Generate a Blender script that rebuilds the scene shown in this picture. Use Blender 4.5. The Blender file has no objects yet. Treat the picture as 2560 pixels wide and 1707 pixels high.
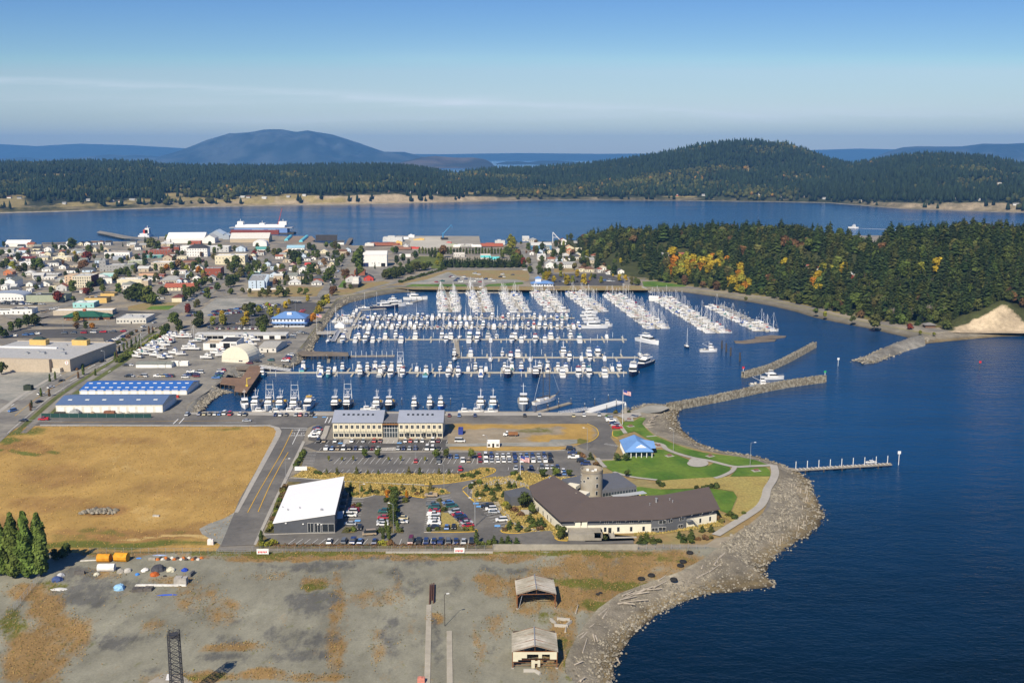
import bpy,bmesh,math,random
import numpy as np
from mathutils import Vector,Matrix
from mathutils.geometry import tessellate_polygon,delaunay_2d_cdt
RU,RC,mcos,msin,mhyp,matan,PI,NA,NL,NC=random.uniform,random.choice,math.cos,math.sin,math.hypot,math.atan2,math.pi,np.array,np.linspace,np.concatenate
random.seed(7);np.random.seed(7)
scene=bpy.context.scene
COL=scene.collection
rad=math.radians
#camera, sky, sun, exposure
CAM_H,FOC,CX,CY=142.0,2560.0,1280.0,853.5
PITCH=math.atan(468.5/FOC)
cd=bpy.data.cameras.new('camera');cam=bpy.data.objects.new('camera',cd);COL.objects.link(cam)
cd.sensor_width=36;cd.lens=36;cd.clip_start=1;cd.clip_end=80000
cam.location=(0,0,CAM_H);cam.rotation_euler=(PI/2-PITCH,0,0)
scene.camera=cam
SUN_EL,SUN_AZ=rad(41),rad(200)
sun_dir=Vector((msin(SUN_AZ)*mcos(SUN_EL),mcos(SUN_AZ)*mcos(SUN_EL),msin(SUN_EL)))
sl=bpy.data.lights.new('sun','SUN');sl.energy=5.0;sl.angle=rad(0.5);sl.color=(1.0,0.89,0.71)
so=bpy.data.objects.new('sun',sl);COL.objects.link(so)
so.rotation_euler=(-sun_dir).to_track_quat('-Z','Y').to_euler();so.location=(0,0,600)
scene.view_settings.view_transform='Standard';scene.view_settings.look='None'
scene.view_settings.exposure=0.38;scene.view_settings.gamma=1.0
scene.cycles.max_bounces=4;scene.cycles.diffuse_bounces=2;scene.cycles.glossy_bounces=2
scene.cycles.volume_bounces=0;scene.cycles.transparent_max_bounces=4
scene.cycles.caustics_reflective=False;scene.cycles.caustics_refractive=False
SKY_LOW,SKY_MID,SKY_HIGH=(2.3,2.15,1.95),(0.52,0.72,1.22),(0.36,0.61,1.32)
def build_world():
    w=bpy.data.worlds.new('World');scene.world=w;w.use_nodes=True
    nt=w.node_tree;nt.nodes.clear();N=nt.nodes.new;L=nt.links.new
    out=N('ShaderNodeOutputWorld');bg=N('ShaderNodeBackground');bg.inputs['Strength'].default_value=0.076
    sky=N('ShaderNodeTexSky');sky.sky_type='NISHITA';sky.sun_disc=False
    sky.sun_elevation=SUN_EL;sky.sun_rotation=SUN_AZ;sky.altitude=100;sky.air_density=1.0;sky.dust_density=0.3;sky.ozone_density=4.0
    tc=N('ShaderNodeTexCoord');sep=N('ShaderNodeSeparateXYZ');L(tc.outputs['Generated'],sep.inputs[0])
    def m(op,a,b=None,clamp=False):
        n=N('ShaderNodeMath');n.operation=op;n.use_clamp=clamp
        for i,v in enumerate((a,b)):
            if v is None:continue
            if isinstance(v,(int,float)):n.inputs[i].default_value=v
            else:L(v,n.inputs[i])
        return n.outputs[0]
    yy=m('MAXIMUM',sep.outputs[1],0.05)
    az=m('DIVIDE',sep.outputs[0],yy);el=m('DIVIDE',sep.outputs[2],yy)
    cx=N('ShaderNodeCombineXYZ');L(m('MULTIPLY',az,4.0),cx.inputs[0]);L(m('MULTIPLY',el,60.0),cx.inputs[1])
    nz=N('ShaderNodeTexNoise');L(cx.outputs[0],nz.inputs['Vector']);nz.inputs['Scale'].default_value=1.3;nz.inputs['Detail'].default_value=6;nz.inputs['Roughness'].default_value=0.6
    wob=m('MULTIPLY',m('SUBTRACT',nz.outputs[0],0.5),0.020)
    def streak(c0,slope,width,a0,a1,amp):
        c=m('ADD',m('MULTIPLY',az,slope),c0)
        d=m('ABSOLUTE',m('SUBTRACT',m('ADD',el,wob),c))
        s=m('SUBTRACT',1.0,m('DIVIDE',d,width),True)
        g=m('MULTIPLY',m('MULTIPLY',s,s),amp)
        lo=m('MULTIPLY',m('SUBTRACT',az,a0),8.0,True);hi=m('MULTIPLY',m('SUBTRACT',a1,az),8.0,True)
        return m('MULTIPLY',g,m('MULTIPLY',lo,hi))
    tot=streak(0.047,-0.046,0.007,-0.9,0.30,0.32)
    for a in((0.0535,0.085,0.006,-0.16,0.02,0.35),(0.047,-0.012,0.030,-0.9,0.9,0.20),(0.034,0.01,0.016,-0.4,0.6,0.22),(0.09,-0.03,0.03,-0.2,0.6,0.06)):
        tot=m('ADD',tot,streak(*a))
    gr=N('ShaderNodeMapRange');gr.inputs[1].default_value=0.30;gr.inputs[2].default_value=0.72;L(nz.outputs[0],gr.inputs[0])
    fac=m('MULTIPLY',tot,m('ADD',gr.outputs[0],0.35),True)
    rp=N('ShaderNodeValToRGB');L(m('MULTIPLY',el,4.0,True),rp.inputs[0]);e=rp.color_ramp.elements
    e[0].position=0.0;e[0].color=(*SKY_LOW,1);e[1].position=1.0;e[1].color=(*SKY_HIGH,1);k=e.new(0.38);k.color=(*SKY_MID,1);rp.color_ramp.interpolation='B_SPLINE'
    tm=N('ShaderNodeMix');tm.data_type='RGBA';tm.blend_type='MULTIPLY';tm.inputs[0].default_value=1.0;L(sky.outputs[0],tm.inputs[6]);L(rp.outputs[0],tm.inputs[7]);tinted=tm.outputs[2]
    mx=N('ShaderNodeMix');mx.data_type='RGBA';L(fac,mx.inputs[0]);L(tinted,mx.inputs[6]);mx.inputs[7].default_value=(9.5,10.0,10.8,1)
    L(mx.outputs[2],bg.inputs[0]);L(bg.outputs[0],out.inputs[0])
build_world()
#photo pixels -> world (used only to read positions off the photo)
REG={'S':(0,0,1),'W':(0,0,2560/2352),'A':(0,280,860/2325),'B':(850,280,860/2325),'C':(1700,280,860/2325),
       'D':(0,560,640/2334),'E':(0,750,640/2334),'F':(600,650,640/2334),'G':(1100,680,640/2334),'H':(600,950,640/2334),
       'I':(1180,950,640/2334),'J':(1600,950,640/2334),'K':(0,1250,640/2196),'L':(600,1250,640/2196),'M':(1180,1250,640/2196),
       'N':(1700,780,640/2334),'O':(1920,500,640/2334),'T1':(0,580,330/2352),'T2':(320,560,330/2352),'T3':(620,540,330/2352),
       'T4':(900,560,440/2352),'T5':(1280,530,440/2352),'T6':(460,700,400/2352),'T7':(860,1120,420/2352)}
cP,sP=mcos(PITCH),msin(PITCH)
G0=3.0
def src(reg,x,y):
    a,b,s=REG[reg];return a+x*s,b+y*s
def ray(px,py):
    u=(px-CX)/FOC;v=(py-CY)/FOC
    return u,cP-v*sP,-sP-v*cP
def P(px,py,z=G0):
    dx,dy,dz=ray(px,py);t=(z-CAM_H)/dz
    return(t*dx,t*dy)
def at(reg,x,y,z=G0):return P(*src(reg,x,y),z)
def atY(px,py,Y):
    dx,dy,dz=ray(px,py);t=Y/dy
    return t*dx,CAM_H+t*dz
def pix(x,y,z=G0):
    """photo pixel of world points (numpy arrays allowed)"""
    zz=z-CAM_H;d=y*cP-zz*sP;v=-(y*sP+zz*cP)
    return CX+FOC*x/d,CY+FOC*v/d
def pts(reg,lst,z=G0):return[at(reg,x,y,z)for x,y in lst]
def mix(*groups):
    """polygon from (region, [points]) groups"""
    r=[]
    for reg,lst in groups:r+=pts(reg,lst)
    return r
#objects
def tag(o,label=None,cat=None,group=None,kind=None):
    if label:o['label']=label
    if cat:o['category']=cat
    if group:o['group']=group
    if kind:o['kind']=kind
    return o
def link(name,data,parent=None,loc=(0,0,0),rz=0.0,sc=None,col=None):
    o=bpy.data.objects.new(name,data);COL.objects.link(o);o.parent=parent
    o.location=loc;o.rotation_euler=(0,0,rz)
    if sc is not None:o.scale=(sc,sc,sc)if isinstance(sc,(int,float))else sc
    if col is not None:o.color=(*col[:3],1)
    return o
def empty(name,loc,rz=0.0,label=None,cat=None,group=None):
    o=link(name,None,None,loc,rz);o.empty_display_size=1
    return tag(o,label,cat,group)
def copy_thing(root,loc,rz=None,label=None,group=None,col=None,sc=None):
    r=root.copy();COL.objects.link(r);r.location=loc
    if rz is not None:r.rotation_euler=(0,0,rz)
    if label:r['label']=label
    if group:r['group']=group
    if sc is not None:r.scale=(sc,sc,sc)if isinstance(sc,(int,float))else sc
    if col is not None:r.color=(*col[:3],1)
    for ch in root.children:
        c=ch.copy();COL.objects.link(c);c.parent=r
        if col is not None:c.color=(*col[:3],1)
        for g in ch.children:
            d=g.copy();COL.objects.link(d);d.parent=c
            if col is not None:d.color=(*col[:3],1)
    return r
def num(v):
    try:return float(v)if '.' in v else int(v)
    except ValueError:return v
def rows_(txt,sep):return[tuple(num(v)for v in r.split(sep))for r in(txt.split(';')if sep==' ' else txt.split('\n'))]
ONES='first second third fourth fifth sixth seventh eighth ninth tenth eleventh twelfth thirteenth fourteenth fifteenth sixteenth seventeenth eighteenth nineteenth'.split()
TENS={2:'twent',3:'thirt',4:'fort',5:'fift',6:'sixt',7:'sevent',8:'eight',9:'ninet'}
def nth(n):
    if n>99:return 'hundred-and-'+nth(n-100)if n>100 else 'hundredth'
    if n<20:return ONES[n-1]
    t=TENS[n//10]
    return t+'ieth' if n%10==0 else t+'y-'+ONES[n%10-1]
def text_mesh(name,txt,size,m,extrude=0.0):
    cu=bpy.data.curves.new(name,'FONT');cu.body=txt;cu.size=size;cu.extrude=extrude;cu.align_x='CENTER';cu.align_y='CENTER'
    o=bpy.data.objects.new(name,cu);me=bpy.data.meshes.new_from_object(o);bpy.data.objects.remove(o);bpy.data.curves.remove(cu)
    me.name=name;me.materials.clear();me.materials.append(m);return me
class MB:
    """collects shapes; build() makes ONE mesh"""
    def __init__(s):s.v=[];s.f=[];s.m=[]
    def face(s,vs,m=0):
        i=len(s.v);s.v+=[tuple(v)for v in vs];s.f.append(tuple(range(i,i+len(vs))));s.m.append(m)
    def raw(s,vs,fs,m=0):
        i=len(s.v);s.v+=[tuple(v)for v in vs]
        for f in fs:s.f.append(tuple(i+k for k in f));s.m.append(m)
    def box(s,x0,x1,y0,y1,z0,z1,m=0,top=None):
        t=top if top is not None else m
        v=[(x0,y0,z0),(x1,y0,z0),(x1,y1,z0),(x0,y1,z0),(x0,y0,z1),(x1,y0,z1),(x1,y1,z1),(x0,y1,z1)]
        s.raw(v,[(0,3,2,1),(0,1,5,4),(1,2,6,5),(2,3,7,6),(3,0,4,7)],m);s.raw(v[4:],[(0,1,2,3)],t)
    def taper(s,x0,x1,y0,y1,z0,X0,X1,Y0,Y1,z1,m=0,top=None):
        v=[(x0,y0,z0),(x1,y0,z0),(x1,y1,z0),(x0,y1,z0),(X0,Y0,z1),(X1,Y0,z1),(X1,Y1,z1),(X0,Y1,z1)]
        s.raw(v,[(0,3,2,1),(0,1,5,4),(1,2,6,5),(2,3,7,6),(3,0,4,7)],m);s.raw(v[4:],[(0,1,2,3)],m if top is None else top)
    def prism(s,poly,z0,z1,m=0,top=None):
        n=len(poly)
        a=sum(poly[i][0]*poly[(i+1)%n][1]-poly[(i+1)%n][0]*poly[i][1]for i in range(n))
        if a<0:poly=poly[::-1]
        zt=z1 if isinstance(z1,(list,tuple))else[z1]*n
        if a<0 and isinstance(z1,(list,tuple)):zt=zt[::-1]
        for i in range(n):
            j=(i+1)%n
            s.face([(*poly[i],z0),(*poly[j],z0),(*poly[j],zt[j]),(*poly[i],zt[i])],m)
        tri=tessellate_polygon([[Vector((p[0],p[1],0))for p in poly]])
        s.raw([(*poly[i],zt[i])for i in range(n)],[t if tri_up(poly,t)else t[::-1]for t in tri],m if top is None else top)
    def bar(s,a,b,r,n=6,m=0,r2=None):
        a=Vector(a);b=Vector(b);d=(b-a).normalized()
        u=d.orthogonal().normalized();w=d.cross(u);r2=r if r2 is None else r2
        v=[a+(u*mcos(t)+w*msin(t))*r for t in[2*PI*k/n for k in range(n)]]
        v+=[b+(u*mcos(t)+w*msin(t))*r2 for t in[2*PI*k/n for k in range(n)]]
        s.raw(v,[(k,(k+1)%n,n+(k+1)%n,n+k)for k in range(n)]+[tuple(range(n-1,-1,-1)),tuple(range(n,2*n))],m)
    def mesh(s,name,mats,smooth=False):
        me=bpy.data.meshes.new(name);me.from_pydata(s.v,[],s.f)
        for x in(mats if isinstance(mats,(list,tuple))else[mats]):me.materials.append(x)
        if any(s.m):me.polygons.foreach_set('material_index',s.m)
        if smooth:me.polygons.foreach_set('use_smooth',[True]*len(s.f))
        me.update();return me
    def build(s,name,mats,parent=None,smooth=False,**k):
        return link(name,s.mesh(name,mats,smooth),parent,**k)
def tri_up(p,t):
    a,b,c=(p[i]for i in t)
    return(b[0]-a[0])*(c[1]-a[1])-(c[0]-a[0])*(b[1]-a[1])>0
def np_mesh(name,V,Fq,mats,tint=None,mi=None,smooth=False):
    """mesh from numpy arrays; Fq is (n,3) or (n,4); tint: one value per face -> face attribute"""
    me=bpy.data.meshes.new(name);nV,nF,k=len(V),len(Fq),Fq.shape[1]
    me.vertices.add(nV);me.vertices.foreach_set('co',np.asarray(V,dtype=np.float32).ravel())
    me.loops.add(nF*k);me.loops.foreach_set('vertex_index',np.asarray(Fq,dtype=np.int32).ravel())
    me.polygons.add(nF);me.polygons.foreach_set('loop_start',np.arange(0,nF*k,k,dtype=np.int32))
    for x in(mats if isinstance(mats,(list,tuple))else[mats]):me.materials.append(x)
    if mi is not None:me.polygons.foreach_set('material_index',np.asarray(mi,dtype=np.int32))
    if smooth:me.polygons.foreach_set('use_smooth',np.ones(nF,dtype=bool))
    if tint is not None:
        if tint.ndim==1:
            a=me.attributes.new('tint','FLOAT','FACE');a.data.foreach_set('value',tint.astype(np.float32))
        else:
            a=me.attributes.new('tint','FLOAT_COLOR','FACE')
            a.data.foreach_set('color',NC([tint,np.ones((nF,1))],1).astype(np.float32).ravel())
    me.update(calc_edges=True);me.validate();return me
#materials
def nodes(name):
    m=bpy.data.materials.new(name);m.use_nodes=True;nt=m.node_tree
    return m,nt,nt.nodes['Principled BSDF'],nt.nodes.new,nt.links.new
def noise(nt,scale,detail=4,rough=0.55,vec=None,stretch=None):
    N,L=nt.nodes.new,nt.links.new
    if vec is None:
        g=nt.nodes.get('geo')or N('ShaderNodeNewGeometry');g.name='geo';vec=g.outputs['Position']
    if stretch:
        mp=N('ShaderNodeMapping');mp.inputs['Scale'].default_value=stretch;L(vec,mp.inputs['Vector']);vec=mp.outputs[0]
    n=N('ShaderNodeTexNoise');n.inputs['Scale'].default_value=scale;n.inputs['Detail'].default_value=detail;n.inputs['Roughness'].default_value=rough
    L(vec,n.inputs['Vector']);return n.outputs[0]
def rng(nt,v,a,b,c=0.0,d=1.0):
    n=nt.nodes.new('ShaderNodeMapRange');n.inputs[1].default_value=a;n.inputs[2].default_value=b;n.inputs[3].default_value=c;n.inputs[4].default_value=d
    nt.links.new(v,n.inputs[0]);return n.outputs[0]
def mth(nt,op,a,b,clamp=False):
    n=nt.nodes.new('ShaderNodeMath');n.operation=op;n.use_clamp=clamp
    for i,v in enumerate((a,b)):
        if isinstance(v,(int,float)):n.inputs[i].default_value=v
        else:nt.links.new(v,n.inputs[i])
    return n.outputs[0]
def mixc(nt,fac,a,b,blend='MIX'):
    n=nt.nodes.new('ShaderNodeMix');n.data_type='RGBA';n.blend_type=blend
    if isinstance(fac,(int,float)):n.inputs[0].default_value=fac
    else:nt.links.new(fac,n.inputs[0])
    for i,v in((6,a),(7,b)):
        if isinstance(v,(tuple,list)):n.inputs[i].default_value=(*v[:3],1)
        else:nt.links.new(v,n.inputs[i])
    return n.outputs[2]
def grey(nt,v):
    n=nt.nodes.new('ShaderNodeCombineColor')
    for i in range(3):nt.links.new(v,n.inputs[i])
    return n.outputs[0]
def bump(nt,bsdf,h,strength,dist):
    b=nt.nodes.new('ShaderNodeBump');b.inputs['Strength'].default_value=strength;b.inputs['Distance'].default_value=dist
    nt.links.new(h,b.inputs['Height']);nt.links.new(b.outputs[0],bsdf.inputs['Normal'])
_M={}
def mat(name,col,rough=0.8,var=0.12,scale=0.4,spec=0.3,metal=0.0,coat=0.0,col2=None,sc2=None,bmp=0.0):
    if name in _M:return _M[name]
    m,nt,b,N,L=nodes(name)
    b.inputs['Roughness'].default_value=rough;b.inputs['Metallic'].default_value=metal
    b.inputs['Specular IOR Level'].default_value=spec;b.inputs['Coat Weight'].default_value=coat
    if var or col2:
        n1=noise(nt,scale,5,0.6);n2=noise(nt,sc2 or scale*0.13,3,0.5)
        c=(*col,1)
        if col2:c=mixc(nt,rng(nt,n2,0.42,0.58),col,col2)
        f=mth(nt,'MULTIPLY',rng(nt,n1,0.25,0.75,1-var,1+var),rng(nt,n2,0.3,0.7,1-var*0.7,1+var*0.7))
        L(mixc(nt,1.0,c,grey(nt,f),'MULTIPLY'),b.inputs['Base Color'])
        if bmp:bump(nt,b,n1,0.6,bmp)
    else:b.inputs['Base Color'].default_value=(*col,1)
    _M[name]=m;return m
def mat_obj(name,rough=0.5,spec=0.5,coat=0.0,var=0.0,tint=False,metal=0.0):
    """colour from the object's own colour; tint: times the face attribute 'tint'"""
    if name in _M:return _M[name]
    m,nt,b,N,L=nodes(name);oi=N('ShaderNodeObjectInfo');c=oi.outputs['Color']
    b.inputs['Roughness'].default_value=rough;b.inputs['Specular IOR Level'].default_value=spec;b.inputs['Coat Weight'].default_value=coat;b.inputs['Metallic'].default_value=metal
    if tint:
        a=N('ShaderNodeAttribute');a.attribute_name='tint';c=mixc(nt,1.0,c,a.outputs['Color'],'MULTIPLY')
    if var:
        n1=noise(nt,0.8,4,0.6);c=mixc(nt,1.0,c,grey(nt,rng(nt,n1,0.3,0.7,1-var,1+var)),'MULTIPLY')
    L(c,b.inputs['Base Color']);_M[name]=m;return m
def mat_tint(name,rough=0.9,spec=0.15,var=0.0):
    """colour wholly from the face attribute 'tint'"""
    if name in _M:return _M[name]
    m,nt,b,N,L=nodes(name);a=N('ShaderNodeAttribute');a.attribute_name='tint'
    b.inputs['Roughness'].default_value=rough;b.inputs['Specular IOR Level'].default_value=spec
    L(a.outputs['Color'],b.inputs['Base Color']);_M[name]=m;return m
def mat_zone(name,base,cols,rough=0.95,n_scale=0.35,edge=0.55,var=0.18,streak=None,bmp=0.0):
    """ground whose cover varies: colour attribute 'mask' (R, G, B) mixes in three covers, ragged by noise"""
    m,nt,b,N,L=nodes(name);a=N('ShaderNodeAttribute');a.attribute_name='mask'
    sp=N('ShaderNodeSeparateColor');L(a.outputs['Color'],sp.inputs[0])
    b.inputs['Roughness'].default_value=rough;b.inputs['Specular IOR Level'].default_value=0.15
    c=base
    for i,cc in enumerate(cols):
        nn=noise(nt,n_scale*(0.7+0.45*i),8,0.68,stretch=streak)
        f=rng(nt,mth(nt,'ADD',sp.outputs[i],mth(nt,'MULTIPLY',mth(nt,'SUBTRACT',nn,0.5),edge*2.2)),0.25,0.75)
        c=mixc(nt,f,c,cc)
    n1=noise(nt,1.6,6,0.7);n2=noise(nt,0.045,4,0.6);n3=noise(nt,0.22,5,0.65,stretch=streak)
    f=mth(nt,'MULTIPLY',mth(nt,'MULTIPLY',rng(nt,n1,0.25,0.75,1-var,1+var),rng(nt,n2,0.3,0.7,1-var,1+var)),rng(nt,n3,0.25,0.75,1-var,1+var))
    L(mixc(nt,1.0,c,grey(nt,f),'MULTIPLY'),b.inputs['Base Color'])
    if bmp:bump(nt,b,n1,0.7,bmp)
    _M[name]=m;return m
#polygons
def area(p):return sum(p[i-1][0]*p[i][1]-p[i][0]*p[i-1][1]for i in range(len(p)))/2
def smooth(pl,n=5,closed=False):
    """Catmull-Rom through the points"""
    q=[NA(p,float)for p in pl];r=[];N=len(q)
    for i in range(N if closed else N-1):
        a,b,c,d=(q[(i+k)%N]if closed else q[min(max(i+k,0),N-1)]for k in(-1,0,1,2))
        for k in range(n):
            t=k/n
            r.append(tuple(0.5*((2*b)+(c-a)*t+(2*a-5*b+4*c-d)*t*t+(3*b-a-3*c+d)*t**3)))
    if not closed:r.append(tuple(q[-1]))
    return r
def resample(pl,n):
    q=NA(pl,float);d=np.r_[0,np.cumsum(np.linalg.norm(np.diff(q,axis=0),axis=1))]
    t=NL(0,d[-1],n);return np.stack([np.interp(t,d,q[:,k])for k in range(q.shape[1])],1)
def plen(pl):return float(np.linalg.norm(np.diff(NA(pl,float),axis=0),axis=1).sum())
def inside(poly,x,y):
    p=NA(poly);x=np.asarray(x,float);y=np.asarray(y,float);r=np.zeros(x.shape,bool);j=len(p)-1
    for i in range(len(p)):
        c=((p[i,1]>y)!=(p[j,1]>y));den=p[j,1]-p[i,1]
        if den!=0:r^=c&(x<(p[j,0]-p[i,0])*(y-p[i,1])/den+p[i,0])
        j=i
    return r
_lay=[0]
def lay(z):
    _lay[0]+=1;return z+(_lay[0]%12)*0.004
def sheet(name,poly,z,m,kind='structure',parent=None,**k):
    z=lay(z)
    if area(poly)<0:poly=poly[::-1]
    t=tessellate_polygon([[Vector((x,y,0))for x,y in poly]])
    me=bpy.data.meshes.new(name);me.from_pydata([(x,y,z)for x,y in poly],[],[a if tri_up(poly,a)else a[::-1]for a in t]);me.materials.append(m)
    return tag(link(name,me,parent),kind=kind,**k)
def ribbon_pts(pl,w0,w1):
    """left and right edges of a strip along pl, offsets w0..w1 to the left of travel"""
    q=NA(pl,float);d=np.gradient(q,axis=0);d/=np.linalg.norm(d,axis=1)[:,None]+1e-9
    n=np.stack([-d[:,1],d[:,0]],1);return q+n*w0,q+n*w1
def ribbon(name,pl,w,z,m,off=0.0,kind='structure',sm=4,h=0.0,**k):
    p=smooth(pl,sm)if sm>1 and len(pl)>2 else pl
    if h==0:z=lay(z)
    a,b=ribbon_pts(p,off-w/2,off+w/2);n=len(a);mb=MB()
    v=[(*a[i],z+h)for i in range(n)]+[(*b[i],z+h)for i in range(n)]
    mb.raw(v,[(i,i+1,n+i+1,n+i)for i in range(n-1)])
    if h>0:
        for e,sgn in((a,1),(b,-1)):
            vv=[(*e[i],z)for i in range(n)]+[(*e[i],z+h)for i in range(n)]
            mb.raw(vv,[(i,i+1,n+i+1,n+i)if sgn>0 else(i+1,i,n+i,n+i+1)for i in range(n-1)])
    return tag(mb.build(name,m),kind=kind,**k)
def zone(name,poly,cell,z,m,maskfn,kind='structure'):
    """triangulated ground cover with a 'mask' colour per vertex; maskfn(px, py, x, y) -> (n,3)"""
    if area(poly)<0:poly=poly[::-1]
    q=NA(poly);x0,y0=q.min(0);x1,y1=q.max(0)
    X,Y=np.meshgrid(np.arange(x0,x1,cell),np.arange(y0,y1,cell));X=X.ravel()+np.random.uniform(-.2,.2,X.size)*cell;Y=Y.ravel()+np.random.uniform(-.2,.2,Y.size)*cell
    k=inside(poly,X,Y);X,Y=X[k],Y[k]
    n=len(poly);vs=[Vector(p)for p in poly]+[Vector((a,b))for a,b in zip(X,Y)]
    v,e,f,*_=delaunay_2d_cdt(vs,[],[list(range(n))],1,1e-4)
    V=NA([(p[0],p[1],z)for p in v]);F3=NA([t for t in f if len(t)==3])
    me=np_mesh(name,V,F3,m)
    px,py=pix(V[:,0],V[:,1],z);mk=np.clip(maskfn(px,py,V[:,0],V[:,1]),0,1)
    a=me.attributes.new('mask','FLOAT_COLOR','POINT');a.data.foreach_set('color',NC([mk,np.ones((len(V),1))],1).astype(np.float32).ravel())
    return tag(link(name,me),kind=kind)
def blobs(px,py,lst):
    """soft union of (x, y, rx, ry[, strength]) blobs in photo pixels"""
    r=np.zeros(len(px))
    for b in lst:
        s=b[4]if len(b)>4 else 1.0
        d=((px-b[0])/b[2])**2+((py-b[1])/b[3])**2
        r=np.maximum(r,s*np.clip(1.35-d*0.75,0,1))
    return r
def vnoise(x,y,seed=0):
    """smooth value noise on arrays"""
    x=np.asarray(x,float);y=np.asarray(y,float);xi=np.floor(x).astype(np.int64);yi=np.floor(y).astype(np.int64);fx=x-xi;fy=y-yi
    fx=fx*fx*(3-2*fx);fy=fy*fy*(3-2*fy)
    def h(i,j):
        n=(i*374761393+j*668265263+seed*1442695041)&0x7fffffff
        n=((n^(n>>13))*1274126177)&0x7fffffff
        return(n^(n>>16))%65536/65535.0
    return(h(xi,yi)*(1-fx)+h(xi+1,yi)*fx)*(1-fy)+(h(xi,yi+1)*(1-fx)+h(xi+1,yi+1)*fx)*fy
def fbm(x,y,o=4,seed=0):
    r=0;a=0.5
    for k in range(o):r=r+a*vnoise(x*2**k,y*2**k,seed+k);a*=0.5
    return r
#shorelines read off the photo: (top of bank, waterline) pairs
def pair(a,b):return at(*a),at(*b,0.0)
BEACH=[pair(*p)for p in[
 (('M',1000,1800),('M',1230,1800)),(('M',880,1568),('M',1190,1568)),(('M',800,1470),('M',1215,1470)),(('M',800,1380),('M',1240,1390)),
 (('M',835,1290),('M',1290,1290)),(('M',890,1190),('M',1350,1185)),(('M',965,1070),('M',1420,1110)),(('M',1080,930),('M',1500,1045)),
 (('M',1260,800),('M',1620,965)),(('M',1560,690),('M',1760,895)),(('M',1790,610),('M',1900,835)),(('M',1990,500),('M',2040,808)),
 (('M',2060,440),('W',1755,1350)),(('M',2120,400),('W',1783,1344)),(('M',2150,380),('W',1758,1322)),(('M',2190,360),('W',1765,1295)),
 (('J',900,1400),('W',1800,1266)),(('J',1000,1330),('W',1845,1238)),(('J',1080,1270),('W',1880,1210)),(('J',1140,1215),('J',1685,1225)),
 (('J',1190,1140),('J',1650,1180)),(('J',1190,1050),('J',1610,1090)),(('J',1200,970),('J',1570,990)),(('J',1250,890),('J',1540,910)),
 (('J',1262,820),('J',1450,838)),(('J',1235,770),('J',1300,772)),(('J',1100,745),('J',1150,718)),(('J',950,708),('J',1000,680)),
 (('J',850,685),('J',850,655)),(('J',700,660),('J',740,646)),(('J',560,636),('J',640,617)),(('J',430,600),('J',530,566)),
 (('J',320,572),('J',440,503)),(('J',230,535),('J',370,440)),(('J',150,500),('J',345,390)),(('J',90,450),('J',340,350)),
 (('J',40,395),('J',343,320)),(('J',30,340),('J',355,295)),(('J',100,285),('J',370,272)),(('J',200,262),('J',395,258)),(('J',190,240),('J',250,222)),(('J',60,228),('J',90,212)),(('I',1480,285),('I',1470,262)),(('I',1380,298),('I',1370,280))]]
WEST=[pair(*p)for p in[
 (('E',1695,1030),('E',1830,1028)),(('E',1720,970),('E',1885,955)),(('E',1800,890),('E',1960,895)),(('E',1870,830),('E',2040,855)),
 (('E',1960,785),('E',2130,845)),(('T6',560,1490),('T6',780,1560)),(('T6',640,1390),('T6',840,1440)),(('T6',700,1290),('T6',1000,1400)),(('T6',1110,1245),('T6',1200,1335)),
 (('T6',1300,1215),('T6',1420,1300)),(('T6',1450,1240),('T6',1600,1290)),(('T6',1570,1190),('T6',1740,1200)),(('T6',1640,1080),('T6',1800,1130)),
 (('T6',1700,1005),('T6',1890,1030)),(('T6',1780,900),('T6',1930,930)),(('T6',1860,790),('T6',2010,830)),(('T6',1960,660),('T6',2070,700)),
 (('T6',2040,545),('T6',2130,610)),(('T6',2150,400),('T6',2230,470)),(('T6',2230,290),('T6',2330,390)),(('F',890,350),('F',1000,392)),
 (('F',1000,322),('F',1150,355)),(('F',1150,300),('F',1300,318)),(('F',1300,268),('F',1480,296)),(('F',1480,242),('F',1700,292)),
 (('F',1900,243),('F',2000,296)),(('G',0,130),('G',30,188)),(('G',400,130),('G',420,186)),(('G',900,135),('G',900,183)),(('G',1500,138),('G',1500,182)),
 (('C',0,1190),('C',0,1216)),(('C',300,1225),('C',300,1256)),(('C',600,1265),('C',600,1308)),(('C',800,1310),('C',780,1350)),
 (('C',950,1345),('C',900,1388)),(('C',1100,1385),('C',1060,1422)),(('C',1300,1425),('C',1250,1458)),(('C',1480,1460),('C',1420,1497)),(('C',1590,1480),('C',1545,1527)),
 (('O',1500,1215),('O',1250,1355)),(('O',1640,1190),('O',1450,1310)),(('O',1900,1185),('O',1700,1285)),(('O',2100,1180),('O',2100,1248)),(('O',2334,1175),('O',2334,1240)),(('O',3100,1165),('O',3100,1240))]]
NORTH=pts('S',[(1500,600),(1467,603),(1400,603),(1287,607),(1250,612),(1201,615),(1100,616),(960,612),(886,614),(788,606),(736,592),(620,586),(572,584),(511,588),(398,592),(396,600),(300,604),(231,602),(193,608),(98,611),(12,618),(-250,618)])
LAND=[p[0]for p in BEACH]+[p[0]for p in WEST]+[(900,1050),(900,1780),(420,1780)]+NORTH+[(-1150,1300),(-1150,190),(-200,190)]
m_ground=mat('town_ground',(0.20,0.185,0.16),0.95,0.22,0.25,col2=(0.26,0.225,0.165),sc2=0.035)
def build_ground():
    p=LAND if area(LAND)>0 else LAND[::-1]
    t=tessellate_polygon([[Vector((x,y,0))for x,y in p]]);n=len(p);mb=MB()
    mb.raw([(x,y,G0)for x,y in p],[a if tri_up(p,a)else a[::-1]for a in t])
    for i in range(n):
        j=(i+1)%n;mb.face([(*p[i],-1.5),(*p[j],-1.5),(*p[j],G0),(*p[i],G0)])
    tag(mb.build('ground',m_ground),kind='structure')
build_ground()
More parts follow.
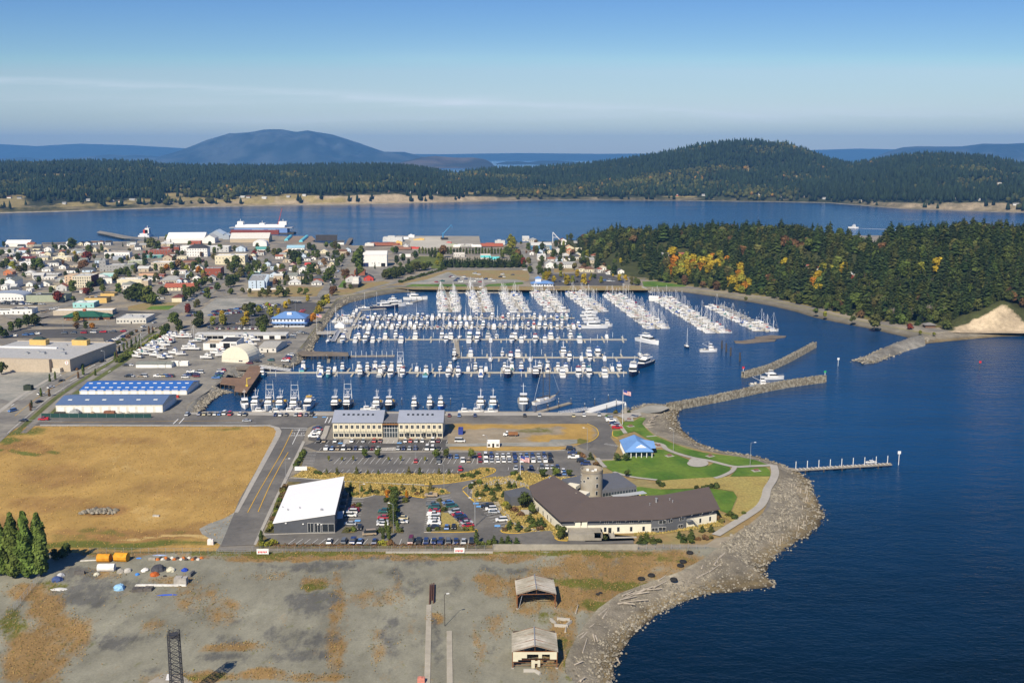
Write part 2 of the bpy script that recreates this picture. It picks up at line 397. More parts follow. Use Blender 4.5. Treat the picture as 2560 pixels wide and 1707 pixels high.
#water
def build_water():
    m,nt,b,N,L=nodes('sea_water')
    n1=noise(nt,0.9,3,0.55,stretch=(0.55,1.0,1.0));n2=noise(nt,0.16,4,0.6,stretch=(0.5,1.0,1));n3=noise(nt,0.006,5,0.6,stretch=(0.35,1.0,1));n4=noise(nt,0.02,4,0.6,stretch=(0.3,1,1))
    g=nt.nodes['geo'];sep=N('ShaderNodeSeparateXYZ');L(g.outputs['Position'],sep.inputs[0])
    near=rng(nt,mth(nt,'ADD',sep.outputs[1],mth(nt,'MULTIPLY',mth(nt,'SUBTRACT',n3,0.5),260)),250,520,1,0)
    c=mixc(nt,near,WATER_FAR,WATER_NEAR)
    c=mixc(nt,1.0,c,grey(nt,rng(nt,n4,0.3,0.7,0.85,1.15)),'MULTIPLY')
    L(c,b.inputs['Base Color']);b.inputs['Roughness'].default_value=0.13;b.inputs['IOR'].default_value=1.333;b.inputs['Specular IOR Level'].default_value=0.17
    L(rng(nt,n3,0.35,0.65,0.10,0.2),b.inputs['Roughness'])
    hgt=mth(nt,'ADD',mth(nt,'MULTIPLY',n1,0.35),mth(nt,'MULTIPLY',n2,1.1))
    bump(nt,b,hgt,0.8,0.8)
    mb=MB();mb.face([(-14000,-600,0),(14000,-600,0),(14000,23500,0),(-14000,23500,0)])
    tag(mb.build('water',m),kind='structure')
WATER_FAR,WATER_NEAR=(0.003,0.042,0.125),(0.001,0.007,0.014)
build_water()
#beaches
def shore(name,pairs,m,n_along,n_across=12,rough=0.35,seed=1,sub=0.9,prof=1.0):
    a=resample_pairs(pairs,n_along);V=[];R=[]
    for i,(p,q)in enumerate(a):
        p=NA(p);q=NA(q);w=np.linalg.norm(q-p)
        for k in range(n_across+3):
            t=k/n_across;xy=p+(q-p)*t
            z=G0+0.06-(G0+0.06)*(t**prof)if t<=1 else-(t-1)*n_across*0.35
            if 0<k:z+=(fbm(xy[0]*0.25,xy[1]*0.25,4,seed)-0.47)*rough*min(1,k/2)*2
            V.append((*xy,z));R.append(t)
    w=n_across+3
    F4=NA([(i*w+k,i*w+k+1,(i+1)*w+k+1,(i+1)*w+k)for i in range(n_along-1)for k in range(w-1)])
    V=NA(V);me=np_mesh(name,V,F4,m,smooth=True)
    at_=me.attributes.new('mask','FLOAT_COLOR','POINT');R=NA(R)
    mk=np.zeros((len(V),4));mk[:,3]=1
    mk[:,0]=np.clip((R-0.45)*2.2,0,1);mk[:,1]=np.clip((0.22-R)*4,0,1);mk[:,2]=np.clip((R-0.86)*6,0,1)
    at_.data.foreach_set('color',mk.astype(np.float32).ravel())
    return tag(link(name,me),kind='structure')
def resample_pairs(pairs,n):
    q=NA([(*a,*b)for a,b in pairs]);d=np.r_[0,np.cumsum(np.linalg.norm(np.diff((q[:,:2]+q[:,2:])/2,axis=0),axis=1)+1e-3)]
    t=NL(0,d[-1],n);o=np.stack([np.interp(t,d,q[:,k])for k in range(4)],1)
    return[((r[0],r[1]),(r[2],r[3]))for r in o]
m_beach=mat_zone('beach_gravel',(0.215,0.19,0.145),[(0.19,0.15,0.085),(0.25,0.225,0.17),(0.06,0.048,0.03)],n_scale=0.5,var=0.34,bmp=0.4)
m_marsh=mat_zone('cove_beach',(0.17,0.155,0.12),[(0.12,0.105,0.075),(0.22,0.20,0.09),(0.05,0.045,0.035)],n_scale=0.3,var=0.2,bmp=0.2)
m_rip=mat_zone('riprap',(0.21,0.20,0.175),[(0.14,0.13,0.11),(0.25,0.24,0.20),(0.05,0.048,0.04)],n_scale=0.5,var=0.35,bmp=0.5)
shore('beach',BEACH[:24],m_beach,190,22,0.5)
shore('beach',BEACH[23:],m_beach,110,10,0.3,2)
shore('rock_bank',WEST[:5],m_rip,50,8,0.9,3)
shore('rock_bank',WEST[6:14],m_rip,80,8,0.9,4)
shore('rock_bank',WEST[13:22],m_marsh,70,8,0.5,5)
shore('cove_beach',WEST[21:40],m_marsh,170,8,0.35,6)
shore('cove_beach',WEST[39:],m_beach,70,8,0.35,7)
#wooded headland
HF=NA([(1400,640),(1450,650),(1500,668),(1560,690),(1640,700),(1700,709),(1780,721),(1850,732),(1922,741),(1996,757),(2051,769),(2107,783),(2181,798),(2247,808),(2300,811),(2370,822),(2400,825),(2560,826),(2900,826)],float)
HT=NA([(1400,606),(1440,604),(1466,592),(1500,570),(1550,556),(1620,562),(1700,558),(1830,553),(1960,556),(2060,562),(2120,572),(2150,586),(2185,586),(2215,566),(2250,556),(2330,552),(2420,550),(2560,556),(2900,556)],float)
def h_px(x,y):return CX+FOC*x/(y*cP+23.0)
def h_front(px):
    py=np.interp(px,HF[:,0],HF[:,1]);dz=-sP-(py-CY)/FOC*cP
    return(4.0-CAM_H)/dz*(cP-(py-CY)/FOC*sP)
def bluff(px):return np.interp(px,[2340,2385,2440,2500,2560,2620,2900],[0.5,4,13,20,14,12,12])
def hill_z(x,y):
    x=np.asarray(x,float);y=np.asarray(y,float);px=h_px(x,y);yf=h_front(px)
    lb=np.interp(px,[1400,2340,2400,2900],[20,20,30,30]);zb=bluff(px)
    ln=np.interp(px,[1400,1470,1600,2000,2900],[190,200,210,210,200])
    yr=yf+lb+ln;pt=np.interp(px,HT[:,0],HT[:,1]);v=(pt-CY)/FOC
    zr=CAM_H+(-sP-v*cP)/(cP-v*sP)*yr-np.interp(px,[1440,1500,1600],[8,20,21])
    s1=np.clip((y-yf)/lb,0,1);s2=np.clip((y-yf-lb)/ln,0,1);s1=s1*s1*(3-2*s1);s2=s2*s2*(3-2*s2)*0.6+s2*0.4
    z=3.0+zb*s1+np.maximum(zr-3-zb,2)*s2
    z=z+(fbm(x*0.14,y*0.05,3,29)-.45)*7*s1*(px>2350)+(fbm(x*0.03,y*0.03,3,9)-0.45)*5*np.clip((y-yf)/60,0,1)+(fbm(x*0.2,y*0.2,3,19)-0.45)*2.2*np.clip((y-yf)/12,0,1)
    return np.where(y<yf,2.9,z-np.clip((y-yr-60)/300,0,1)*60)
def build_headland():
    V=[];cols=np.arange(1395,2900,7);rows=np.r_[-6,np.arange(0,40,3),np.arange(40,560,8)]
    for c in cols:
        yf=float(h_front(c))
        for r in rows:
            y=yf+r;x=(c-CX)/FOC*(y*cP+23.0);V.append((x,y))
    V=NA(V);Z=hill_z(V[:,0],V[:,1]);Z[V[:,1]<h_front(h_px(V[:,0],V[:,1]))-1]=2.8
    w=len(rows);F4=NA([(i*w+k,(i+1)*w+k,(i+1)*w+k+1,i*w+k+1)for i in range(len(cols)-1)for k in range(w-1)])
    m=mat_zone('headland_soil',(0.055,0.062,0.022),[(0.46,0.37,0.25),(0.20,0.17,0.06),(0.07,0.085,0.03)],n_scale=0.16,var=0.3,edge=0.8,bmp=0.8)
    me=np_mesh('headland',np.c_[V,Z],F4,m,smooth=True)
    px,py=pix(V[:,0],V[:,1],Z);mk=np.zeros((len(V),4));mk[:,3]=1
    top=np.interp(px,[2340,2380,2440,2504,2520,2560,2620,2900],[830,822,795,756,765,800,810,810])
    mk[:,0]=np.clip((py-top+10*(fbm(V[:,0]*.12,V[:,1]*.12,3,5)-.3))/9,0,1)*(px>2360)
    mk[:,1]=np.clip(1-(V[:,1]-h_front(px))/22,0,1)*(px<2360)
    a=me.attributes.new('mask','FLOAT_COLOR','POINT');a.data.foreach_set('color',mk.astype(np.float32).ravel())
    tag(link('headland',me),kind='structure')
build_headland()
#the long wooded island across the channel
IS_SHORE=NA([(-400,545),(0,533.4),(148,529.7),(296,524.1),(444,519.7),(592,516.7),(740,513.8),(860,512.3),(1035,508.6),(1220,503.8),(1331,501.2),(1479,500.8),(1710,502),(1922,504.9),(2070,507.5),(2133,512.3),(2255,522.3),(2440,528.6),(2560,532.3),(2960,545)])
IS_TOP=NA([(-400,402),(0,402),(200,400),(370,402),(405,410),(520,412),(640,411),(850,410),(961,408),(1035,415),(1109,427),(1146,429),(1220,420),(1331,417),(1479,406),(1590,391),(1660,379),(1710,369),(1755,358),(1820,352),(1885,350),(1960,354),(2014,371),(2070,395),(2125,407),(2181,398),(2255,385),(2329,380),(2403,384),(2477,389),(2560,408),(2960,425)])
def is_shore_d(px):return CAM_H*FOC/(cP*(np.interp(px,IS_SHORE[:,0],IS_SHORE[:,1])-385))
def is_len(px):return np.interp(px,[-400,0,900,1150,1400,1800,2300,2960],[1900,1900,1500,1400,1300,1250,1500,1600])
def is_z(px,s):
    d0=is_shore_d(px);ln=is_len(px);d=d0+s*ln
    py=np.interp(px,IS_TOP[:,0],IS_TOP[:,1]);zr=CAM_H+(385-py)/FOC*(d0+ln)-17
    zb=np.interp(px,[-400,0,380,560,760,1000,1250,1400,1700,2100,2300,2480,2960],[4,5,9,13,20,24,10,6,9,6,14,20,20])
    b=np.clip((s*ln-25)/28,0,1);b=b*b*(3-2*b);s=np.clip(s,0,1.4)
    steep=np.interp(px,[-400,1100,1500,1900,2100,2350,2960],[0.75,0.75,1.0,1.25,1.0,1.2,1.0])
    up=np.clip(s,0,1)**steep;up=up*0.7+0.3*up*up*(3-2*up)
    x=(px-CX)/FOC*d
    z=1.0*np.clip(s*ln/20,0,1)+zb*b+np.maximum(zr-zb,10)*up
    z=z+(fbm(x*0.004,d*0.004,3,31)-0.45)*26*np.clip(s*4,0,1)*np.clip((1-s)*4+0.25,0,1)
    z=z+(fbm(x*0.03,d*0.02,3,33)-0.45)*10*b*np.clip(1-s*8,0,1)
    return np.where(s>1,z-(s-1)*260,z),x,d
FIELDS=[(150,440,90,4.5),(20,506,45,10),(45,492,20,5),(460,475,26,4),(430,487,30,5),(480,497,60,4),(640,494,45,3.5),(560,500,30,3),(730,490,30,6),(760,493,25,4),(190,511,45,4),(290,508,40,3.5),(1360,466,32,4),(1180,483,20,3),(640,505,40,3),(350,500,30,4),(820,505,40,3),(1700,492,40,2),(1890,490,20,2.4),(2240,453,12,3),(1990,442,8,3),(2540,437,18,5),(2500,461,20,4),(1870,425,6,12,.8),(2470,415,14,3)]
def is_world(px,s):
    z,x,d=is_z(px,s);y=(d+(z-CAM_H)*sP)/cP
    return x,y,z
def build_far_island():
    cols=np.arange(-420,2990,8.0);rows=np.r_[-0.01,0,0.004,0.010,0.016,0.022,0.03,0.04,NL(0.055,1.0,42),1.1,1.25,1.4]
    C,R=np.meshgrid(cols,rows,indexing='ij');x,y,z=is_world(C.ravel(),R.ravel());z[R.ravel()<0]=-2
    w=len(rows);F4=NA([(i*w+k,(i+1)*w+k,(i+1)*w+k+1,i*w+k+1)for i in range(len(cols)-1)for k in range(w-1)])
    m=mat_zone('far_island_cover',(0.04,0.045,0.022),[(0.34,0.27,0.18),(0.25,0.20,0.085),(0.30,0.27,0.21)],n_scale=0.03,var=0.25,edge=0.5)
    me=np_mesh('hills',np.c_[x,y,z],F4,m,smooth=True)
    px,py=pix(x,y,z);mk=np.zeros((len(x),4));mk[:,3]=1;r=R.ravel();c=C.ravel()
    bl=np.interp(c,[-400,0,400,560,760,1000,1240,1330,1700,2100,2200,2480,2960],[.2,.25,.35,.6,.8,.85,.6,.35,.35,.15,.45,.55,.55])
    mk[:,0]=((r>0.008)&(r<0.036))*bl;mk[:,1]=blobs(px,py,FIELDS)+np.clip(1-r/0.09,0,1)*np.interp(c,[0,900,1100,2560],[.42,.38,.12,.1]);mk[:,2]=(r<0.006)*0.7
    a=me.attributes.new('mask','FLOAT_COLOR','POINT');a.data.foreach_set('color',np.clip(mk,0,1).astype(np.float32).ravel())
    tag(link('hills',me),kind='structure')
    n=52000;px=np.random.uniform(-350,2900,n);s=np.random.uniform(0.018,1.08,n);k=np.random.rand(n)<(is_shore_d(px)+s*is_len(px))/5000;px,s=px[k],s[k]
    x,y,z=is_world(px,s);qx,qy=pix(x,y,z+6)
    keep=blobs(qx,qy+3,FIELDS)<0.45
    near=np.interp(px,[0,900,1100,2560],[0.10,0.075,0.035,0.035]);keep&=(s>near)|(np.random.rand(len(px))<0.30)|(fbm(x*.012,y*.012,3,77)>0.53)
    x,y,z,px,s=x[keep],y[keep],z[keep],px[keep],s[keep];n=len(x)
    broad=fbm(x*0.005,y*0.005,3,5)+np.random.uniform(-.12,.12,n)>0.54
    h=np.where(broad,np.random.uniform(9,17,n),np.random.uniform(15,30,n));r=np.where(broad,h*np.random.uniform(.38,.55,n),h*np.random.uniform(.18,.27,n))
    base=np.where(broad[:,None],NA([[0.058,0.062,0.018]]),NA([[0.018,0.030,0.014]]))*np.random.uniform(.6,1.35,(n,1))
    au=np.random.rand(n)<0.025;base[au&broad]=NA([0.20,0.12,0.03]);lite=fbm(x*.002,y*.002,3,8)[:,None];base*=0.75+0.5*lite
    ang=np.random.uniform(0,6.28,n);k5=5
    V=np.zeros((n,2+2*k5,3));V[:,0]=np.c_[x,y,z+h];V[:,1]=np.c_[x,y,z+h*0.1]
    lo=np.where(broad,0.35,0.12);hi=np.where(broad,0.78,0.5);rh=np.where(broad,0.8,0.62)
    for j in range(k5):
        a=ang+j*2*PI/k5;q=np.random.uniform(.7,1.25,n)
        V[:,2+j]=np.c_[x+np.cos(a)*r*q,y+np.sin(a)*r*q,z+h*lo*np.random.uniform(.8,1.2,n)]
        a=a+0.6;q=np.random.uniform(.7,1.25,n)
        V[:,2+k5+j]=np.c_[x+np.cos(a)*r*rh*q,y+np.sin(a)*r*rh*q,z+h*hi*np.random.uniform(.9,1.1,n)]
    f=[]
    for j in range(k5):
        i=(j+1)%k5;f+=[(1,2+i,2+j),(2+j,2+i,2+k5+j),(2+i,2+k5+i,2+k5+j),(2+k5+j,2+k5+i,0)]
    f=NA(f);nv=2+2*k5;F3=(f[None]+(np.arange(n)*nv)[:,None,None]).reshape(-1,3)
    tint=np.repeat(base,len(f),0)*np.random.uniform(.7,1.3,(n*len(f),1))
    me=np_mesh('far_island_wood',V.reshape(-1,3),F3,mat_tint('foliage_tint'),tint=tint)
    tag(link('far_island_wood',me),'dark mixed wood covering the long island across the channel','wood',kind='stuff')
build_far_island()
#distant islands and ridges
def ridge(name,sky,base_y,dist,thick,col,seed,rough=1.0):
    q=NA(sky,float);cols=NL(q[0,0],q[-1,0],max(40,int((q[-1,0]-q[0,0])/5)));rows=np.r_[NL(0,1,22),NL(1.1,1.8,5)]
    C,R=np.meshgrid(cols,rows,indexing='ij');c=C.ravel();r=R.ravel();py=np.interp(c,q[:,0],q[:,1])
    zr=np.maximum(CAM_H+(385-py)/FOC*(dist+thick),1);d=dist+r*thick;x=(c-CX)/FOC*d
    up=np.clip(r,0,1)**0.8;n=fbm(x*0.0016,d*0.0012,5,seed)-0.47;n2=fbm(x*0.006,d*0.003,4,seed+50)-0.47
    z=zr*up+(n*0.9+n2*0.4)*zr*rough*np.clip(r*3,0,1)*np.clip((1-r)*3,0.06,1)
    z=np.where(r>1,zr-(r-1)*zr*1.2,z);z[r==0]=-3;y=(d+(z-CAM_H)*sP)/cP
    w=len(rows);F4=NA([(i*w+k,(i+1)*w+k,(i+1)*w+k+1,i*w+k+1)for i in range(len(cols)-1)for k in range(w-1)])
    tag(link(name,np_mesh(name,np.c_[x,y,z],F4,mat(name+'_cover_%d'%seed,col,0.95,0.35,0.004,col2=(col[0]*2.2+.012,col[1]*1.7+.010,col[2]*1.6+.012)if rough>0.5 else None,sc2=0.0018),smooth=True)),kind='structure')
fc=(0.016,0.028,0.030)
ridge('mountain',[(385,399),(399,391),(440,380),(481,365),(518,350),(570,337),(629,332),(658,326),(703,325),(740,331),(769,327),(829,337),(860,347),(905,361),(961,380),(1009,380),(1057,391),(1090,403)],409,14300,1600,fc,11)
ridge('hills',[(960,419),(979,411),(1016,402),(1057,393),(1087,390),(1139,394),(1183,394),(1212,398),(1228,406),(1240,418)],419,10400,700,(0.035,0.035,0.025),12)
ridge('hills',[(-500,400),(0,396),(63,393),(130,398),(185,395),(274,386),(310,389),(340,387),(399,391),(460,400)],408,16500,900,fc,13)
ridge('hills',[(1240,409),(1264,404),(1300,403),(1320,406),(1350,402),(1400,402),(1442,405),(1470,409)],409,13800,500,fc,14,0.4)
ridge('mountain',[(2105,420),(2137,408),(2181,395),(2218,380),(2255,369),(2292,366),(2403,367),(2459,360),(2514,361),(2560,359),(2700,350),(2900,356)],410,13500,1800,fc,15)
ridge('mountain',[(-600,366),(-200,362),(0,361),(90,366),(200,360),(330,364),(440,370),(560,378),(800,384),(1100,386),(1300,383),(1500,385),(1700,384),(1950,378),(2150,372),(2500,380),(2900,385)],400,21500,1500,fc,16,0.3)
#haze
def build_haze():
    m=bpy.data.materials.new('haze_air');m.use_nodes=True;nt=m.node_tree;nt.nodes.clear()
    o=nt.nodes.new('ShaderNodeOutputMaterial');v=nt.nodes.new('ShaderNodeVolumePrincipled')
    v.inputs['Color'].default_value=HAZE_COL;v.inputs['Density'].default_value=HAZE_DENSITY;v.inputs['Anisotropy'].default_value=0.0
    nt.links.new(v.outputs[0],o.inputs['Volume'])
    mb=MB();mb.box(-14300,14300,-900,24500,-4,560);h=mb.build('haze',m);tag(h,kind='stuff',label='thin blue summer haze over the whole bay',cat='haze')
    h.visible_shadow=True
HAZE_COL,HAZE_DENSITY=(0.17,0.48,1.0,1),5.0e-5
build_haze()
#ground cover, roads, lots, paths
m_asph=mat('asphalt',(0.128,0.122,0.112),0.9,0.18,0.5,col2=(0.155,0.146,0.13),sc2=0.05)
m_asph_new=mat('dark_asphalt',(0.085,0.082,0.078),0.9,0.2,0.5)
m_asph_old=mat('worn_asphalt',(0.19,0.18,0.16),0.92,0.2,0.4,col2=(0.235,0.22,0.185),sc2=0.05)
m_conc=mat('pale_concrete',(0.36,0.34,0.30),0.9,0.12,0.5)
m_gravel=mat('gravel_lot',(0.25,0.25,0.22),0.95,0.2,0.35,col2=(0.30,0.285,0.245),sc2=0.05)
m_lawn=mat('green_lawn',(0.065,0.145,0.012),0.95,0.25,0.5,col2=(0.10,0.165,0.018),sc2=0.06)
m_dry=mat('dry_verge',(0.30,0.21,0.09),0.95,0.25,0.35,col2=(0.23,0.19,0.08),sc2=0.06)
m_tall=mat('tall_dry_grass',(0.36,0.28,0.085),0.95,0.4,0.9,col2=(0.28,0.23,0.07),sc2=0.09,bmp=0.4)
m_bed=mat('planting_bed',(0.10,0.095,0.035),0.95,0.35,0.6,col2=(0.19,0.14,0.05),sc2=0.12)
m_dirt=mat('bare_dirt',(0.27,0.215,0.14),0.95,0.2,0.4,col2=(0.33,0.26,0.15),sc2=0.07)
m_white_paint=mat('white_road_paint',(0.72,0.72,0.70),0.7,0.12,1.5)
m_yellow_paint=mat('yellow_road_paint',(0.62,0.36,0.03),0.7,0.12,1.5)
m_blue_paint=mat('blue_parking_paint',(0.16,0.38,0.70),0.7,0.1,1.5)
Z=[G0+0.05*k for k in range(12)]
YARD=pts('S',[(-420,1384),(0,1384),(540,1377),(1180,1380),(1600,1372),(1770,1366),(1796,1370)])+[p[0]for p in BEACH[0:13]][::-1]+pts('S',[(-420,1790)])
def yard_mask(px,py,x,y):
    wob=(fbm(x*.11,y*.07,4,3)-.47)*40;wy=(fbm(x*.09+50,y*.12,4,4)-.47)*26;a=px+wob;b=py+wy
    brown=blobs(a,b,[(1590,1402,200,26),(1500,1432,160,40),(1570,1478,110,42),(1430,1490,55,45),(1410,1565,30,60),(1260,1465,60,28,.75),(1375,1640,50,60,.7),(900,1391,420,9),(620,1398,60,10),(150,1590,70,60,.9),(90,1640,80,70),(120,1520,50,50),(60,1480,60,20),(330,1385,140,7),
        (590,1622,70,12),(500,1690,90,16),(650,1685,80,12),(790,1455,34,15),(848,1500,18,70,.62),(833,1625,22,48,.7),(940,1618,22,50,.5),(941,1500,55,24,.5),(993,1480,10,55,.45),(1095,1544,22,12,.9),(1215,1455,35,26,.7),(790,1690,70,12),(700,1690,60,8,.8),(1250,1560,40,30,.5),(1200,1640,16,60,.45),(500,1500,60,45,.5),(560,1530,55,30,.5),(430,1455,60,14,.6),(1320,1510,40,30,.6),(690,1440,50,12,.5),(260,1432,50,14,.7),(400,1570,40,20,.4),(1240,1390,120,12,.8)])
    dark=blobs(a,b,[(230,1485,85,34),(200,1440,60,24),(330,1470,60,20,.8),(285,1597,62,22,.75),(780,1503,70,34,.95),(800,1416,90,14,.8),(740,1596,95,28,.8),(740,1640,85,14,.8),(1010,1445,45,40,.55),(978,1600,24,55,.6),(1090,1600,16,75,.5),(660,1420,40,14,.5),(560,1640,60,10,.6),(1000,1400,110,9,.7),(1260,1425,80,10,.6),(590,1600,40,16,.5),(420,1680,120,10,.5),(1120,1470,30,30,.4)])
    green=blobs(a,b,[(900,1383,430,6,.85),(1400,1380,190,6,.9),(380,1378,200,7,.9),(1457,1460,70,13,.9),(1565,1464,60,10),(1489,1508,34,14),(792,1461,34,11,.85),(500,1690,60,10,.6),(1540,1384,120,8,.6),(30,1560,30,40,.7),(1430,1650,14,50,.8),(1400,1605,18,20,.6),(660,1390,40,8,.8),(1365,1545,30,14,.5),(130,1462,40,8,.7),(1690,1400,60,10,.5)])
    st=(fbm(x*.25,y*.035,4,91)-.45)*.9;return np.c_[brown*.86+st*.28,dark*.8-st*.3+(fbm(x*.03,y*.09,4,92)-.5)*.8,green]
m_yard=mat_zone('yard_gravel',(0.225,0.218,0.168),[(0.255,0.165,0.068),(0.120,0.118,0.105),(0.115,0.12,0.022)],n_scale=0.22,edge=1.15,var=0.2,streak=(1.0,0.5,1))
zone('gravel_yard',YARD,1.5,Z[1],m_yard,yard_mask)
FIELD=pts('S',[(-420,1130),(0,1093),(44,1069),(120,1063),(640,1065),(668,1064),(686,1069),(693,1079),(690,1092),(598,1249),(584,1284),(548,1366),(540,1377),(0,1384),(-420,1384)])
def field_mask(px,py,x,y):
    wob=(fbm(x*.05,y*.03,4,13)-.47)*90;a=px+wob;b=py+wob*.35
    brown=blobs(a,b,[(150,1190,110,30,.6),(60,1120,80,20,.6),(420,1215,120,25,.4),(120,1260,120,20,.5),(350,1340,220,22,.7),(260,1275,60,18,.9),(560,1240,40,60,.4),(260,1100,150,14,.4),(20,1330,80,40,.8),(520,1330,60,26,.5),(600,1100,60,20,.3)])
    green=blobs(a,b,[(60,1085,60,10,.8),(30,1105,40,8,.8),(90,1078,40,6,.7),(10,1132,18,5),(70,1134,26,4,.9),(125,1128,20,4,.7),(300,1362,260,9,.85),(60,1370,60,10),(250,1330,60,8,.5),(560,1072,60,4,.5),(180,1345,60,8,.5),(450,1335,30,6,.4)])
    pale=blobs(a,b,[(410,1343,120,3,.9),(560,1349,50,4,.8),(330,1170,14,60,.25),(470,1150,16,60,.25),(300,1140,14,60,.3),(380,1280,60,30,.3)])
    return np.c_[brown,pale,green]
m_field=mat_zone('dry_field_grass',(0.375,0.24,0.075),[(0.26,0.15,0.055),(0.50,0.36,0.15),(0.12,0.13,0.025)],n_scale=0.14,edge=0.55,var=0.16,streak=(1,0.5,1))
zone('dry_field',FIELD,2.2,Z[1],m_field,field_mask)
sheet('gravel_apron',pts('S',[(498,1322),(525,1308),(560,1296),(588,1280),(575,1330),(552,1362),(530,1350),(505,1335)]),Z[2],m_gravel)
CAMPUS=pts('S',[(660,1338),(636,1364),(900,1366),(1233,1361),(1312,1358),(1588,1352),(1580,1340),(1480,1330),(1400,1280),(1320,1230),(1330,1195),(1440,1190),(1470,1150),(1414,1122),(1180,1128),(789,1128),(768,1150),(740,1200),(700,1270)])
sheet('car_park',CAMPUS,Z[1],m_asph)
sheet('quay_road',pts('S',[(60,1064),(107,1044),(463,1036),(700,1039),(1512,1039),(1534,1082),(1526,1093),(1545,1116),(1531,1149),(1499,1151),(1480,1131),(1449,1118),(1424,1105),(1476,1105),(1495,1087),(1490,1071),(1468,1060),(1121,1058),(775,1062),(700,1066),(120,1062)]),Z[2],m_asph)
sheet('wide_road',pts('S',[(668,1063),(700,1066),(790,1058),(767,1071),(757,1102),(715,1188),(671,1279),(634,1362),(551,1366),(586,1282),(600,1249),(696,1092),(700,1079),(690,1068)]),Z[3],m_asph)
sheet('side_drive',mix(('H',[(440,900),(560,905),(960,925),(1600,960),(1900,925),(2150,870),(2230,840),(2334,860)]),('I',[(320,880),(110,910),(0,1000),(0,1110)]),('H',[(2080,1060),(1920,1040),(1880,1000),(1500,965),(960,945),(440,925)])),Z[2],m_asph)
sheet('upper_car_park',mix(('H',[(600,660),(700,652),(2334,650)]),('I',[(845,640),(860,700),(960,760),(1080,790),(990,880),(830,890),(700,840),(330,835),(210,850)]),('H',[(2310,800),(2200,800),(2000,850),(750,850),(640,800),(560,790)])),Z[2],m_asph)
sheet('office_car_park',pts('H',[(690,560),(740,545),(1890,545),(1910,580),(2000,590),(2000,640),(700,645),(580,600)]),Z[2],m_asph_new)
sheet('office_car_park',pts('H',[(620,545),(660,430),(790,400),(840,405),(790,530),(690,560)]),Z[4],m_asph_new)
def lot_mask(px,py,x,y):
    w=(fbm(x*.1,y*.06,4,23)-.47)*50;a=px+w;b=py+w*.3
    return np.c_[blobs(a,b,[(1300,1063,190,6,.9),(1160,1065,60,7,.8),(1450,1090,40,22),(1380,1095,70,10,.9),(1300,1122,260,6),(1450,1065,40,8)]),blobs(a,b,[(1280,1085,40,8,.4),(1200,1100,60,10,.3)]),blobs(a,b,[(1330,1075,50,7,.6),(1455,1103,20,5,.9)])]
m_lot=mat_zone('vacant_lot',(0.27,0.225,0.16),[(0.37,0.24,0.07),(0.33,0.30,0.24),(0.13,0.13,0.03)],n_scale=0.2,edge=0.7)
zone('vacant_lot',pts('S',[(1118,1058),(1466,1060),(1488,1072),(1493,1087),(1474,1104),(1448,1112),(1394,1127),(1120,1127)]),2.0,Z[3],m_lot,lot_mask)
sheet('gravel_drive',pts('I',[(-240,585),(330,575),(700,570),(720,545),(960,545),(960,580),(780,610),(330,605),(-240,610)]),Z[5],m_gravel)
sheet('quay_pavement',pts('S',[(463,1031.5),(1395,1031),(1520,1033),(1512,1039.5),(700,1039.5),(463,1036)]),Z[3],m_conc)
sheet('pavement',pts('S',[(100,1066),(640,1067),(668,1066),(684,1070),(690,1079),(686,1092),(586,1282),(595,1282),(598,1278),(700,1092),(704,1079),(698,1069),(675,1063),(640,1063),(100,1062)]),Z[4],m_conc)
sheet('pavement',pts('S',[(757,1102),(715,1188),(671,1279),(634,1362),(640,1363),(680,1279),(724,1188),(763,1105)]),Z[4],m_conc)
ribbon('pavement',pts('H',[(800,420),(790,440),(770,500),(745,545)]),2.5,Z[5],m_conc)
sheet('pavement',pts('H',[(945,540),(1005,540),(1000,585),(940,582)]),Z[5],m_conc)
sheet('pavement',pts('H',[(1300,525),(1450,525),(1430,582),(1300,582)]),Z[5],m_conc)
sheet('pavement',pts('H',[(1290,620),(1420,615),(1420,645),(1290,648)]),Z[5],m_conc)
TALL1=mix(('H',[(470,885),(540,850),(600,795),(660,800),(750,852),(1990,860),(2080,840),(2200,803),(2300,808),(2325,835),(2250,870),(2120,905),(1900,940),(1680,955),(1400,945),(900,920)]))
sheet('dry_grass_strip',TALL1,Z[4],m_tall)
TALL2=mix(('H',[(960,930),(1100,938),(1600,965),(1870,1000),(1915,1035),(1800,1050),(1680,1075),(1550,1055),(1330,1055),(1230,1050),(1130,1075),(1015,1072),(960,1010)]))
sheet('dry_grass_strip',TALL2,Z[3],m_tall)
sheet('planting_bed',mix(('H',[(220,1390),(310,1220),(420,960),(440,930),(560,930),(470,990),(330,1330),(310,1395)])),Z[3],m_bed)
sheet('planting_bed',mix(('H',[(490,800),(560,650),(600,650),(590,700),(560,790)])),Z[4],m_bed)
sheet('planting_bed',mix(('H',[(130,1520),(210,1410),(240,1440),(370,1500),(2150,1503),(2334,1480),(2334,1535),(300,1535)])),Z[3],m_bed)
GROUNDS=mix(('I',[(0,945),(60,895),(320,885),(460,830),(620,860),(830,890),(980,880),(1000,960),(1600,1060),(2250,1180),(2300,1330),(1600,1420),(1480,1420),(1470,1355),(870,1465),(760,1450),(720,1380),(560,1385),(300,1392),(262,1370),(330,1310),(190,1110),(30,1112),(0,1085)]))
sheet('dry_garden',GROUNDS,Z[3],m_tall)
sheet('service_yard',pts('I',[(560,1385),(730,1375),(760,1470),(870,1478),(1180,1475),(1470,1465),(1475,1495),(470,1500),(400,1470),(300,1420)]),Z[5],m_asph)
sheet('concrete_path',pts('I',[(110,935),(230,905),(330,885),(360,905),(480,945),(520,965),(500,980),(360,950),(230,955),(110,965),(30,985),(0,1040),(-20,1030),(10,975)]),Z[5],m_conc)
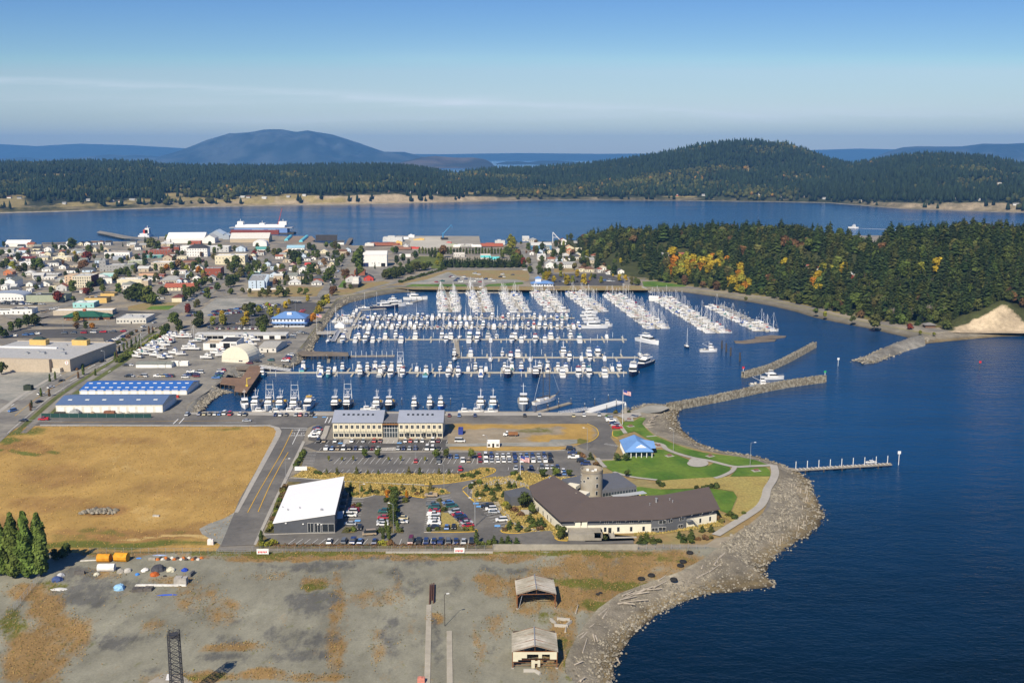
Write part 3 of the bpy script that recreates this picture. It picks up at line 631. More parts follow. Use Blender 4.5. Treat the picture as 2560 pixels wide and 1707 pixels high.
ribbon('concrete_path',pts('I',[(215,1110),(260,1180),(310,1220),(350,1290),(480,1350),(620,1378)]),1.8,Z[6],m_conc)
for q in([(1010,1150),(1015,1135),(1110,1130),(1112,1150),(1100,1172),(985,1172)],[(920,1395),(960,1340),(1050,1345),(1065,1380),(1030,1395)],[(1310,1105),(1340,1095),(1380,1105),(1480,1115),(1530,1105),(1550,1090),(1530,1120),(1440,1125),(1400,1350),(1430,1380),(1495,1375),(1490,1395),(1260,1393),(1262,1375),(1340,1370),(1350,1125)],[(1800,1080),(1830,1090),(1860,1210),(1990,1310),(2010,1345),(2150,1360),(2130,1382),(1850,1390),(1680,1390),(1830,1360),(1835,1220)]):
    sheet('planting_bed',pts('H',q),Z[3],m_bed)
sheet('dry_grass_strip',pts('H',[(1835,1215),(1895,1215),(2000,1310),(1985,1345),(1835,1345)]),Z[5],m_tall)
LAWNS=[pts('I',[(1180,745),(1290,735),(1450,698),(1650,692),(1690,635),(1750,640),(1980,730),(1962,770),(2060,800),(2160,783)])+pts('J',[(700,745),(820,800),(833,820),(800,850),(720,885),(500,910),(200,916)])+pts('I',[(1450,884),(1290,842),(1210,795)]),
         pts('J',[(40,525),(140,512),(320,588),(430,628),(580,664),(760,688),(900,702),(1060,735),(1170,775),(950,790),(820,778),(620,730),(470,698),(240,630),(220,592),(150,572)]),
         pts('J',[(890,803),(1150,797),(1185,830),(1190,880),(820,882),(870,835)]),
         pts('I',[(1360,385),(1470,380),(1540,342),(1585,350),(1550,400),(1600,460),(1665,512),(1575,525),(1480,470),(1415,488),(1380,430)]),
         pts('I',[(1215,322),(1262,322),(1290,350),(1218,342)]),pts('I',[(1285,465),(1375,462),(1385,498),(1330,515),(1283,520)]),
         pts('J',[(-80,985),(0,975),(200,1002),(640,990),(850,1020),(885,1070),(850,1150),(820,1225),(720,1190),(600,1000),(0,1080),(-100,1040)])]
for q in LAWNS:sheet('lawn',q,Z[5],m_lawn)
sheet('lawn_edge',pts('J',[(20,400),(110,480),(150,502),(230,533),(320,575),(430,604),(560,640),(700,664),(850,690),(950,712),(1110,752),(1190,782),(1250,800),(1240,890),(1190,1000),(1180,1080),(1120,1210),(1000,1310),(830,1420),(690,1440),(600,1500),(-500,1500),(-500,1000),(-400,780),(-440,620),(-480,520),(-420,480),(-300,330),(0,330)]),Z[1],m_dry)
sheet('tall_dry_grass',pts('J',[(150,925),(300,912),(730,885),(1185,882),(1150,955),(1128,1080),(1060,1180),(940,1255),(850,1300),(700,1230),(830,1225),(870,1140),(890,1070),(850,1015),(640,985),(200,1000)]),Z[6],m_tall)
ribbon('park_path',pts('J',[(60,520),(150,512)]),1.6,Z[7],m_conc)
ribbon('park_path',pts('J',[(100,577),(150,580),(205,596),(240,632),(330,670),(470,710),(640,742),(850,792),(1000,790),(1215,780)]),2.6,Z[7],m_conc)
ribbon('park_path',pts('J',[(1215,780),(1232,850),(1210,920),(1160,1000),(1140,1080),(1090,1160),(980,1240),(850,1320),(690,1420)]),3.4,Z[8],m_conc)
ribbon('park_path',pts('J',[(865,795),(835,840),(740,885),(680,900)]),2.2,Z[9],m_conc)
ribbon('park_path',pts('I',[(1290,842),(1450,886),(1690,916)]),1.8,Z[7],m_conc)
ribbon('park_path',pts('I',[(1300,345),(1350,420),(1400,490)]),2.2,Z[7],m_conc)
ribbon('park_path',pts('I',[(1140,715),(1180,765),(1215,800)]),2.0,Z[7],m_conc)
sheet('round_terrace',pts('J',[(527+97*mcos(t),766+33*msin(t))for t in NL(0,6.28,33)[:-1]]),Z[9],m_conc)
sheet('round_terrace',pts('J',[(440,745),(475,715),(400,692),(470,702),(500,720),(530,740)]),Z[10],m_conc)
sheet('memorial_terrace',pts('I',[(1320,330),(1400,305),(1530,300),(1548,325),(1500,345),(1465,350),(1475,380),(1390,378),(1380,355)]),Z[8],m_conc)
sheet('gravel_point',mix(('I',[(1440,290),(1490,275),(1590,238),(1690,226),(1760,235),(1800,255),(1720,290),(1600,305),(1560,298)])),Z[2],m_gravel)
m_kerb=mat('kerb_stone',(0.42,0.40,0.36),0.85,0.1,0.6);m_ykerb=mat('yellow_kerb',(0.62,0.40,0.05),0.75,0.15,0.8)
for reg,q,mm in(('H',[(470,890),(900,922),(1400,947),(1680,957)],m_kerb),('H',[(1680,957),(1900,942),(2120,907),(2250,872),(2325,837),(2308,806),(2200,802)],m_ykerb),
                   ('H',[(700,657),(1300,656),(2334,654)],m_kerb),('I',[(0,654),(400,652),(845,642)],m_kerb),('H',[(750,853),(1400,853),(1990,862)],m_kerb),
                   ('H',[(1010,1073),(1130,1076),(1230,1052)],m_kerb),('H',[(1555,1057),(1600,1066),(1680,1077)],m_ykerb),('H',[(220,1413),(500,1402),(870,1394)],m_kerb),
                   ('I',[(0,1085),(25,1112)],m_ykerb),('I',[(262,1372),(290,1392),(420,1398),(560,1386),(650,1375)],m_ykerb),('I',[(752,1440),(790,1462),(870,1468)],m_ykerb),
                   ('I',[(1050,400),(1130,440),(1152,500),(1110,545),(1050,570)],m_ykerb),('I',[(1283,470),(1283,510),(1330,535)],m_ykerb),('I',[(1170,728),(1290,728)],m_kerb),
                   ('T7',[(1665,600),(1720,660),(1830,765)],m_ykerb),('T7',[(1660,580),(1700,545),(1850,482)],m_ykerb),('I',[(440,1480),(490,1502)],m_ykerb),('H',[(1680,1388),(1850,1390),(2140,1383),(2150,1362)],m_ykerb),('H',[(1850,1388),(1680,1390)],m_kerb)):
    ribbon('kerb',pts(reg,q),0.4,Z[3],mm,h=0.14)
sheet('gravel_lot',mix(('E',[(-300,640),(530,655),(560,700),(420,790),(230,905),(100,925),(-300,940)])),Z[1],m_gravel)
sheet('grocery_car_park',mix(('E',[(-200,270),(0,290),(160,275),(640,262),(1190,285),(1240,265),(1280,290),(1000,440),(960,420),(940,345),(-200,350)])),Z[1],m_asph_new)
sheet('shop_car_park',mix(('E',[(340,170),(1040,140),(1060,215),(1340,215),(1480,120),(1030,90),(480,140),(300,210),(1190,245),(400,245)])),Z[1],m_asph_new)
sheet('gravel_lot',mix(('T6',[(180,500),(330,380),(470,270),(700,265),(1780,285),(1720,310),(1160,375),(640,430),(420,480),(360,545),(230,540)])),Z[1],m_gravel)
sheet('harbour_car_park',mix(('T6',[(260,690),(420,560),(900,470),(1200,400),(1800,320),(2010,345),(1900,520),(1830,640),(1260,640),(900,700)])),Z[2],m_asph_new)
sheet('boatyard',mix(('E',[(1080,600),(1250,480),(1540,300),(1760,250),(2290,310),(2334,330),(2334,560),(2120,600),(2020,720),(1900,830),(1700,960),(1690,1034),(1380,1034),(1390,1080),(520,1030),(750,780),(940,660)])),Z[1],m_asph_old)
sheet('harbour_drive',mix(('T6',[(480,790),(1300,720),(1850,700),(1880,740),(1790,900),(1700,1000),(1640,1080),(1560,1190),(1300,1210),(1110,1240),(700,1280),(850,1180),(1350,1100),(1500,850),(1250,800)])),Z[2],m_asph_old)
DRYTOWN=[mix(('T3',[(-20,1330),(120,1345),(700,1262),(740,1245),(1240,1268),(1350,1262),(1220,1430),(0,1445)])),mix(('T3',[(1470,1430),(1560,1300),(1700,1310),(2000,1190),(2352,1175),(2352,1270),(1900,1380)])),mix(('T4',[(380,825),(640,760),(900,690),(1150,622),(2230,617),(2290,745),(2200,775),(1900,785),(700,805)])),mix(('T4',[(-40,880),(0,800),(300,765),(480,790),(300,850),(0,905)])),mix(('T4',[(470,780),(880,650),(1140,590),(1140,605),(900,670),(600,770)])),mix(('T5',[(560,760),(830,755),(840,800),(560,810)])),mix(('T2',[(0,1470),(350,1400),(900,1395),(1000,1420),(850,1530),(0,1540)])),mix(('B',[(360,1190),(1300,1180),(2030,1175),(2100,1205),(1300,1205),(500,1200)]))]
for q in DRYTOWN:sheet('dry_verge',q,Z[1],m_dry)
sheet('gravel_car_park',mix(('T4',[(560,805),(900,740),(1180,640),(1300,690),(1600,730),(2100,745),(2230,770),(1900,790),(700,806)])),Z[2],m_gravel)
sheet('park_lawn',mix(('T4',[(600,835),(700,808),(1400,806),(1440,835)])),Z[3],m_lawn)
sheet('park_lawn',mix(('T4',[(1660,835),(1720,808),(2170,778),(2190,800),(2000,828)])),Z[3],m_lawn)
sheet('park_lawn',mix(('T5',[(1740,930),(1900,925),(2200,965),(2340,985),(2300,1000),(1760,1000)])),Z[1],m_lawn)
sheet('park_lawn',mix(('T2',[(320,1520),(420,1465),(830,1455),(760,1530)])),Z[2],m_lawn)
sheet('park_lawn',mix(('T3',[(1600,1270),(1690,1150),(1760,1150),(1700,1280)])),Z[2],m_lawn)
sheet('wetland',mix(('T4',[(600,540),(800,430),(1090,440),(1110,590),(960,600),(940,560),(600,570)])),Z[1],mat('wetland_grass',(0.10,0.12,0.02),0.95,0.3,0.3))
sheet('motel_car_park',mix(('T5',[(520,830),(1240,820),(1500,900),(1480,985),(560,980),(480,900)])),Z[1],m_asph_new)
sheet('paved_yard',mix(('T4',[(0,620),(40,570),(440,560),(330,590),(300,690),(330,760),(200,770),(80,650)])),Z[1],m_asph_old)
AVE=pts('E',[(-260,1400),(-60,1225),(140,1060),(330,905),(520,780),(700,670),(860,575),(1060,440),(1300,285),(1480,170),(1680,50)])+pts('T2',[(1180,1350),(1400,1215),(1560,1060),(1700,960),(1880,900)])
ribbon('avenue',AVE,15.0,Z[3],m_asph_old)
ribbon('pavement',AVE[:9],2.6,Z[3],m_conc,off=11.5)
ribbon('verge',AVE[1:9],3.0,Z[2],mat('green_verge',(0.10,0.115,0.03),.95,.3,.5),off=-10.2)
ribbon('cycle_path',AVE[1:9],3.2,Z[2],m_asph_old,off=-14.2)
ribbon('verge',AVE[2:9],4.0,Z[2],mat('green_verge',(0.10,0.115,0.03)),off=-18.5)
ribbon('median_strip',AVE[2:9],0.25,Z[4],m_yellow_paint,off=0.3)
ribbon('lane_line',AVE[1:9],0.2,Z[4],m_white_paint,off=-6.4)
STREETS=[(pts('T3',[(1400,1480),(1330,1390),(1500,1190),(1650,960),(1780,780),(1880,680),(1960,600)]),10),(pts('T6',[(-60,480),(250,330),(440,250),(1100,262),(1780,262),(2080,262),(2240,262)]),9),(pts('T4',[(-60,930),(200,850),(470,780),(900,650),(1130,596),(1600,600),(2230,605),(2300,640)]),8),
           (pts('T5',[(290,910),(320,780),(300,690),(200,590),(120,520),(60,470)]),11),(pts('T1',[(440,1540),(750,1430),(1050,1350),(1500,1170),(1750,1060),(1960,960),(2330,860)]),10),(pts('T1',[(0,1290),(900,1280),(1300,1190)]),12),(pts('T2',[(0,1240),(420,1110),(900,1060)]),9),(pts('T2',[(1500,1130),(1750,800),(2050,760),(2300,700)]),10),(pts('T3',[(0,900),(250,780),(420,720),(640,600)]),10),(pts('T1',[(0,700),(800,680),(1500,560),(2300,540)]),8),(pts('T2',[(0,600),(800,620),(1500,600),(2300,600)]),8),(pts('T1',[(0,1440),(200,1500),(420,1560)]),10),
           (pts('E',[(120,1085),(0,935),(-200,920)]),10),(pts('E',[(600,655),(300,640),(-300,620)]),7)]
for q,w in STREETS:ribbon('street',q,w,Z[2]+0.01,m_asph_old)
ribbon('harbour_path',pts('T4',[(-60,925),(150,880),(480,840),(1450,832),(2352,836)]),3,Z[3],m_asph_old)
def stalls(name,reg,a,b,n,length,skew=0.0,m=m_white_paint,w=0.16,z=Z[6]):
    """n+1 stall lines between points a and b, each 'length' m away from the camera, all one painted marking"""
    p,q=NA(at(reg,*a)),NA(at(reg,*b));d=(q-p)/np.linalg.norm(q-p);nrm=NA([-d[1],d[0]]);mb=MB()
    for i in range(n+1):
        s=p+(q-p)*i/n;e=s+nrm*length+d*skew;mb.face([(*(s-d*w/2),z),(*(s+d*w/2),z),(*(e+d*w/2),z),(*(e-d*w/2),z)])
    tag(mb.build(name,m),kind='structure')
stalls('stall_marking','H',(855,770),(2330,768),27,10.0,1.2)
stalls('stall_marking','I',(45,770),(735,752),13,10.0,1.0)
stalls('stall_marking','H',(750,845),(1980,845),22,4.2,0.6)
stalls('stall_marking','H',(680,582),(1880,578),22,5,0.5)
stalls('stall_marking','H',(720,648),(1830,645),20,4.5,0.4)
stalls('stall_marking','H',(440,1500),(720,1502),4,5.2,1.4);stalls('stall_marking','H',(850,1502),(1190,1502),5,5.2,1.0);stalls('stall_marking','H',(1455,1503),(2150,1500),10,5.2,0.2)
stalls('stall_marking','H',(1675,1390),(1705,1085),17,-5.4,0.0);stalls('stall_marking','H',(2135,1335),(1910,1055),13,5.4,-1.2)
stalls('stall_marking','I',(250,1370),(20,1115),12,-5.4,1.0);stalls('stall_marking','H',(1090,1310),(1130,1085),10,5.4,0)
stalls('stall_marking','H',(560,790),(600,665),9,-5.2,0.0);stalls('stall_marking','I',(330,825),(690,820),8,4,.4)
stalls('parking_line','I',(1340,600),(1225,580),8,2.4,0)
for q,w in(([(70,1210),(160,1040),(300,800),(370,680),(440,540),(480,455)],.3),([(165,1205),(250,1010),(310,890),(380,760),(440,660)],.3)):ribbon('yellow_line',pts('H',q),w,Z[5],m_yellow_paint)
ribbon('white_line',pts('H',[(545,450),(510,520),(478,588)]),.3,Z[5],m_white_paint);ribbon('stop_line',pts('H',[(370,438),(490,440),(615,440)]),.5,Z[5],m_white_paint)
ribbon('yellow_line',pts('S',[(120,1057),(400,1054),(620,1052)]),.25,Z[5],m_yellow_paint)
for a,b in(((1580,1132),(1625,1088)),((1632,1132),(1680,1078))):ribbon('crossing_line',pts('E',[a,b]),.5,Z[5],m_white_paint,sm=1)
for a,b in(((775,395),(800,342)),((808,395),(832,345))):ribbon('crossing_line',pts('H',[a,b]),.5,Z[5],m_white_paint,sm=1)
for q in([(2060,1120),(2334,1122)],[(260,1098),(400,1108),(570,1112)]):ribbon('white_line',pts('E',q),.25,Z[5],m_white_paint,sm=1)
for a,b in(((800,625),(870,590)),((905,610),(1030,545)),((640,740),(705,705)),((100,970),(130,950)),((920,645),(960,630)),((985,660),(1010,645))):ribbon('lane_dash',pts('E',[a,b]),.5,Z[5],m_white_paint,sm=1)
for reg,x,y in(('H',915,580),('H',1453,578),('T7',1848,783),('T7',1890,825),('T7',2148,1098),('T7',190,1024),('H',685,342),('H',768,342)):
    p=at(reg,x,y);mb=MB();mb.face([(p[0]-1.1,p[1]-1.0,Z[7]),(p[0]+1.1,p[1]-1.0,Z[7]),(p[0]+1.1,p[1]+1.0,Z[7]),(p[0]-1.1,p[1]+1.0,Z[7])]);tag(mb.build('parking_symbol',m_blue_paint),kind='structure')
def word(txt,p,size,rz,name='road_lettering',m=m_white_paint,stretch=1.8,z=Z[5]):
    o=link(name,text_mesh(name,txt,size,m),None,(p[0],p[1],z),rz);o.scale=(1,stretch,1);return tag(o,kind='structure')
rzC=matan(*(NA(at('H',150,1060))-NA(at('H',480,455)))[::-1])+PI/2
for x,y,t in((507,458,'STOP'),(577,458,'STOP'),(487,508,'ONLY'),(553,508,'ONLY')):word(t,at('H',x,y),1.7,rzC+0.1)
for x,y,sx in((498,487,-1),(562,488,1)):
    p=at('H',x,y);mb=MB();k=sx
    mb.face([(-.12,-1.6,0),(.12,-1.6,0),(.12,.6,0),(-.12,.6,0)]);mb.face([(0,.6,0),(0,.9,0),(.9*k,.9,0),(.9*k,.6,0)]if k>0 else[(.9*k,.6,0),(.9*k,.9,0),(0,.9,0),(0,.6,0)]);mb.face([(.9*k,.2,0),(1.7*k,.75,0),(.9*k,1.3,0)])
    tag(mb.build('turn_arrow',m_white_paint,loc=(p[0],p[1],Z[5]),rz=rzC+.1),kind='structure')
#buildings
m_wall=mat_obj('painted_wall',0.8,0.25,var=0.10);m_roof=mat_obj('roofing',0.75,0.25,var=0.16);m_metalroof=mat_obj('metal_roofing',0.45,0.4,var=0.07)
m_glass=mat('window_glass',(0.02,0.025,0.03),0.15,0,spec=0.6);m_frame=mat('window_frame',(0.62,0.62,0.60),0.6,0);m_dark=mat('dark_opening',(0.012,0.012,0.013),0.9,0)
m_steel=mat('galvanised_steel',(0.42,0.43,0.44),0.45,0.1,0.8,metal=0.5);m_conc2=mat('weathered_concrete',(0.30,0.275,0.225),0.9,0.2,0.5,bmp=0.1);m_white=mat('white_paint',(0.74,0.74,0.72),0.5,0.05,0.5);m_black=mat('black_rubber',(0.02,0.02,0.02),0.8,0.1,2)
PAL=dict(white=(.74,.73,.69),cream=(.66,.60,.42),tan=(.46,.38,.27),beige=(.50,.43,.33),grey=(.30,.30,.29),lgrey=(.50,.50,.48),slate=(.075,.08,.085),dark=(.05,.05,.052),brick=(.26,.075,.045),brown=(.15,.085,.055),maroon=(.14,.045,.04),red=(.48,.06,.045),redtile=(.34,.10,.06),orange=(.50,.17,.07),teal=(.10,.30,.27),aqua=(.30,.56,.54),turq=(.12,.55,.56),sage=(.33,.36,.26),yellow=(.62,.42,.14),pblue=(.50,.60,.70),blue=(.10,.25,.42),lblue=(.28,.46,.56),bgrey=(.33,.37,.42),ggrey=(.20,.215,.19),pink=(.60,.44,.38),peach=(.60,.38,.24),rust=(.27,.10,.06),oldw=(.60,.58,.53),rblue=(.13,.25,.50),green=(.02,.10,.065),bbrick=(.25,.13,.09))
TOWN=rad(4.7)
def col(c):return PAL[c]if isinstance(c,str)else c
_wm={}
FOOT=[]
SEG=[(NA(smooth(q,3)),w)for q,w in STREETS+[(AVE,20)]]
def window_mesh(w,h,frame=True):
    k=(round(w,1),round(h,1),frame)
    if k not in _wm:
        mb=MB();f=0.09
        mb.box(-w/2,w/2,-0.06,0.05,0,h,1 if frame else 0);mb.box(-w/2+f,w/2-f,-0.09,0.0,f,h-f,0)
        if frame and w>1.1:mb.box(-0.04,0.04,-0.11,0,f,h-f,1)
        _wm[k]=mb.mesh('window',[m_glass,m_frame])
    return _wm[k]
def door_mesh(w=1.0,h=2.1,key='d'):
    k=('door',round(w,1),round(h,1))
    if k not in _wm:
        mb=MB();mb.box(-w/2,w/2,-0.05,0.05,0,h,0);mb.box(-w/2+.1,w/2-.1,-0.07,0,h*.5,h-.15,1);_wm[k]=mb.mesh('door',[m_dark,m_glass])
    return _wm[k]
def roof_mb(kind,w,d,h,rise,oh):
    mb=MB();x0,x1,y0,y1=-w/2-oh,w/2+oh,-oh,d+oh;t=0.18
    if kind=='gable_x':
        m=d/2;e=h-rise*oh/(d/2)
        for a,b in(((x0,y0,e),(x1,y0,e)),):mb.raw([(x0,y0,e),(x1,y0,e),(x1,m,h+rise),(x0,m,h+rise),(x0,y1,e),(x1,y1,e)],[(0,1,2,3),(3,2,5,4)])
        mb.raw([(x0,y0,e-t),(x1,y0,e-t),(x1,m,h+rise-t),(x0,m,h+rise-t),(x0,y1,e-t),(x1,y1,e-t)],[(3,2,1,0),(4,5,2,3)])
        mb.raw([(x0,y0,e-t),(x1,y0,e-t),(x1,y0,e),(x0,y0,e),(x1,m,h+rise-t),(x1,m,h+rise),(x1,y1,e-t),(x1,y1,e),(x0,m,h+rise-t),(x0,m,h+rise),(x0,y1,e-t),(x0,y1,e)],[(0,1,2,3),(1,4,5,2),(4,6,7,5),(8,0,3,9),(10,8,9,11),(6,10,11,7)])
    elif kind=='gable_y':
        e=h-rise*oh/(w/2)
        mb.raw([(x0,y0,e),(0,y0,h+rise),(x1,y0,e),(x0,y1,e),(0,y1,h+rise),(x1,y1,e)],[(1,0,3,4),(2,1,4,5)])
        mb.raw([(x0,y0,e-t),(0,y0,h+rise-t),(x1,y0,e-t),(x0,y1,e-t),(0,y1,h+rise-t),(x1,y1,e-t)],[(4,3,0,1),(5,4,1,2)])
        mb.raw([(x0,y0,e-t),(0,y0,h+rise-t),(x1,y0,e-t),(x0,y0,e),(0,y0,h+rise),(x1,y0,e),(x0,y1,e-t),(0,y1,h+rise-t),(x1,y1,e-t),(x0,y1,e),(0,y1,h+rise),(x1,y1,e)],[(0,1,4,3),(1,2,5,4),(6,9,10,7),(7,10,11,8),(0,3,9,6),(2,8,11,5)])
    elif kind=='hip':
        r=min(w,d)/2;e=h-0.12
        if w>=d:a,b=(x0+r+oh,d/2,h+rise),(x1-r-oh,d/2,h+rise)
        else:a,b=(0,r,h+rise),(0,d-r,h+rise)
        v=[(x0,y0,e),(x1,y0,e),(x1,y1,e),(x0,y1,e),a,b]
        mb.raw(v,[(0,1,5,4),(1,2,5),(2,3,4,5),(3,0,4)]if w>=d else[(0,1,4),(1,2,5,4),(2,3,5),(3,0,4,5)])
        mb.raw([(x0,y0,e-t),(x1,y0,e-t),(x1,y1,e-t),(x0,y1,e-t)]+v[:4],[(3,2,1,0),(0,1,5,4),(1,2,6,5),(2,3,7,6),(3,0,4,7)])
    elif kind=='arch':
        n=10;P1=[(-w/2*mcos(PI*k/n),h+rise*msin(PI*k/n))for k in range(n+1)]
        for k in range(n):mb.raw([(P1[k][0],-.2,P1[k][1]),(P1[k+1][0],-.2,P1[k+1][1]),(P1[k+1][0],d+.2,P1[k+1][1]),(P1[k][0],d+.2,P1[k][1])],[(0,1,2,3)])
    elif kind=='shed':
        mb.prism([(x0,y0),(x1,y0),(x1,y1),(x0,y1)],h-.05,[h+.12,h+.12,h+rise,h+rise])
    else:
        mb.box(-w/2+.3,w/2-.3,.3,d-.3,h-.9,h-0.45)
    return mb
def wall_mb(kind,w,d,h,rise):
    mb=MB()
    if kind=='flat':
        for a in((-w/2,w/2,0,.3),(-w/2,w/2,d-.3,d),(-w/2,-w/2+.3,.3,d-.3),(w/2-.3,w/2,.3,d-.3)):mb.box(a[0],a[1],a[2],a[3],-.2,h)
        return mb
    mb.box(-w/2,w/2,0,d,-.2,h-.02)
    if kind=='gable_x':
        for x in(-w/2,w/2):mb.prism3=None;mb.raw([(x,0,h-.02),(x,d,h-.02),(x,d/2,h+rise-.1)],[(0,1,2)]if x>0 else[(0,2,1)])
    if kind=='gable_y':
        for y in(0,d):mb.raw([(-w/2,y,h-.02),(w/2,y,h-.02),(0,y,h+rise-.1)],[(0,1,2)]if y==0 else[(1,0,2)])
    if kind=='arch':
        n=10
        for y in(0,d):
            v=[(-w/2*mcos(PI*k/n),y,h-.02+(rise-.05)*msin(PI*k/n))for k in range(n+1)]
            mb.raw(v,[tuple(range(n,-1,-1))if y==0 else tuple(range(n+1))])
    return mb
def put(mesh,name,parent,x,y,z,rz=0.0,c=None):
    return link(name,mesh,parent,(x,y,z),rz,None,c)
def building(name,label,reg,xl,yb,xr,yt,d,roof,wc,rc,rows=0,cols=0,rot=TOWN,cat='building',group=None,rise=None,h=None,door=True,units=0,side=0,oh=0.35,ww=1.3,wh=1.5,mroof=None):
    x0,y0=at(reg,xl,yb);sx0,sy=src(reg,xl,yb);sx1,_=src(reg,xr,yb)
    wpx=at(reg,xr,yb)[0]-x0;w=wpx/mcos(rot)*(1-0.0*rot)
    if h is None:h=max(2.6,atY(sx0,src(reg,xl,yt)[1],y0)[1]-G0)
    cxx=x0+mcos(rot)*w/2;cyy=y0+msin(rot)*w/2
    r=empty(name,(cxx,cyy,G0),rot,label,cat,group)
    FOOT.append((cxx-msin(rot)*d/2,cyy+mcos(rot)*d/2,w,d,rot))
    if rise is None:rise={'gable_x':d*.22,'gable_y':w*.28,'hip':min(w,d)*.24,'arch':w*.3,'shed':1.2}.get(roof,0)
    wall_mb(roof,w,d,h,rise).build('wall',m_wall,r,col=col(wc))
    roof_mb(roof,w,d,h,rise,oh).build('roof',mroof or m_roof,r,col=col(rc))
    if rows and cols:
        n=0;ww=min(ww,w/cols*.62);fh=(h-(0.8 if roof=='flat' else .2))/rows;wh=min(wh,fh*.6)
        for i in range(rows):
            for j in range(cols):
                if n>60:break
                if door and i==0 and j==cols//2 and w<30:continue
                put(window_mesh(ww,wh),'window',r,-w/2+w*(j+.5)/cols,0,fh*(i+.5)-wh/2+.15);n+=1
            for j in range(side):put(window_mesh(1.1,wh),'window',r,w/2,d*(j+.5)/side,fh*(i+.5)-wh/2+.15,PI/2)
    if door:put(door_mesh(),'door',r,(w*((cols//2)+.5)/cols-w/2)if cols else 0,0,0)
    for k in range(units):
        mb=MB();s=RU(.8,1.6);mb.box(-s,s,-s*.7,s*.7,0,s*.9);mb.bar((0,0,s*.9),(0,0,s*.9+.5),.3)
        mb.build('roof_unit',m_steel,r,loc=(RU(-w*.38,w*.38),RU(d*.25,d*.8),h-.45))
    return r,w,h
B=building
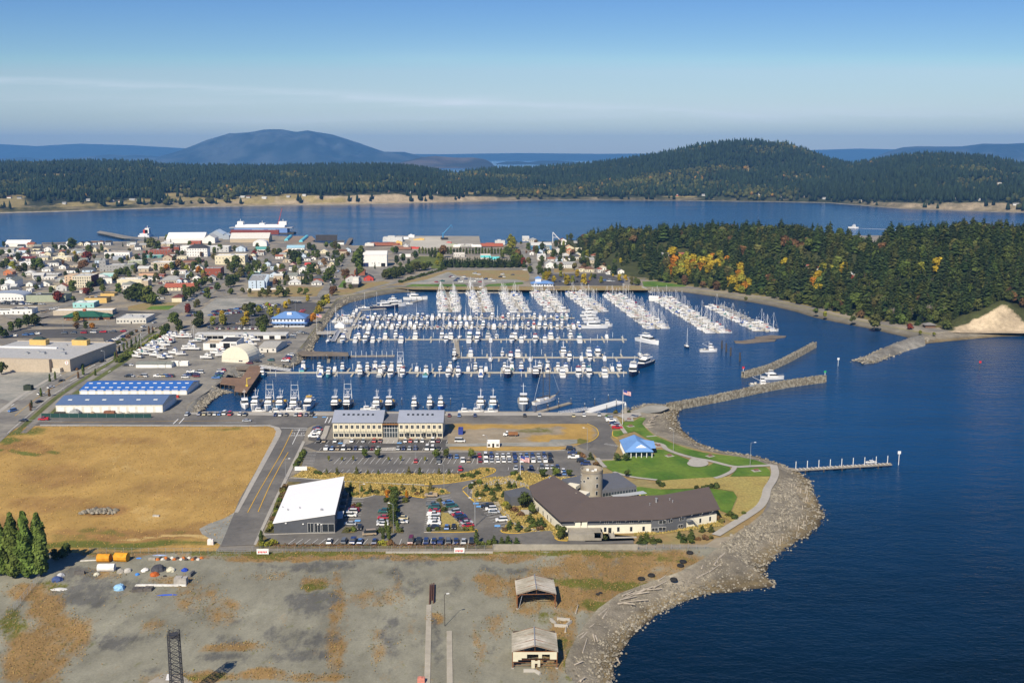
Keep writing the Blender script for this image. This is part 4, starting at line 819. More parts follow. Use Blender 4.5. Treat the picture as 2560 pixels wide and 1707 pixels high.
HOUSES=rows_('''white waterfront shed with a long white roof by the channel|T1|90|265|500|210|22|gable_x|white|white|0|0
tan house under a bright red hipped roof near the channel|T1|330|335|440|310|9|hip|tan|red|1|3
white house with wide grey roof beside the dark poplar|T1|78|378|240|320|10|gable_x|white|grey|1|4
tall white gabled house beside the dark conifer|T1|785|375|912|296|12|gable_y|white|grey|2|2
pale yellow gabled house below the tall white one|T1|792|440|900|378|10|gable_y|cream|ggrey|1|2
small white gabled house with brown roof|T1|398|445|515|412|9|gable_y|white|brown|1|2
cream gabled house with brick-red roof at the edge of town|T1|50|540|185|490|10|gable_y|cream|rust|1|2
long low house under a maroon roof|T1|380|510|612|474|12|gable_x|white|maroon|1|5
white flat-roofed block above the green tree|T1|350|590|720|540|14|flat|white|white|1|6
cream flat-roofed store with white roof|T1|942|505|1225|446|16|flat|cream|white|1|5
tan flat-roofed store with dark side wall|T1|1192|520|1278|446|15|flat|tan|white|1|2
white house under slate hipped roof with dormer|T1|852|605|1040|545|12|hip|white|slate|1|4
white gabled house behind the tan office block|T1|1048|660|1168|612|14|gable_y|white|dark|1|2
tan flat-roofed shop behind the brown tree|T1|1240|640|1400|600|12|flat|tan|grey|1|3
orange timber house with orange roof|T1|62|770|215|708|11|gable_y|orange|peach|1|3
big white gabled house with greenish roof|T1|92|1000|265|872|22|gable_y|white|ggrey|0|0
grey flat-roofed shop with white roof and blank wall|T1|722|795|1020|755|14|flat|grey|white|0|0
low pale shop with white roof and red awning|T1|742|850|960|812|10|flat|oldw|white|1|4
dark grey shop with a white flat roof|T1|982|880|1062|842|12|flat|grey|white|0|0
white gabled cottage below the grey shops|T1|702|965|880|928|9|gable_y|white|ggrey|1|2
white gabled cottage with a lean-to|T1|462|970|578|916|10|gable_y|white|grey|1|1
cream shop with dark flat roof below the office block|T1|900|1012|1150|956|11|flat|cream|dark|1|5
white box-like shop with grey roof|T1|472|1075|560|1012|8|flat|white|grey|1|2
wide sage green store with dark flat roof|T1|470|1250|1150|1128|18|flat|sage|dark|0|0
yellow store with dark flat roof|T1|1510|1268|1890|1178|15|flat|yellow|dark|0|0
small yellow store behind the larger yellow one|T1|1792|1145|2030|1098|12|flat|yellow|dark|0|0
pale aqua store with white roof and dark side|T1|1300|1352|1665|1262|16|flat|aqua|white|1|4
long beige shopping parade with white roof|T1|950|1490|1975|1402|12|flat|beige|white|0|0
white street shop with black flat roof beside the showroom lot|T1|190|1472|560|1378|14|flat|white|dark|1|4
white shop front with red sign at the photo edge|T1|-120|1475|180|1395|10|flat|white|dark|1|4
tall grey concrete stair tower of the old hotel|T1|1778|705|1888|505|14|flat|grey|grey|3|2
grey concrete block with white-framed windows|T1|1892|705|2330|590|18|flat|grey|lgrey|2|8
white shop with dark flat roof beside the office block|T1|1792|918|1990|822|13|flat|white|dark|1|2
white shop with pale teal fascia|T1|1785|800|2060|748|10|flat|aqua|white|0|0
tall blank cream wall of the old cinema|D|1068|560|1288|505|16|flat|cream|white|0|0
long white building with brown roof near the channel|T1|1862|462|2300|362|14|flat|white|brown|1|9
blue-grey flat-roofed store in front of the long white building|T1|2010|502|2190|436|12|flat|bgrey|lgrey|0|0
white house with broad grey hipped roof|T1|1272|362|1400|326|10|hip|white|grey|1|3
second grey hipped house beside the green tree|T1|1385|412|1560|376|12|hip|tan|grey|1|3
tan hipped bungalow near the white tank|T1|1762|352|1930|312|11|hip|cream|tan|1|3
narrow white tower-like house beside a round tree|T1|1182|276|1240|178|9|gable_y|white|grey|2|1
yellow gabled house beside the tan bungalow|T1|1652|352|1716|290|9|gable_y|cream|grey|1|1
sage flat-roofed store on the main street|T2|2|716|300|652|14|flat|sage|white|1|5
sage block with dark side wall below the store|T2|-60|850|108|722|12|flat|ggrey|lgrey|2|2
beige two-storey office with rows of windows|T2|415|830|780|686|20|flat|beige|white|2|9
long red brick building with arched windows|T2|390|556|770|462|14|flat|brick|grey|2|8
red brick warehouse behind the brick row|T2|538|472|900|412|14|flat|brick|grey|0|0
low red brick shop at the end of the brick row|T2|268|528|390|482|12|flat|brick|lgrey|1|4
teal green shop with white windows|T2|295|606|590|562|14|flat|teal|lgrey|1|6
white three-storey hotel with a dark hipped roof|T2|1048|585|1408|430|20|hip|white|dark|3|8
big cream two-storey hall with white roof|T2|1552|722|2075|566|24|flat|cream|white|2|9
broad brown brick building with dark roof|T2|872|692|1300|655|18|flat|bbrick|dark|0|0
small cream brick-trimmed shop|T2|872|642|1040|582|10|flat|cream|grey|1|4
tall red brick hall with yellow arched windows|T2|1372|935|1650|792|20|flat|brick|grey|1|5
cream gabled church hall with brown roof|T2|1002|802|1100|746|14|gable_y|cream|brown|1|2
grey industrial hall with pale roof|T2|1330|505|1785|408|22|flat|lgrey|white|2|6
pale blue gabled house with grey roof|T2|1922|494|2090|432|16|gable_y|pblue|grey|2|2
long motel with red tile roof|T2|648|1192|1240|1130|16|gable_x|cream|redtile|2|9
cream house with maroon hipped roof by the avenue|T2|782|1392|955|1310|15|hip|cream|maroon|0|0
long grey-roofed house with blue bays|T2|572|1062|960|1002|16|hip|beige|grey|1|8
white gabled cottage with a white chimney|T2|1152|1004|1290|950|10|gable_y|white|slate|1|2
pale grey gabled house beside the hedge|T2|1392|1012|1560|962|10|gable_y|lgrey|grey|1|3
grey-roofed gabled house behind the motel|T2|1112|1082|1340|1052|10|gable_y|white|slate|1|2
white shop with black flat roof behind the blank wall|T2|82|1002|540|962|14|flat|white|dark|0|0
tan shop with dark roof on the main street|T2|192|922|460|890|12|flat|peach|dark|0|0
low brick shop with dark flat roof|T2|482|942|640|906|10|flat|brick|grey|0|0
red and tan blank-walled store|T2|245|1130|360|1010|14|flat|tan|white|0|0
greenish-roofed white house below the blank wall|T2|-90|1170|90|1075|14|hip|oldw|ggrey|1|3
white porch-fronted shop with red cornice|T2|765|890|1020|836|10|flat|white|rust|1|5
white narrow house with pale blue porch|T2|1022|960|1100|886|9|gable_y|pblue|lgrey|1|2
huge white waterfront warehouse|T2|685|345|1340|268|40|gable_x|white|white|0|0
white gabled warehouse with green side|T2|1350|345|1545|250|30|gable_y|white|lgrey|0|0
blue-grey boat hall with shallow gable by the channel|T2|1440|262|1690|185|34|gable_y|bgrey|pblue|0|0
low blue-roofed shed beside the boat hall|T2|1690|275|1800|205|22|gable_y|bgrey|pblue|0|0
small red brick house beside the warehouse|T2|1075|368|1290|305|12|flat|redtile|lgrey|1|3
white two-storey shop behind the hotel|T2|935|480|1090|392|12|flat|white|lgrey|1|3
vast beige shipyard hall with pale roof|T3|-320|475|360|405|36|gable_x|tan|oldw|0|0
white house with sky-blue metal roof by the shipyard|T3|692|620|1000|568|15|gable_x|white|lblue|1|6
low workshop with teal roof|T3|135|640|368|592|14|gable_x|white|teal|1|4
cottage with orange-brown hipped roof|T3|612|670|760|640|11|hip|tan|peach|1|3
white cottage with dark hipped porch roof|T3|822|662|948|622|10|hip|white|dark|1|3
cream gabled cottage behind the conifer hedge|T3|992|662|1070|630|9|gable_y|cream|grey|1|1
cream house with wide gable and garage|T3|1292|670|1420|622|11|gable_y|cream|grey|1|2
long white house under a slate roof by the street|T3|1472|792|1660|746|13|gable_x|white|slate|1|4
white bungalow with pale gable at the street end|T3|1542|655|1620|636|9|gable_y|white|lgrey|1|1
white gabled cottage among the fruit trees|T3|1002|722|1090|692|9|gable_y|white|grey|1|1
white gabled house with brown side roof|T3|1122|782|1210|752|9|gable_y|white|brown|1|1
white house under a dark slate hipped roof|T3|1002|800|1112|756|10|hip|white|slate|1|2
white gabled house with grey roof above the yellow tree|T3|472|912|580|866|10|gable_y|white|slate|1|2
pink gabled house with maroon roof|T3|726|912|850|866|11|gable_y|pink|maroon|1|2
white house under a bright red roof|T3|1012|945|1120|872|10|gable_x|white|red|1|2
tan gabled house with brown roof beside the red roof|T3|1146|935|1250|880|11|gable_y|tan|brown|1|2
white two-storey gabled house with a porch|T3|907|1035|1050|936|11|gable_y|white|grey|2|3
cream bungalow with layered gables|T3|1405|935|1530|892|11|hip|oldw|tan|1|2
yellow gabled cottage near the street trees|T3|1452|868|1530|838|9|gable_y|cream|ggrey|1|1
low grey bungalow under a grey hipped roof|T3|1242|1015|1480|982|12|hip|lgrey|grey|1|4
white box-like house with brown roof edge|T3|97|1002|235|938|10|flat|white|brown|1|3
aqua box-like house next to the apartments|T3|42|1065|200|1012|10|flat|aqua|white|1|3
white house with dark hipped roof beside the apartments|T3|-10|1135|130|1090|12|hip|white|dark|1|3
brick house with slate hipped roof and white dormer|T3|1122|1165|1345|1112|15|hip|redtile|slate|1|3
white long house with green roof|T3|702|1120|880|1062|12|gable_x|white|ggrey|1|4
low white motel wing with grey roof|T3|722|1225|940|1182|13|hip|white|lgrey|1|3
small white shop with grey hipped roof|T3|1132|1230|1310|1186|11|hip|white|grey|1|3
red timber depot with maroon roof|T3|2062|1155|2232|1098|12|gable_y|red|slate|1|2
brown-red barn with rust-coloured roof|T3|1892|1060|2080|985|18|gable_y|rust|rust|0|0
small white shed on the shore by the pier|T3|1582|510|1710|468|12|gable_x|white|slate|0|0
blue waterfront hall with pale grey roof|T5|257|505|530|446|16|gable_x|blue|lgrey|1|3
white gabled motel lobby with half timbering|T5|452|750|565|692|14|gable_y|white|grey|1|2
long white two-storey motel with grey roof|T5|568|748|845|698|12|gable_x|white|grey|2|10
white house with pale roof above the motel|T5|342|640|450|586|11|gable_x|white|lgrey|1|3
peach three-storey gabled house|T5|737|582|835|516|12|gable_y|peach|orange|2|3
cream flat-roofed apartment house|T5|852|532|965|486|10|flat|cream|white|1|4
cream gabled house with orange trim|T5|712|522|830|478|10|gable_y|cream|peach|1|3
small cream gabled cottage below the flat apartments|T5|862|592|920|560|9|gable_y|cream|lgrey|1|1
beige gabled house with flat grey roof beside the conifer|T5|982|692|1100|640|12|gable_x|beige|grey|1|3
cream bungalow with brown hipped roof by the car park|T5|972|802|1100|762|12|hip|cream|brown|1|4
white bungalow with pale hipped roof in the trees|T5|1142|592|1240|546|10|hip|oldw|grey|1|3
white house with a garage front by the car park|T5|1262|835|1340|800|10|gable_y|white|brown|1|2
white gabled house at the foot of the wood|T5|1417|832|1500|786|12|gable_y|white|slate|1|2
white hipped cottage beside the tall conifer|T5|1182|776|1260|738|10|hip|white|tan|1|2
white gabled cottage with maroon roof on the slope|T5|982|520|1070|488|10|gable_x|pink|maroon|1|2
white gabled shore house beside the loading arm|T5|640|422|730|378|10|gable_y|white|rust|1|2
pale shore pavilion with grey roof over the water|T5|142|392|230|346|12|gable_x|oldw|lgrey|1|3
low shore house with grey hipped roof|T5|232|402|338|372|12|hip|oldw|grey|1|4
small white cottage by the sloping street|T5|238|575|290|540|8|gable_y|white|brown|1|1
small white gabled house behind the motel trees|T5|600|640|680|600|9|hip|white|slate|1|2
pale grey cottage with hipped roof above the motel|T5|682|610|765|572|10|hip|white|lgrey|1|2
white house with shaded gable in the pines|T5|582|556|650|498|10|gable_y|oldw|grey|1|2''','|')
for row in HOUSES:
    lb,reg,xl,yb,xr,yt,d,rf,wc,rc,rows,cols=row
    house=rf in('hip','gable_y')or 'house' in lb or 'cottage' in lb
    building('house' if house and 'hall' not in lb and 'warehouse' not in lb else 'town_building',lb,reg,xl,yb,xr,yt,d,rf,wc,rc,rows,cols,cat='house' if house else 'building',group='houses of the old town' if house else 'commercial buildings of the town',door=rows>0,units=(2 if rf=='flat' and d>12 else 0),side=1 if rows else 0)
FILL=rows_('T1 250 420;T1 560 385;T1 640 390;T1 700 440;T1 1060 400;T1 1010 300;T1 480 270;T1 600 300;T1 1400 240;T1 1500 250;T1 1620 230;T1 1750 225;T1 1880 235;T1 2260 250;T1 1420 560;T1 1690 560;T1 1650 640;T1 20 1030;T1 180 1040;T1 640 1000;T1 600 860;T1 1420 1090;T1 1100 300;T1 130 440;T1 230 520;T1 2170 1010;T1 2250 1080;T2 30 420;T2 110 420;T2 200 420;T2 560 390;T2 640 380;T2 1130 470;T2 2000 950;T2 2220 980;T2 40 360;T2 980 1060;T2 870 1070;T2 2260 540;T2 2180 600;T3 180 700;T3 60 720;T3 560 740;T3 720 830;T3 620 830;T3 300 900;T3 1250 870;T3 1340 790;T3 890 790;T3 730 970;T3 560 1030;T3 400 960;T3 820 980;T3 1120 610;T3 1720 650;T5 470 550;T5 330 560;T5 840 640;T5 920 680;T5 1300 560;T5 1380 520;T5 1250 420;T5 1450 400;T5 1110 530;T5 830 440;T5 900 800;T5 1150 810',' ')
FW=['white','white','cream','lgrey','tan','pblue','oldw'];FR=['grey','slate','brown','ggrey','lgrey','dark','rust']
CN=dict(white='white',cream='cream',lgrey='pale grey',tan='tan',pblue='pale blue',oldw='off-white',grey='grey',slate='slate',brown='brown',ggrey='greenish',dark='black',rust='rust-red')
for k,(reg,x,y)in enumerate(FILL):
    wc=RC(FW);rc=RC(FR);w=random.randint(70,120)*(0.75 if reg=='T5' else 1)
    building('house',f'small {CN[wc]} cottage with {CN[rc]} roof half hidden among the town trees',reg,x,y,x+w,y-40,RU(8,12),RC(['gable_x','gable_y','hip']),wc,rc,1,2,h=RU(3,4.6),cat='house',group='small cottages of the old town')
rs_=np.random.RandomState(23);n_=0
for _ in range(3000):
    reg,x0,x1,y0,y1=(('T1',0,1700,260,1080),('T2',0,1500,380,1080),('T3',0,1750,640,1180),('T5',330,1450,440,700))[rs_.randint(4)]
    x,y=rs_.uniform(x0,x1),rs_.uniform(y0,y1);p=at(reg,x,y);FT=NA(FOOT);w=rs_.uniform(8,13);dx,dy=p[0]+w/2-FT[:,0],p[1]+5-FT[:,1]
    if(np.hypot(dx,dy)<(FT[:,2]+FT[:,3])*.33+8.5).any()or any(np.min(np.hypot(q[:,0]-p[0]-w/2,q[:,1]-p[1]-5))<ww_/2+8 for q,ww_ in SEG):continue
    wc,rc=FW[rs_.randint(7)],FR[rs_.randint(7)];n_+=1
    building('house',f'{CN[wc]} back-street cottage with {CN[rc]} roof in the old town',reg,x,y,x+w/(at(reg,x+1,y)[0]-p[0]),y-40,rs_.uniform(8,11),('gable_x','gable_y','hip')[rs_.randint(3)],wc,rc,1,2,h=rs_.uniform(3,4.8),cat='house',group='back-street cottages of the old town')
    if n_>66:break
r,w,h=B('office_block','tall tan four-storey office block with dark brick side wall','T1',1300,992,1622,786,26,'flat',(.60,.54,.40),'lgrey',4,8,ww=1.1,wh=1.7,units=3)
mb=MB();mb.box(w/2,w/2+.15,0.2,26,0,h-.1);mb.build('brick_flank',mat('flank_brick',(.12,.04,.035),.9,.2,1.2),r)
mb=MB();mb.box(-w/2-9,-w/2,3,24,0,h);mb.build('peach_wing',m_wall,r,col=(.58,.42,.27))
for i in range(4):
    for j in range(2):put(window_mesh(1.1,1.7),'window',r,-w/2-7+4*j,3,1.2+i*(h-1)/4)
r,w,h=B('showroom','low showroom with wide curved grey roof','T1',-260,1232,400,1150,22,'arch','white','bgrey',1,12,rise=3.2,door=False,mroof=m_metalroof)
r,w,h=B('apartment_block','pale blue apartment block with jagged side of balconies','T3',12,1315,285,1155,58,'flat','pblue','grey',3,2,units=4,door=False,rot=rad(10),wh=1.2)
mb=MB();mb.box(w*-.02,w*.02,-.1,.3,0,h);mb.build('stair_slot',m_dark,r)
for k in range(8):
    mb=MB();mb.box(w/2,w/2+2.2,3+k*6.6,5.2+k*6.6,0,h+.4);mb.build('balcony_fin',m_wall,r,col=(.52,.62,.72))
mb=MB();mb.box(-w/2-1,w*1.9,-3.2,-3.0,0,1.6);tag(mb.build('garden_wall',m_white,loc=r.location,rz=r.rotation_euler.z),'long white garden wall in front of the pale blue apartments','wall')
r,w,h=B('fabric_hall','white arched fabric hall in the shipyard','T3',87,540,330,480,18,'arch','white','white',rise=5,h=4.5,door=False)
r,w,h=B('white_hall','big plain white metal hall near the port dock','T4',45,572,358,415,30,'gable_x','white','white',rise=4,door=False,mroof=m_metalroof)
mb=MB();mb.box(w*.25,w*.43,-.12,.1,0,h*.30);mb.build('big_door',m_dark,r)
mb=MB();mb.box(-w*.49,-w*.28,-.12,.1,0,h*.34);mb.build('big_door',mat('blue_door',(.02,.03,.09),.7,.1),r)
for x in(-.12,.16):put(window_mesh(1.6,.8),'window',r,w*x,0,h*.27)
B('treatment_plant','small plant building with turquoise mansard band among hedges','T4',1252,440,1400,392,12,'flat','oldw','oldw',1,6)[0]
r,w,h=B('treatment_plant','larger plant building with turquoise roof among hedges','T4',1612,470,1745,408,12,'flat','oldw','tan',0,0,door=False)
mb=MB();mb.box(-w/2-.2,w/2+.2,-.2,0.1,h*.35,h*.8);mb.build('turquoise_fascia',m_wall,r,col=PAL['turq'])
B('treatment_shed','low turquoise gabled shed beside the plant','T4',1730,500,1870,480,14,'gable_x','oldw','turq',0,0,rise=2.8)
B('freight_container','long white freight container parked by the plant hedge','T4',528,442,676,405,3,'flat','white','white',0,0,door=False,cat='container')
for lb,x in(('pale grey treatment tank behind the conifer hedge',1260),('second treatment tank behind the conifer hedge, nearer the turquoise roof',1390)):
    p=at('T4',x,480);mb=MB();mb.bar((0,0,0),(0,0,3),6,20);o=mb.build('tank',m_conc2,loc=(*p,G0));tag(o,lb,'tank')
r,w,h=B('grocery_store','huge beige grocery store with pale flat roof and round emblem','E',-330,632,690,520,62,'flat',(.46,.39,.30),(.40,.40,.39),rot=rad(-6),units=7,door=False)
mb=MB();mb.box(-w*.34,w*.33,-3,0,0,h*1.02);mb.build('front_bay',m_wall,r,col=(.44,.37,.28))
mb=MB();mb.box(w*.355,w*.43,-3.4,-.1,0,2.9);mb.build('entrance_canopy',m_wall,r,col=(.52,.46,.36))
mb=MB();mb.prism([(1.25*mcos(t),1.25*msin(t))for t in NL(0,6.28,25)[:-1]],0,.12);s=mb.build('wall_emblem',m_white,r,loc=(w*.47,-.05,h*.72));s.rotation_euler=(PI/2,0,0)
link('emblem_letter',text_mesh('emblem_letter','S',2.2,mat('emblem_red',(.45,.02,.02),.6,0),.03),s,(0,0,.16))
for lb,x,y,s in(('gable',.22,50,5.5),('gable',-.18,48,6)):
    mb=MB();mb.box(-s,s,0,5,h-.5,h+3.2);mb.build('yellow_parapet',m_wall,r,loc=(w*x,y,0),col=PAL['yellow'])
    mb=MB();mb.taper(-s*.8,s*.8,0.3,5.2,h+3.2,-s*.3,s*.3,2,3.4,h+5);mb.build('parapet_roof',m_roof,r,loc=(w*x,y,0),col=(.03,.05,.045))
mb=MB();mb.box(-w*.5,w*.1,36,38,h-.4,h+.5);mb.build('roof_monitor',m_white,r)
B('shop_row','pale shop row with white roof and red sign boards by the avenue','E',1062,216,1330,166,24,'flat',(.56,.54,.48),'lgrey',1,9,rot=rad(2),units=3)
r,w,h=B('restaurant','restaurant under a deep green hipped roof','E',585,186,900,150,16,'hip',(.20,.10,.05),'green',1,8,rot=rad(2),rise=3.6,oh=1.5)
mb=MB();mb.taper(w/2+1,w/2+9,2,13,2.6,w/2+2,w/2+5,6,8,5);mb.build('wing_roof',m_roof,r,col=PAL['green']);mb=MB();mb.box(w/2,w/2+8,3,12,0,2.6);mb.build('wing',m_wall,r,col=(.18,.09,.05))
mb=MB();mb.box(-1.2,1.2,7,9,4,8.5);mb.build('chimney',m_wall,r,col=PAL['redtile'])
def storage(label,xl,yb,xr,ye,yr,depth,rcol,nd,nsky,two):
    r,w,h=B('storage_building',label,'E',xl,yb,xr,ye,depth,'gable_x',(.62,.60,.52),rcol,rot=rad(0.6),door=False,rise=2.2,oh=.25,cat='storage building',mroof=m_metalroof)
    dm=MB();dm.box(-1.75,1.75,-.07,.05,0,3.1);dm=dm.mesh('roller_door',m_white);sm=MB();sm.box(-1.1,1.1,-.55,.55,0,.12);sm=sm.mesh('skylight',mat('skylight_panel',(.75,.75,.68),.4,0))
    for k in range(nd):put(dm,'roller_door',r,-w/2+w*(k+.55)/nd,0,0)
    for k in range(6):put(dm,'roller_door',r,w/2,2.5+k*(depth-4)/6,0,PI/2)
    ang=matan(2.2,depth/2)
    for row in range(2 if two else 1):
        for k in range(nsky):
            t=.5 if not two else(.30,.80)[row];o=put(sm,'skylight',r,-w/2+w*(k+.6)/(nsky+.2),depth/2*t,h+2.2*t+.06);o.rotation_euler=(ang,0,0)
    return r
storage('long storage building with slate-blue roof behind the green fence',512,1026,1482,952,868,24,(.10,.155,.28),12,6,False)
storage('storage building with bright blue roof and two rows of skylights',727,866,1702,822,755,26,(.035,.13,.42),13,13,True)
r,w,h=B('boat_workshop','white boat workshop with a tall open black door','T6',285,1030,530,930,17,'flat','white','tan',0,0,rot=rad(1),door=False);put(window_mesh(4.5,3.2),'window',r,1,0,1.6)
r,w,h=B('boat_workshop','taller white workshop bay with black roof and open door','T6',527,1032,778,908,22,'flat','white','dark',0,0,rot=rad(1),door=False)
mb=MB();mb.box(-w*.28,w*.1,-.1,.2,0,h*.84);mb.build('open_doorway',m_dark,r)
for k in range(4):put(window_mesh(.5,1.4,False),'window',r,w*(.2+.07*k),0,h*.55)
p=at('T6',755,1215);r=empty('dome_shelter',(p[0],p[1],G0),rad(-14),'cream domed fabric shelter in the boatyard','shelter');mb=MB();n=14;R=10.2
prof=[(R*mcos(PI*k/n),2.5+R*.82*msin(PI*k/n))for k in range(n+1)]
for j in range(8):
    s0,s1=[(msin(PI/2*q/8)*4-4)if q<8 else 0 for q in(j,j+1)]
ys=[0,0.4,6,12,17,20,22];sc=[.985,1,1,1,.95,.8,.5]
for j in range(6):
    mb.raw([(prof[k][0]*sc[j+i],ys[j+i],2.5+(prof[k][1]-2.5)*sc[j+i])for i in(0,1)for k in range(n+1)],[(k,k+1,n+2+k,n+1+k)for k in range(n)])
mb.raw([(a*.985,0,b if b>2.5 else 2.5)for a,b in prof],[tuple(range(n+1))]);mb.build('fabric_cover',mat('cream_fabric',(.70,.66,.52),.7,.06),r,smooth=False)
mb=MB();mb.box(-R,R,.1,22,0,2.55);mb.build('base_wall',m_wall,r,col=(.66,.62,.50));put(window_mesh(3,1),'window',r,4,.1,.9)
r,w,h=B('old_warehouse','old grey-roofed warehouse at the head of the dark pier','T6',1105,1062,1360,985,26,'gable_x','oldw',(.36,.35,.32),1,3,rot=rad(-5),rise=1.8,door=True)
r,w,h=B('long_shed','long low white shed row with black openings behind the boatyard','T6',165,870,1500,803,9,'shed','white','lgrey',0,0,rot=rad(0.5),rise=.4,door=False)
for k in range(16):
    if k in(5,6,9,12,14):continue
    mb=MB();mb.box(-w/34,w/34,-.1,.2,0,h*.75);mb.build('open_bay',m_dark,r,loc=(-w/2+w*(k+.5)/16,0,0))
for lb,a,b,c in(('row of low white sheds with grey roof and a long roof overhang',1240,1440,8),('white double garage beside the low sheds',1442,1506,7),('white single garage at the end of the sheds',1510,1565,7)):
    r,w,h=B('garage',lb,'E',a,618,b,582,c,'gable_x','white','ggrey',0,0,rot=0,rise=1.0,door=False,cat='garage');mb=MB();mb.box(-w*.35,w*.35,-.08,.1,0,h*.8);mb.build('garage_door',m_white,r)
for lb,a in(('white storage container beside the garages',1550),('second white storage container beside the garages',1636)):B('storage_container',lb,'E',a,602,a+78,562,3,'flat','white','white',rot=0,door=False,cat='container')
r,w,h=B('port_office','white two-storey port office with a blue hipped roof and blue skirt roof','T6',1300,690,1770,560,18,'hip',(.66,.70,.76),'rblue',2,9,rot=rad(1),rise=4.2,oh=1.0,mroof=m_metalroof)
mb=MB();mb.taper(-w/2-2,w/2+2,-2.4,20,h*.42,-w/2+.1,w/2-.1,.1,17.5,h*.56);mb.build('skirt_roof',m_metalroof,r,col=PAL['rblue']);mb=MB();mb.box(-w*.06,w*.08,4,5.5,h+1.5,h+4);mb.build('roof_box',m_white,r)
r,w,h=B('boathouse_kiosk','blue-roofed waterfront kiosk with a small lookout tower','T5',262,995,545,955,12,'hip',(.66,.70,.78),'rblue',1,8,rot=0,rise=2.4,oh=1.2,mroof=m_metalroof)
mb=MB();mb.box(-w*.32,-w*.05,3,9,h,h+5);mb.build('lookout',m_wall,r,col=(.66,.70,.78));mb=MB();mb.taper(-w*.35,-w*.02,2.4,9.6,h+5,-w*.2,-w*.17,5.8,6.2,h+7);mb.build('lookout_roof',m_metalroof,r,col=PAL['rblue'])
B('restroom_hut','small brown timber hut with picnic roof by the bluff','O',1435,1166,1525,1148,6,'hip','brown',(.20,.19,.18),0,0,rot=0,oh=1,door=False)
#port campus
def hpx(reg,x,y,Y):return atY(*src(reg,x,y),Y)[1]
def twin_office():
    a=at('H',850,527);b=at('H',1848,527);Y=a[1];s=(b[0]-a[0])/998.0
    eave=hpx('H',850,381,Y)-G0;rise=hpx('H',850,272,Y+9)-G0-eave
    r=empty('office_building',(a[0],Y,G0),0,'long two-part waterfront office with pale metal roofs and a glazed middle','office building')
    X=lambda px:(px-850)*s
    mp=mat('pale_wall_panels',(.66,.60,.44),.8,.06,1.0);mr=mat('pale_standing_seam',(.36,.39,.46),.4,.06,.3,metal=.3)
    skm=MB();skm.box(-.55,.55,-.6,.6,0,.1);skm=skm.mesh('skylight',m_glass);ang=matan(rise,9)
    trellis=MB()
    for k in range(3):trellis.bar((-1.6,-1.9+.6*k,0),(1.6,-1.9+.6*k,0),.05,4)
    for x in(-1.6,0,1.6):trellis.bar((x,-2.0,-.1),(x,0,.6),.05,4)
    trellis=trellis.mesh('sunshade',mat('sunshade_steel',(.25,.27,.25),.5,0));pil=MB();pil.box(-.12,.12,-.12,.02,0,eave);pil=pil.mesh('pilaster',mat('panel_joint',(.48,.45,.37),.8,0))
    for x0,x1,nb,sk in((850,1299,9,(937,980,1025,1070,1115,1158,1203)),(1447,1848,8,(1528,1572,1616,1660,1705,1750))):
        w=X(x1)-X(x0);c=(X(x0)+X(x1))/2
        wall_mb('gable_x',w,18,eave,rise).build('wall',mp,r,loc=(c,0,0));roof_mb('gable_x',w,18,eave,rise,.5).build('roof',mr,r,loc=(c,0,0))
        for q in sk:o=put(skm,'skylight',r,X(q),5.4,eave+rise*.6+.06);o.rotation_euler=(ang,0,0)
        for k in range(nb):
            x=X(x0)+w*(k+.5)/nb;put(window_mesh(1.5,1.9),'window',r,x,0,eave*.58)
            put(window_mesh(2.2,1.9),'window',r,x,0,.5);put(trellis,'sunshade',r,x,0,3.4)
            if k:put(pil,'pilaster',r,X(x0)+w*k/nb,0,0)
    w=X(1447)-X(1299);c=(X(1447)+X(1299))/2
    mb=MB();mb.box(-w/2,w/2,1.5,16,0,eave-.6);mb.build('glass_link',mat('link_glass',(.03,.045,.055),.1,0,spec=.7),r,loc=(c,0,0))
    mb=MB();mb.box(-w/2,w/2,.6,17,eave-.6,eave-.1);mb.build('link_roof',mat('link_roof_grey',(.16,.16,.17),.7,.1),r,loc=(c,0,0))
    mb=MB()
    for k in range(6):mb.box(-w/2+w*(k+.5)/6-.07,-w/2+w*(k+.5)/6+.07,1.35,1.5,0,eave-.6)
    for z in(2.4,4.6):mb.box(-w/2,w/2,1.3,1.36,z,z+.15)
    mb.build('link_mullion',m_white,r,loc=(c,0,0));mb=MB();mb.box(-w/2,w/2,-.2,.6,eave-1.4,eave-1.1);mb.build('timber_beam',mat('orange_timber',(.40,.20,.07),.7,.1),r,loc=(c,0,0))
    for x in(1530,1680,1770):put(door_mesh(1.8,2.6),'door',r,X(x),0,0)
    return r
twin_office()
